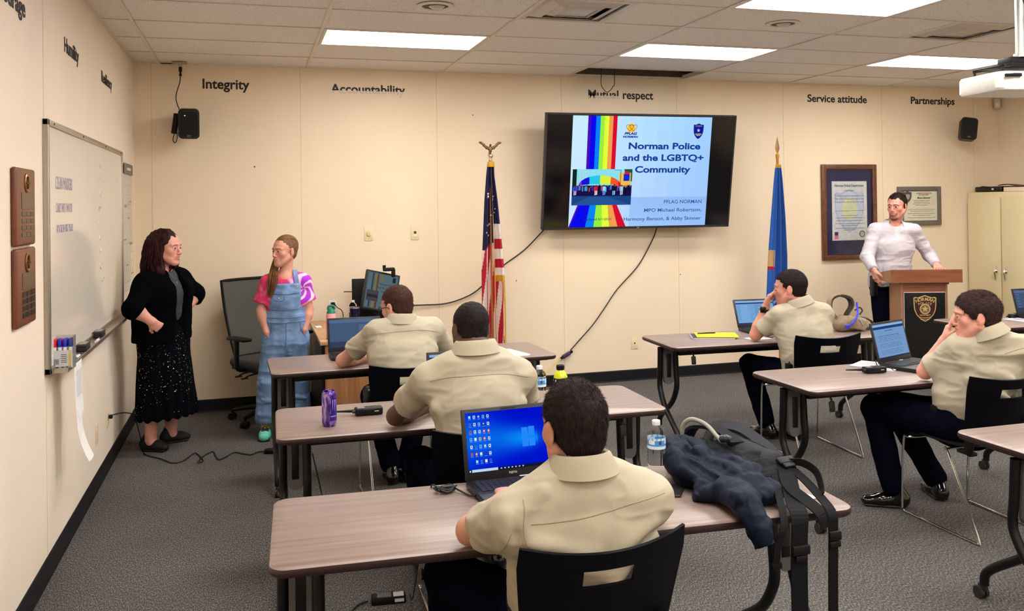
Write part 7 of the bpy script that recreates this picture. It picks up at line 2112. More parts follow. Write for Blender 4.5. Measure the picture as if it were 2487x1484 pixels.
P.seam('shirt', [(1.612, -5.85, .945), (1.605, -5.87, .88), (1.615, -5.87, .82), (1.635, -5.86, .76)], (0, 1, 0), M_SEAMK, 0.0013, 'armhole_seam')
P.seam('shirt', [(1.55, -5.85, .90), (1.53, -5.85, .86), (1.50, -5.85, .80)], (0.2, 1, -0.3), M_SEAMK, 0.0012, 'sleeve_crease')
P.short_hair(hair_mat('dark_brown_hair', (26, 16, 14), (58, 38, 33)), 0.005, 0.020, 26000, 0.012, comb=(-.3, .9, .1), seed=3, side_t=0.0036, nape=-0.066, lift=.30)
P.eyes(); P.brows(C(40, 26, 20))

# officer with the shaved head
sL, sR = (1.655, -4.235, .985), (2.050, -4.235, .980)
J = dict(pel=(1.86, -4.31, .52), waist=(1.86, -4.33, .68), chest=(1.850, -4.275, .90), nb=(1.848, -4.275, 1.105), shL=sL, shR=sR,
         elL=(1.545, -3.99, .785), wrL=(1.74, -3.80, .775), elR=(2.17, -3.99, .790), wrR=(2.03, -3.80, .775), handL=((0.6, .8, -0.05), (0, 0, -1), (.3, .3, .3, .3), -1), handR=((-0.6, .8, -0.05), (0, 0, -1), (.3, .3, .3, .3), 1),
         hipL=(1.77, -4.27, .53), hipR=(1.95, -4.27, .53), knL=(1.68, -3.88, .53), knR=(2.06, -3.88, .53), anL=(1.70, -3.86, .09), anR=(2.04, -3.86, .09))
P = officer((1.86, -4.28, 0), 'person with a closely shaved head in a khaki shirt at the second left table', (92, 58, 44), J,
            ((1.845, -4.205, 1.185), (-0.05, 1, -0.16)), 0.98, None, (((1.64, -4.42, .995), (1.75, -4.44, 1.015), (1.93, -4.44, 1.015), (2.07, -4.42, .985)), (0, 1, 0)), w=1.04, hk=0.006, amp=0.009, seed=2.0,
            folds=foldset(sL, sR, 1, -0.09) + [((1.63, -4.37, .92), (1.66, -4.44, .76), .014, .010, .02, 's')], neck_r=0.062, heavy=0.008, flush=(.9, .8, .78), sleeve=0.66, shr=0.058)
P.short_hair(hair_mat('black_stubble', (14, 10, 9), (38, 28, 25), 0.6), 0.0022, 0.0045, 4000, 0.003, comb=(0, .3, 0), seed=5, lift=1.0)
P.eyes(iris=(30, 20, 14)); P.brows(C(16, 12, 10))

# officer with glasses at the furthest left table
sL, sR = (1.650, -2.64, .975), (1.985, -2.63, .972)
J = dict(pel=(1.80, -2.74, .52), waist=(1.80, -2.75, .66), chest=(1.795, -2.69, .84), nb=(1.795, -2.67, 1.035), shL=sL, shR=sR,
         elL=(1.465, -2.41, .780), wrL=(1.66, -2.27, .775), elR=(2.13, -2.42, .785), wrR=(2.0, -2.24, .775), handL=((0.8, .6, -0.05), (0, 0, -1), (.3, .3, .3, .3), -1), handR=((-0.6, .8, -0.05), (0, 0, -1), (.3, .3, .3, .3), 1),
         hipL=(1.72, -2.70, .53), hipR=(1.89, -2.70, .53), knL=(1.66, -2.34, .53), knR=(1.97, -2.34, .53), anL=(1.76, -2.42, .09), anR=(1.86, -2.40, .09))
P = officer((1.80, -2.70, 0), 'person with black glasses in a khaki shirt at the furthest left table', (222, 164, 140), J,
            ((1.775, -2.615, 1.118), (-0.62, .82, -0.22)), 1.0, None, (((1.60, -2.80, .975), (1.75, -2.82, .99), (1.90, -2.82, .99), (2.02, -2.80, .965)), (0, 1, 0)), w=1.08, hk=0.007, amp=0.009, seed=3.0, folds=foldset(sL, sR, 1, -0.09), sleeve=0.66, neck_r=0.058)
MB().rbox((1.585, -2.72, 0.615), (0.06, 0.12, 0.11), 0.02, 3).build('belt_pouch', M_BELT, P.t, world=True)
P.short_hair(hair_mat('brown_hair', (58, 32, 26), (96, 58, 46)), 0.007, 0.018, 12000, 0.010, comb=(0, .8, .1), seed=7, side_t=0.004, lift=.35)
P.eyes(); P.brows(C(80, 50, 40))
F = P.hd; k = MB()
for m in (-1, 1):
    k.tube([F.p(m * 0.034 + 0.025 * cos(a), 0.103, 0.002 + 0.019 * sin(a)) for a in np.linspace(0, 2 * pi, 17)[:-1]], 0.0026, 6, closed=True)
    k.tube([F.p(m * 0.058, 0.102, 0.008), F.p(m * 0.076, 0.085, 0.008), F.p(m * 0.086, 0.0, 0.006), F.p(m * 0.088, -0.02, -0.008)], 0.0030, 6, smooth=3)
k.tube([F.p(-0.010, 0.106, 0.006), F.p(0, 0.110, 0.008), F.p(0.010, 0.106, 0.006)], 0.002, 6)
k.build('glasses', C(14, 14, 16, 0.3), P.t, world=True)

# officer with the wristwatch, chin on hand
sL, sR = (4.475, -2.565, .935), (4.790, -2.615, .935)
J = dict(pel=(4.635, -2.66, .52), waist=(4.625, -2.68, .66), chest=(4.620, -2.63, .82), nb=(4.595, -2.62, 1.015), shL=sL, shR=sR,
         elL=(4.375, -2.405, .782), wrL=(4.425, -2.46, .985), elR=(4.86, -2.40, .790), wrR=(4.68, -2.30, .775), handL=((0.42, -0.05, .9), (.55, -0.7, -.1), (.7, .75, .8, .85), -1), handR=((-0.9, .3, -0.05), (0, 0, -1), (.3, .3, .3, .3), 1),
         hipL=(4.55, -2.62, .53), hipR=(4.73, -2.62, .53), knL=(4.44, -2.22, .535), knR=(4.80, -2.24, .535), anL=(4.55, -2.26, .09), anR=(4.70, -2.36, .09))
P = officer((4.63, -2.64, 0), 'person with a black wristwatch and khaki shirt, chin on hand under the screen', (226, 158, 136), J,
            ((4.548, -2.575, 1.118), (-0.72, .70, -0.03)), 1.02, None, None, w=1.04, hk=0.007, amp=0.009, seed=4.0, folds=[((4.45, -2.62, .86), (4.60, -2.76, .80), .018, .006, .03, 'u'), ((4.48, -2.66, .80), (4.62, -2.77, .68), .016, .006, .03, 'u')], sleeve=0.72, feet={'L': (-.2, 1), 'R': (-.2, 1)})
P.short_hair(hair_mat('near_black_hair', (22, 14, 16), (44, 30, 30)), 0.008, 0.020, 12000, 0.010, comb=(0, .8, .1), seed=9, side_t=0.005, lift=.35)
P.eyes(); P.brows(C(34, 22, 20))
a, b = V(J['wrL']), V(J['elL']); d = nrm(b - a); c = a + d * 0.022
k = MB().tube([c - d * 0.011, c + d * 0.011], 0.0335, 20); k.build('watch_strap', C(16, 14, 16, 0.5), P.t, world=True)
o_ = nrm(np.cross(d, V(0.5, 0.3, 0))) ; o_ = nrm(V(-0.75, -0.65, 0.1))
MB().rbox(c + o_ * 0.033, (0.014, 0.042, 0.044), 0.006, 3, Matrix.Rotation(math.atan2(o_[1], o_[0]), 3, 'Z')).build('watch_case', C(14, 14, 16, 0.2), P.t, world=True)
h_ = V(4.465, -2.70, 0.62)
k = MB().rbox(h_, (0.05, 0.035, 0.10), 0.008).rbox(h_ + V(0, 0, -0.02), (0.07, 0.06, 0.05), 0.01).tube([h_ + V(0.01, 0, 0.04), h_ + V(0.01, 0, 0.10), h_ + V(0.008, 0, 0.165)], [0.007, 0.006, 0.0035], 8).cyl(h_ + V(-0.012, 0, 0.045), h_ + V(-0.012, 0, 0.062), 0.007, 10)
k.build('belt_radio', M_BLACKP, P.t, world=True)

# officer in profile, hand over his face
sL, sR = (4.530, -4.140, .935), (4.825, -4.285, .935)
J = dict(pel=(4.600, -4.11, .52), waist=(4.605, -4.13, .66), chest=(4.640, -4.16, .83), nb=(4.625, -4.235, 1.020), shL=sL, shR=sR,
         elL=(4.470, -3.945, .785), wrL=(4.525, -4.025, .960), elR=(4.93, -4.06, .80), wrR=(4.80, -3.90, .775), handL=((0.28, -.12, .95), (.75, -0.5, -.1), (.10, .12, .5, .7), -1), handR=((-0.8, .5, -0.05), (0, 0, -1), (.3, .3, .3, .3), 1),
         hipL=(4.50, -4.08, .53), hipR=(4.69, -4.08, .53), knL=(4.330, -3.71, .545), knR=(4.52, -3.62, .535), anL=(4.39, -3.78, .09), anR=(4.73, -3.74, .09))
P = officer((4.61, -4.14, 0), 'person in profile with thick brown hair and khaki shirt, one hand over his face', (234, 166, 146), J,
            ((4.570, -4.205, 1.112), (-0.80, .60, -0.05)), 1.02, None, (((4.60, -4.42, .93), (4.70, -4.44, .955), (4.80, -4.44, .965), (4.90, -4.42, .96)), (0.35, 1, 0)), w=1.05, hk=0.006, amp=0.009, seed=5.0,
            folds=[((4.49, -4.20, .86), (4.68, -4.33, .80), .018, .006, .03, 'u'), ((4.50, -4.22, .80), (4.66, -4.32, .70), .018, .006, .03, 'u')], sleeve=0.80, feet={'L': (-.75, .5), 'R': (.35, 1)})
P.short_hair(hair_mat('thick_brown_hair', (44, 26, 24), (80, 54, 50)), 0.011, 0.024, 16000, 0.014, comb=(0, .9, .1), lift=.35, seed=11, side_t=0.009, hairline=0.050, temple=0.080, nape=-0.085)
P.eyes(); P.brows(C(60, 38, 34))
MB().rbox(V(4.43, -4.06, 0.60), (0.03, 0.05, 0.06), 0.008).build('holster', M_BELT, P.t, world=True)
# ------------------------------------------------------------------ lady in the black cardigan and sequinned skirt
FR_ = (.75, -.66, 0)
P = Person((0.30, -1.12, 0), 'person with dark red wavy hair, black cardigan and long sequinned skirt, hands on hips', (232, 166, 146), (0.84, 0.58, 0.55))
J = dict(pel=(.31, -1.12, .84), waist=(.31, -1.13, 1.00), chest=(.325, -1.145, 1.12), nb=(.318, -1.140, 1.275), shL=(.212, -1.262, 1.205), shR=(.420, -1.020, 1.210), front=FR_,
         elL=(.152, -1.400, 1.050), wrL=(.262, -1.376, .955), elR=(.520, -.935, 1.095), wrR=(.462, -1.055, .985), hipL=(.26, -1.17, .84), hipR=(.36, -1.05, .84), knL=(.26, -1.16, .47), knR=(.36, -1.0, .47), anL=(.222, -1.135, .085), anR=(.345, -.945, .085))
F = P.head((.345, -1.165, 1.452), (.88, -.46, -.02), (0, 0, 1), 1.02, female=True, heavy=0.009, mouth=0.004)
P.neck(J['nb'], 0.052); P.torso(P.B, J, -0.012, 1.0, 0.045)
for q in 'LR':
    P.arm(J['sh' + q], J['el' + q], J['wr' + q], 1.08); P.limb([V(J['hip' + q]), V(J['kn' + q]), V(J['an' + q])], [0.08, 0.055, 0.042])
P.hand(J['wrL'], (.55, .35, -.55), (-.3, .8, .2), (1.0, 1.1, 1.1, 1.1), -1, 0.92, thc=1.2)
P.hand(J['wrR'], (-.55, -.35, -.5), (-.3, -.5, .2), (.6, .6, .6, .6), 1, 0.92)
P.fine[-2] = (P.fine[-2][0], P.fine[-2][1], 0.003)
for a, d in (('anL', (.88, -.42)), ('anR', (.86, .30))):
    b = V(J[a]); e = nrm(V(d[0], d[1], 0)); P.B.ecap(b + V(0, 0, -.03), b + e * .10 + V(0, 0, -.055), np.cross(e, V(0, 0, 1)), .030, .034, .034, .018, k=.02)
P.body(0.009)
P.shirt(dict(J), mat('charcoal_blouse', srgb(44, 48, 56), 0.7), 0.006, 1.02, 0.3, 0.003, 0.008, 0.02, 1.0, name='blouse')
BK = mat('black_knit', srgb(5, 6, 10), 0.95, spec=0.03, bump=((500, 500, 500), 0.4, 0.002))
S = Sdf(); g = 0.024
for q in 'LR':
    sh, el, wr = V(J['sh' + q]), V(J['el' + q]), V(J['wr' + q]); S.cap(sh, el, .074, .070, .04); e2 = el + (wr - el) * .30; ax = nrm(wr - el); S.cap(el, e2 + ax * .03, .070, .064, .03)
    S.rbx(e2 + ax * .085, (.085, .10, .10), .01, np.stack([ax, nrm(np.cross(ax, V(.1, .2, 1))), nrm(np.cross(ax, np.cross(ax, V(.1, .2, 1))))]), .003, 's')
P.torso(S, J, g, 1.02, 0.052, 0.022, bust=0.01)
hipc = V(.305, -1.12, .80); sd = V(J['shR']) - V(J['shL'])
S.ecap(V(.31, -1.12, 1.0), hipc, sd, .195, .155, .215, .165, k=.06)
f3 = nrm(V(*FR_))
S.cap(V(.34, -1.14, 1.27) + f3 * .09, V(.335, -1.13, 1.12) + f3 * .175, .050, .050, .012, 's'); S.cap(V(.335, -1.13, 1.12) + f3 * .175, V(.335, -1.13, .74) + f3 * .185, .050, .075, .012, 's'); S.cap(V(.318, -1.14, 1.27) + f3 * .03, V(.32, -1.14, 1.40), .062, .10, .012, 's')
S.plane((.3, -1.1, .785), (0, 0, -1), .004)
P.cloth('cardigan', S, BK, 0.009, 0.006, 8, 4.0)
S = Sdf(); S.ecap((.31, -1.12, .97), (.315, -1.115, .80), sd, .150, .125, .180, .150, k=.04); S.ecap((.315, -1.115, .80), (.335, -1.085, .18), sd, .180, .150, .235, .195, k=.05)
S.plane((0, 0, .185), (0.05, -0.03, -1), .003)
S.ecap((.335, -1.085, .40), (.335, -1.085, .10), sd, .195, .155, .215, .175, k=.01, op='s')
v, f = S.mesh(0.009); v = relax(v, f, 2); n = vnormals(v, f); th = np.arctan2(v[:, 1] + 1.10, v[:, 0] - .32)
am = np.clip((1.0 - v[:, 2]) / .8, 0, 1) * .011
v = v + n * (am * (np.sin(th * 17 + 2.5 * vnoise(v, 4.0)) * .8 + vnoise(v * V(1, 1, .2), 30.0) * .6))[:, None]
np_obj('skirt', v, f, mat('black_tulle', srgb(6, 7, 13), 0.95, spec=0.05, noise=((200, 200, 200), 0.5, 2)), P.t, it=0)
gq = np.random.default_rng(4); k = MB(); n = vnormals(v, f); c = v[f].mean(1); zz = c[:, 2]
pr = np.clip(0.15 + 1.0 * np.exp(-((zz - .60) / .22) ** 2), 0, 1) * (n[f[:, 0]] @ V(.1, -1, .1) > 0); pr /= pr.sum()
for i in gq.choice(len(f), 620, p=pr):
    p = c[i] + n[f[i, 0]] * .0015; r = gq.choice([.0015, .002, .0028, .0036]); N_ = nrm(n[f[i, 0]] + gq.normal(size=3) * .35); a = nrm(np.cross(N_, V(0, 0, 1))); b = np.cross(a, N_)
    m_ = [(214, 200, 150), (236, 226, 196), (170, 140, 90)][int(gq.integers(3))]; k.use(C(*m_, 0.25, 0.6))
    k.add([p + r * (a * cos(t_) + b * sin(t_)) for t_ in np.linspace(0, 2 * pi, 7)[:-1]], [(0, 1, 2, 3, 4, 5)])
o = k.build('sequins', None, P.t, world=True, smooth=False); o['kind'] = 'stuff'
FLT = mat('black_suede', srgb(8, 8, 10), 0.7)
P.shoe(J['anL'], (.88, -.42), FLT, .235, 'shoe', .86); P.shoe(J['anR'], (.86, .30), FLT, .235, 'shoe', .86)
P.eyes((.15, 1, 0), (70, 60, 40)); P.brows(C(60, 30, 26), lift=.002)
# long wavy hair: a mass plus wavy locks
HM = hair_mat('dark_red_hair', (22, 5, 8), (70, 16, 20), 0.45); H = Sdf(); T = F.s
E_ = lambda x, y, z, a, b, c_, kk=.03, op='u': H.ell(F.p(x, y, z), (a * T, b * T, c_ * T), F.ax, kk, op)
E_(0, -.022, .046, .086, .104, .090); E_(0, -.075, -.03, .095, .070, .12, .05); E_(0, -.105, -.125, .105, .062, .085, .05)
E_(-.078, -.03, -.07, .034, .050, .115, .03); E_(.078, -.03, -.07, .036, .050, .115, .03); E_(.078, -.01, -.155, .045, .050, .055, .03); E_(-.09, -.04, -.155, .04, .045, .05, .03)
H.ell(F.p(0, .088, -.038), (.069 * T, .085 * T, .110 * T), F.ax, .012, 's')
v, f = H.mesh(.006); v = cloth_disp(v, f, .010, 26, 3.0, (1, 1, .45)); k = MB(); k.v = list(map(tuple, v.tolist())); k.f = [tuple(a) for a in f.tolist()]; k.mi = [0] * len(k.f)
gq = np.random.default_rng(8); n = vnormals(v, f); L = F.loc(v); ok = np.nonzero((L[:, 1] < .02) & (L[:, 2] > -.04))[0]
for i in gq.choice(ok, 260):
    p = v[i] + n[i] * .001; pts = [p]; ph = gq.random() * 6; fq = 6 + 5 * gq.random(); ln = .17 + .07 * gq.random(); d = nrm(F.d(*(np.sign(L[i, 0]) * .5, -.45, -.5)))
    down = V(0, 0, -1); out = nrm(n[i] * V(1, 1, 0) + 1e-3); wv = np.cross(out, down); A = .007 + .010 * gq.random()
    for j in range(1, 12):
        u = j / 11; d = nrm(d * .75 + down * .30); h = p + out * (.016 * sin(pi * min(1, u * 1.3)) + u * A * .7 * (1 + sin(ph + fq * u))) + wv * A * u ** .5 * cos(ph + fq * u) + down * ln * u; pts.append(h)
    k.tube([Vector(q) for q in pts], [.0034] * 8 + [.0030, .0024, .0016, .0008], 5, smooth=3, caps=False)
k.build('hair', HM, P.t, world=True)
MB().tube([F.p(-.05, .03, -.15), F.p(0, .075, -.22), F.p(.05, .03, -.15)], .0012, 5, smooth=5).rbox(F.p(.004, .085, -.245), (.012, .006, .03), .002).build('necklace', C(120, 124, 140, .3, .5), P.t, world=True)
a, b = V(J['wrR']), V(J['elR']); d = nrm(b - a); c_ = a + d * .025
MB().tube([c_ - d * .006, c_ + d * .006], .030, 18).build('watch', C(196, 196, 200, .15, .9), P.t, world=True)

# ------------------------------------------------------------------ lady in denim dungarees and a tie-dye shirt
P = Person((1.17, -1.0, 0), 'person in blue denim dungarees and a pink tie-dye shirt, hands in pockets', (224, 160, 138), (0.86, 0.62, 0.58))
J = dict(pel=(1.172, -.985, .72), waist=(1.175, -.985, .88), chest=(1.178, -.99, 1.03), nb=(1.180, -.982, 1.222), shL=(1.055, -1.0, 1.160), shR=(1.305, -.992, 1.165), front=(-.05, -1, 0),
         elL=(1.000, -1.00, .955), wrL=(1.035, -1.055, .800), elR=(1.350, -.995, .950), wrR=(1.312, -1.045, .805), hipL=(1.10, -.99, .72), hipR=(1.245, -.98, .72), knL=(1.045, -1.03, .40), knR=(1.265, -.97, .40), anL=(1.022, -1.02, .09), anR=(1.285, -.95, .09))
F = P.head((1.176, -.995, 1.398), (-.80, -.60, .02), (0, 0, 1), 0.96, female=True, heavy=0.002, mouth=0.0)
P.neck(J['nb'], 0.048); P.torso(P.B, J, -0.010, .84, 0.040)
for q in 'LR': P.arm(J['sh' + q], J['el' + q], J['wr' + q], .92); P.limb([V(J['hip' + q]), V(J['kn' + q]), V(J['an' + q])], [0.07, 0.05, 0.035])
P.hand(J['wrL'], (.35, .35, -1), (1, 0, 0), (.2, .2, .2, .2), -1, 0.88); P.hand(J['wrR'], (-.35, .35, -1), (-1, 0, 0), (.2, .2, .2, .2), 1, 0.88)
P.body(0.009)
def dye(v):
    c0 = V(1.31, -1.05, 1.12); r = np.linalg.norm((v - c0) * V(1, .6, 1), axis=1); a = np.arctan2(v[:, 2] - c0[2], v[:, 0] - c0[0])
    sw = np.sin(a * 5 + r * 60 + 2 * vnoise(v, 18)); pk = V(*srgb(222, 50, 104)); pu = V(*srgb(168, 40, 196)); wh = V(*srgb(240, 196, 214)); co = V(*srgb(236, 70, 90))
    n_ = vnoise(v, 26.0, 3); m = np.clip((.15 - r) / .05, 0, 1)[:, None]; w_ = np.clip((sw - .35) * 3, 0, 1)[:, None]
    ce = np.clip(1 - np.abs(v[:, 0] - 1.17) / .09, 0, 1)[:, None]
    base = pk * .85 + (co - pk) * np.clip(n_ * 1.5, 0, 1)[:, None]; base = base + (wh - base) * np.clip(vnoise(v, 40.0, 9)[:, None] * 2.2 - .6, 0, 1) * (.25 + ce)
    inner = pu + (wh - pu) * w_
    return np.clip(base * (1 - m) + inner * m, 0, 1)
TD_ = NT('tie_dye_cotton'); a_ = TD_.n('ShaderNodeVertexColor'); a_.layer_name = 'Col'; TD_.l(a_, 'Color', TD_.b, 'Base Color'); TD_.b.inputs['Roughness'].default_value = .85
S = Sdf()
for q in 'LR':
    sh, el = V(J['sh' + q]), V(J['el' + q]); e = sh + (el - sh) * .74 + V((-.012 if q == 'L' else .008), 0, 0); S.cap(sh, e, .054, .066, .03); ax = nrm(el - sh)
    S.rbx(e + ax * .085, (.09, .10, .10), .005, np.stack([ax, nrm(np.cross(ax, V(.1, 1, .1))), nrm(np.cross(ax, np.cross(ax, V(.1, 1, .1))))]), .003, 's'); S.cap(e - ax * .03, e + ax * .05, .050, .056, .006, 's')
P.torso(S, J, .008, .80, .050)
S.cap(V(J['nb']) + V(0, -.03, .005), V(J['nb']) + V(0, -.02, .15), .056, .07, .01, 's'); S.cap(V(1.176, -1.10, 1.17), V(1.176, -1.13, 1.21), .018, .04, .015, 's'); S.plane((0, 0, .80), (0, 0, -1))
P.cloth('shirt', S, TD_.m, .007, .005, 9, 6.0, col=dye)
DEN = mat('blue_denim', srgb(108, 138, 178), 0.85, noise=((22, 22, 9), 0.20, 5), bump=((600, 600, 600), 0.5, 0.0015)); DEN2 = mat('denim_seam', srgb(66, 92, 132), 0.85)
S = Sdf(); w_ = .86; sx = (1, 0, 0); g = .024
S.ecap(J['pel'], J['waist'], sx, .165 * w_ + g + .006, .115 * w_ + g, .150 * w_ + g, .105 * w_ + g, k=.05); S.ecap(J['waist'], (1.178, -.99, 1.03), sx, .150 * w_ + g, .105 * w_ + g, .148 * w_ + g - .005, .118 * w_ + g, k=.04)
S.ecap((1.178, -.99, 1.03), (1.178, -.998, 1.17), sx, .148 * w_ + g - .01, .118 * w_ + g, .13, .085 + g * .8, k=.03)
for q in 'LR':
    hp, kn, an = V(J['hip' + q]), V(J['kn' + q]), V(J['an' + q]); S.cap(hp, kn, .098, .078, .035); S.cap(kn, an + V(0, 0, .05), .078, .074, .03)
    S.cap(kn + V(-.05, -.075, .03), kn + V(.05, -.075, .01), .010, .010, .02, 'u'); S.cap(kn + V(-.05, -.07, -.10), kn + V(.05, -.075, -.12), .010, .010, .02, 'u'); S.cap(an + V(-.05, -.065, .10), an + V(.05, -.07, .08), .012, .010, .02, 'u')
    S.rbx(an + V(0, 0, -.02), (.12, .12, .045), .003, None, .003, 's')
# bib: cut away above the waistband except at the chest
for (cx, hw) in ((1.005, .06), (1.348, .06)): S.rbx((cx, -1.0, 1.12), (hw, .3, .12), .02, None, .012, 's')
S.rbx((1.178, -.90, 1.12), (.3, .125, .16), .02, None, .01, 's'); S.rbx((1.17, -1.1, 1.245), (.3, .3, .09), .01, None, .006, 's'); S.cap((1.11, -1.25, 1.178), (1.24, -1.25, 1.178), .03, .03, .02, 's')
ov = P.cloth('dungarees', S, DEN, .0075, .010, 13, 8.0, an=(.7, .7, 1.3))
dn = (0, 1, 0)
P.seam('dungarees', [(1.075, -1.3, 1.085), (1.18, -1.3, 1.080), (1.275, -1.3, 1.085)], dn, DEN2, .0028, 'seam', ov); P.seam('dungarees', [(1.075, -1.3, .965), (1.18, -1.3, .960), (1.275, -1.3, .965)], dn, DEN2, .0022, 'seam', ov)
P.seam('dungarees', [(1.178, -1.3, 1.08), (1.178, -1.3, .97)], dn, DEN2, .0020, 'seam', ov)
for z in (.905, .868): P.seam('dungarees', [(1.04, -1.3, z), (1.175, -1.3, z - .004), (1.32, -1.3, z)], dn, DEN2, .0022, 'waistband_seam', ov)
P.seam('dungarees', [(1.176, -1.3, .865), (1.174, -1.3, .76), (1.168, -1.3, .68)], dn, DEN2, .0022, 'fly_seam', ov)
for m, x in ((-1, 1.175), (1, 1.175)): P.seam('dungarees', [(x + m * .105, -1.3, .86), (x + m * .112, -1.3, .80), (x + m * .145, -1.3, .745)], dn, DEN2, .0024, 'pocket_seam', ov)
P.seam('dungarees', [(1.085, -1.3, 1.068), (1.085, -1.3, 1.045), (1.105, -1.3, 1.035), (1.125, -1.3, 1.032), (1.150, -1.3, 1.035), (1.163, -1.3, 1.045), (1.163, -1.3, 1.068)], dn, DEN2, .0026, 'pocket_flap', ov)
BRS = mat('brass_button', srgb(216, 196, 160), .25, .8)
for (x, z) in ((1.093, 1.128), (1.262, 1.128), (1.125, 1.053)):
    h = P.bvh['dungarees'].ray_cast(Vector((x, -1.4, z)), Vector((0, 1, 0)))
    if h[0] is not None: MB().lathe([(.0075, 0), (.006, .004), (.0001, .005)], h[0], 14, rotm(pi / 2)).build('button', BRS, ov, world=True)
def over(pts, w_, nm):
    Q = []
    for p, d in pts:
        h = P.bvh['shirt'].ray_cast(Vector(p) - Vector(nrm(d)) * .3, Vector(nrm(d)))
        Q.append((h[0] + h[1] * .004) if h[0] is not None else Vector(p))
    strap(Q, w_, .004, nm, ov, DEN, (1, .1, 0), 5)
over([((1.262, -1.06, 1.135), (0, 1, 0)), ((1.258, -1.05, 1.17), (0, 1, -.3)), ((1.250, -1.02, 1.215), (0, .6, -.8)), ((1.245, -.97, 1.22), (0, 0, -1)), ((1.24, -.92, 1.19), (0, -.6, -.8)), ((1.22, -.88, 1.12), (0, -1, 0))], .032, 'strap')
over([((1.093, -1.06, 1.135), (0, 1, 0)), ((1.100, -1.05, 1.17), (0, 1, -.3)), ((1.108, -1.02, 1.215), (0, .6, -.8)), ((1.112, -.97, 1.22), (0, 0, -1)), ((1.12, -.92, 1.19), (0, -.6, -.8)), ((1.14, -.88, 1.12), (0, -1, 0))], .032, 'strap')
TEAL = mat('teal_trainer', srgb(96, 196, 176), .6); 
for q, d in (('L', (-.12, -1)), ('R', (.25, -1))):
    o = P.shoe(J['an' + q], d, TEAL, .25, 'shoe', .95, sole=C(24, 24, 26, .6)); an = V(J['an' + q]); e = nrm(V(d[0], d[1], 0)); sd_ = np.cross(e, V(0, 0, 1)); k = MB()
    for i in range(5):
        p = an * V(1, 1, 0) + e * (.035 + i * .022) + V(0, 0, .088 - i * .008); k.tube([p - sd_ * .026 + V(0, 0, -.012), p + V(0, 0, .002), p + sd_ * .026 + V(0, 0, -.012)], .004, 6)
    k.build('laces', C(176, 166, 60), o, world=True); MB().rbox(an * V(1, 1, 0) + e * .06 + V(0, 0, .066), (.055, .07, .03), .012).build('tongue', C(28, 30, 30), o, world=True)
P.eyes((-.1, 1, 0), (80, 90, 90)); P.brows(C(110, 66, 44), lift=.001)
HB = hair_mat('brown_blonde_hair', (84, 50, 32), (164, 112, 68), .4)
P.short_hair(hair_mat('light_brown_crop', (120, 84, 60), (152, 112, 84), .6), .0032, .006, 9000, .0035, comb=(0, .2, 0), seed=13, lift=1.0, name='cropped_hair', hairline=.052, temple=.086)
H = Sdf(); T = F.s     # long side: swept over the crown to her right and down over the shoulder
E_ = lambda x, y, z, a, b, c_, kk=.02, op='u': H.ell(F.p(x, y, z), (a * T, b * T, c_ * T), F.ax, kk, op)
E_(0, -.018, .046, .080, .102, .090)
H.plane(F.p(0, .074, .062), F.d(0, .85, -.52), .006); H.plane(F.p(-.052, 0, .085), F.d(-.85, 0.08, -.52), .004)
v, f = H.mesh(.005); v = relax(v, f, 2); k = MB(); k.v = list(map(tuple, v.tolist())); k.f = [tuple(a) for a in f.tolist()]; k.mi = [0] * len(k.f)
# her right side (image left) is local +x or -x depending on where she looks; locks fall there

gq = np.random.default_rng(3)
for i in range(150):
    u = gq.random(); s0 = F.p(.070 + .010 * gq.random(), .03 - .09 * u, .065 - .06 * gq.random()); o_ = gq.normal(size=3) * .006
    pts = [s0, F.p(.088, .02 - .06 * u, -.03) + o_ * .5, V(1.094 + .03 * u, -.985, 1.30) + o_, V(1.080 + .03 * u, -1.050, 1.245) + o_ * 1.3, V(1.068 + .035 * u, -1.098, 1.175) + o_ * 1.6, V(1.056 + .02 * u, -1.105, 1.095 - .03 * gq.random()) + o_]
    k.tube([Vector(q) for q in pts], [.0035, .0035, .0035, .003, .0025, .0008], 4, smooth=4, caps=False)
k.build('long_hair', HB, P.t, world=True)

# ------------------------------------------------------------------ man in the white shirt at the lectern
P = Person((6.97, -.70, 0), 'bearded person in a white button-up shirt standing behind the lectern', (226, 158, 138), (0.82, 0.56, 0.52))
J = dict(pel=(6.955, -.680, .90), waist=(6.96, -.69, 1.06), chest=(6.975, -.705, 1.26), nb=(6.985, -.715, 1.495), shL=(6.815, -.660, 1.430), shR=(7.155, -.775, 1.430), front=(-.35, -.94, 0),
         elL=(6.655, -.735, 1.190), wrL=(6.590, -.905, 1.075), elR=(7.330, -.800, 1.190), wrR=(7.270, -.955, 1.105), hipL=(6.87, -.66, .88), hipR=(7.03, -.72, .88), knL=(6.85, -.70, .48), knR=(7.05, -.73, .48), anL=(6.84, -.68, .09), anR=(7.06, -.72, .09))
F = P.head((7.000, -.752, 1.668), (-.90, -.42, -.03), (0, 0, 1), 1.03, heavy=0.003)
P.neck(J['nb'], 0.060); P.torso(P.B, J, -0.012, 1.05, 0.045)
for q in 'LR': P.arm(J['sh' + q], J['el' + q], J['wr' + q], 1.05); P.limb([V(J['hip' + q]), V(J['kn' + q]), V(J['an' + q])], [0.07, 0.05, 0.035])
P.hand(J['wrL'], (.10, -.20, -.95), (.85, -.1, 0), (.35, .35, .4, .45), 1, 1.0, thc=.3); P.hand(J['wrR'], (-.45, -.75, -.25), (0, .1, -1), (.2, .2, .2, .2), 1, 1.0)
P.body(0.010)
WS = mat('white_cotton', srgb(192, 186, 192), 0.75, bump=((500, 500, 500), 0.2, 0.001)); g = .014
S = Sdf()
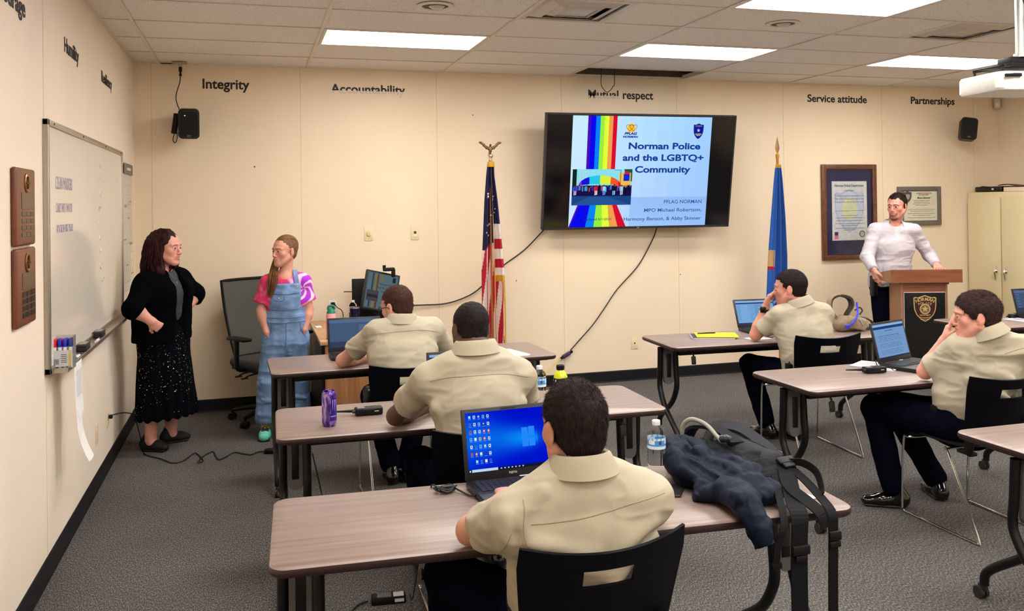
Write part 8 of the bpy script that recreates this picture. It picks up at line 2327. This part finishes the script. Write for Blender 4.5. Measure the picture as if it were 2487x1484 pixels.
for q in 'LR':
    sh, el, wr = V(J['sh' + q]), V(J['el' + q]), V(J['wr' + q]); S.cap(sh, el, .064, .058, .03); S.cap(el, wr, .056, .040, .02); ax = nrm(wr - el)
    for t_ in (.25, .5, .72): S.cap(el + ax * .22 * t_ + V(-.03, -.035, .01), el + ax * .22 * t_ + V(.03, -.035, -.02), .010, .010, .02)
    S.rbx(wr + ax * .05, (.055, .08, .08), .005, np.stack([ax, nrm(np.cross(ax, V(1, .2, .1))), nrm(np.cross(ax, np.cross(ax, V(1, .2, .1))))]), .003, 's')
P.torso(S, J, g, 1.04, .052, .008); S.ecap(J['pel'], (6.955, -.68, .93), V(J['shR']) - V(J['shL']), .19, .14, .195, .145, k=.04)
nb = V(J['nb']); f3 = nrm(V(-.35, -.94, 0)); S.cap(nb + V(0, 0, .0), nb + V(0, 0, .15), .066, .085, .012, 's'); S.cap(nb + f3 * .115 + V(0, 0, -.135), nb + f3 * .07 + V(0, 0, .02), .006, .058, .008, 's'); S.plane((6.95, 0, .905), (.1, 0, -1), .004)
P.cloth('shirt', S, WS, .0075, .011, 11, 12.0, an=(.8, .8, 1.3))
S = Sdf(); P.torso(S, J, .001, 1.02, .045); S.cap(nb + V(0, 0, .005), nb + V(0, 0, .15), .062, .085, .01, 's'); S.plane((0, 0, 1.2), (0, 0, -1)); P.cloth('undershirt', S, C(216, 196, 196, .8), .008, 0)
P.collar(WS, nb + V(0, 0, .012), (.02, .05, 1), f3, r=.066, gap=.75, wide=.036, drop=.020)
P.seam('shirt', [nb + f3 * .5 + V(.0, 0, -.10), nb + f3 * .5 + V(-.01, 0, -.3), nb + f3 * .5 + V(-.015, 0, -.5)], -f3, C(206, 200, 204), .002, 'placket_seam')
P.trousers(J, M_NAVYT, .014, w=1.02); P.shoe(J['anL'], (-.3, -1), M_SHOE); P.shoe(J['anR'], (.1, -1), M_SHOE)
MB().rbox((6.755, -.70, .90), (.05, .07, .20), .012).build('holster', M_BELT, P.t, world=True)
a, b = V(J['wrL']), V(J['elL']); d = nrm(a - b); k = MB(); k.tube([a + d * .004, a + d * .012], .0295, 16).build('wristband', C(120, 40, 30, .6), P.t, world=True)
P.eyes((.1, 1, -.05), (60, 70, 80)); P.brows(C(44, 26, 22), .007, 90)
P.short_hair(hair_mat('dark_hair', (26, 14, 12), (60, 36, 30)), .006, .022, 12000, .010, comb=(0, .5, .6), seed=15, side_t=.003, rec=.028, hairline=.060)
k = MB(); v, f = P.bv; L = F.loc(v[f].mean(1)); F0 = F
msk = lambda c: (lambda q: (np.abs(q[:, 0]) < .036) & (q[:, 1] > .058) & (q[:, 2] < -.050) & (q[:, 2] > -.125) & ~((np.abs(q[:, 0]) < .022) & (np.abs(q[:, 2] + .0635) < .0095)) & ~((q[:, 2] > -.056) & (np.abs(q[:, 0]) < .003)))(F0.loc(c))
P.hair_strands(k, v, f, 3500, .005, F.d(0, .1, -.5), .6, .0010, .6, msk, 3)
msk2 = lambda c: (lambda q: (np.abs(q[:, 0]) < .07) & (q[:, 1] > -.005) & (q[:, 2] < -.030 - .4 * (q[:, 1])) & (q[:, 2] > -.125) & (q[:, 1] < .07))(F0.loc(c))
P.hair_strands(k, v, f, 2600, .0028, F.d(0, .1, -.5), .6, .0007, .6, msk2, 4)
k.build('beard', hair_mat('auburn_beard', (96, 48, 34), (140, 78, 56)), P.t, world=True)
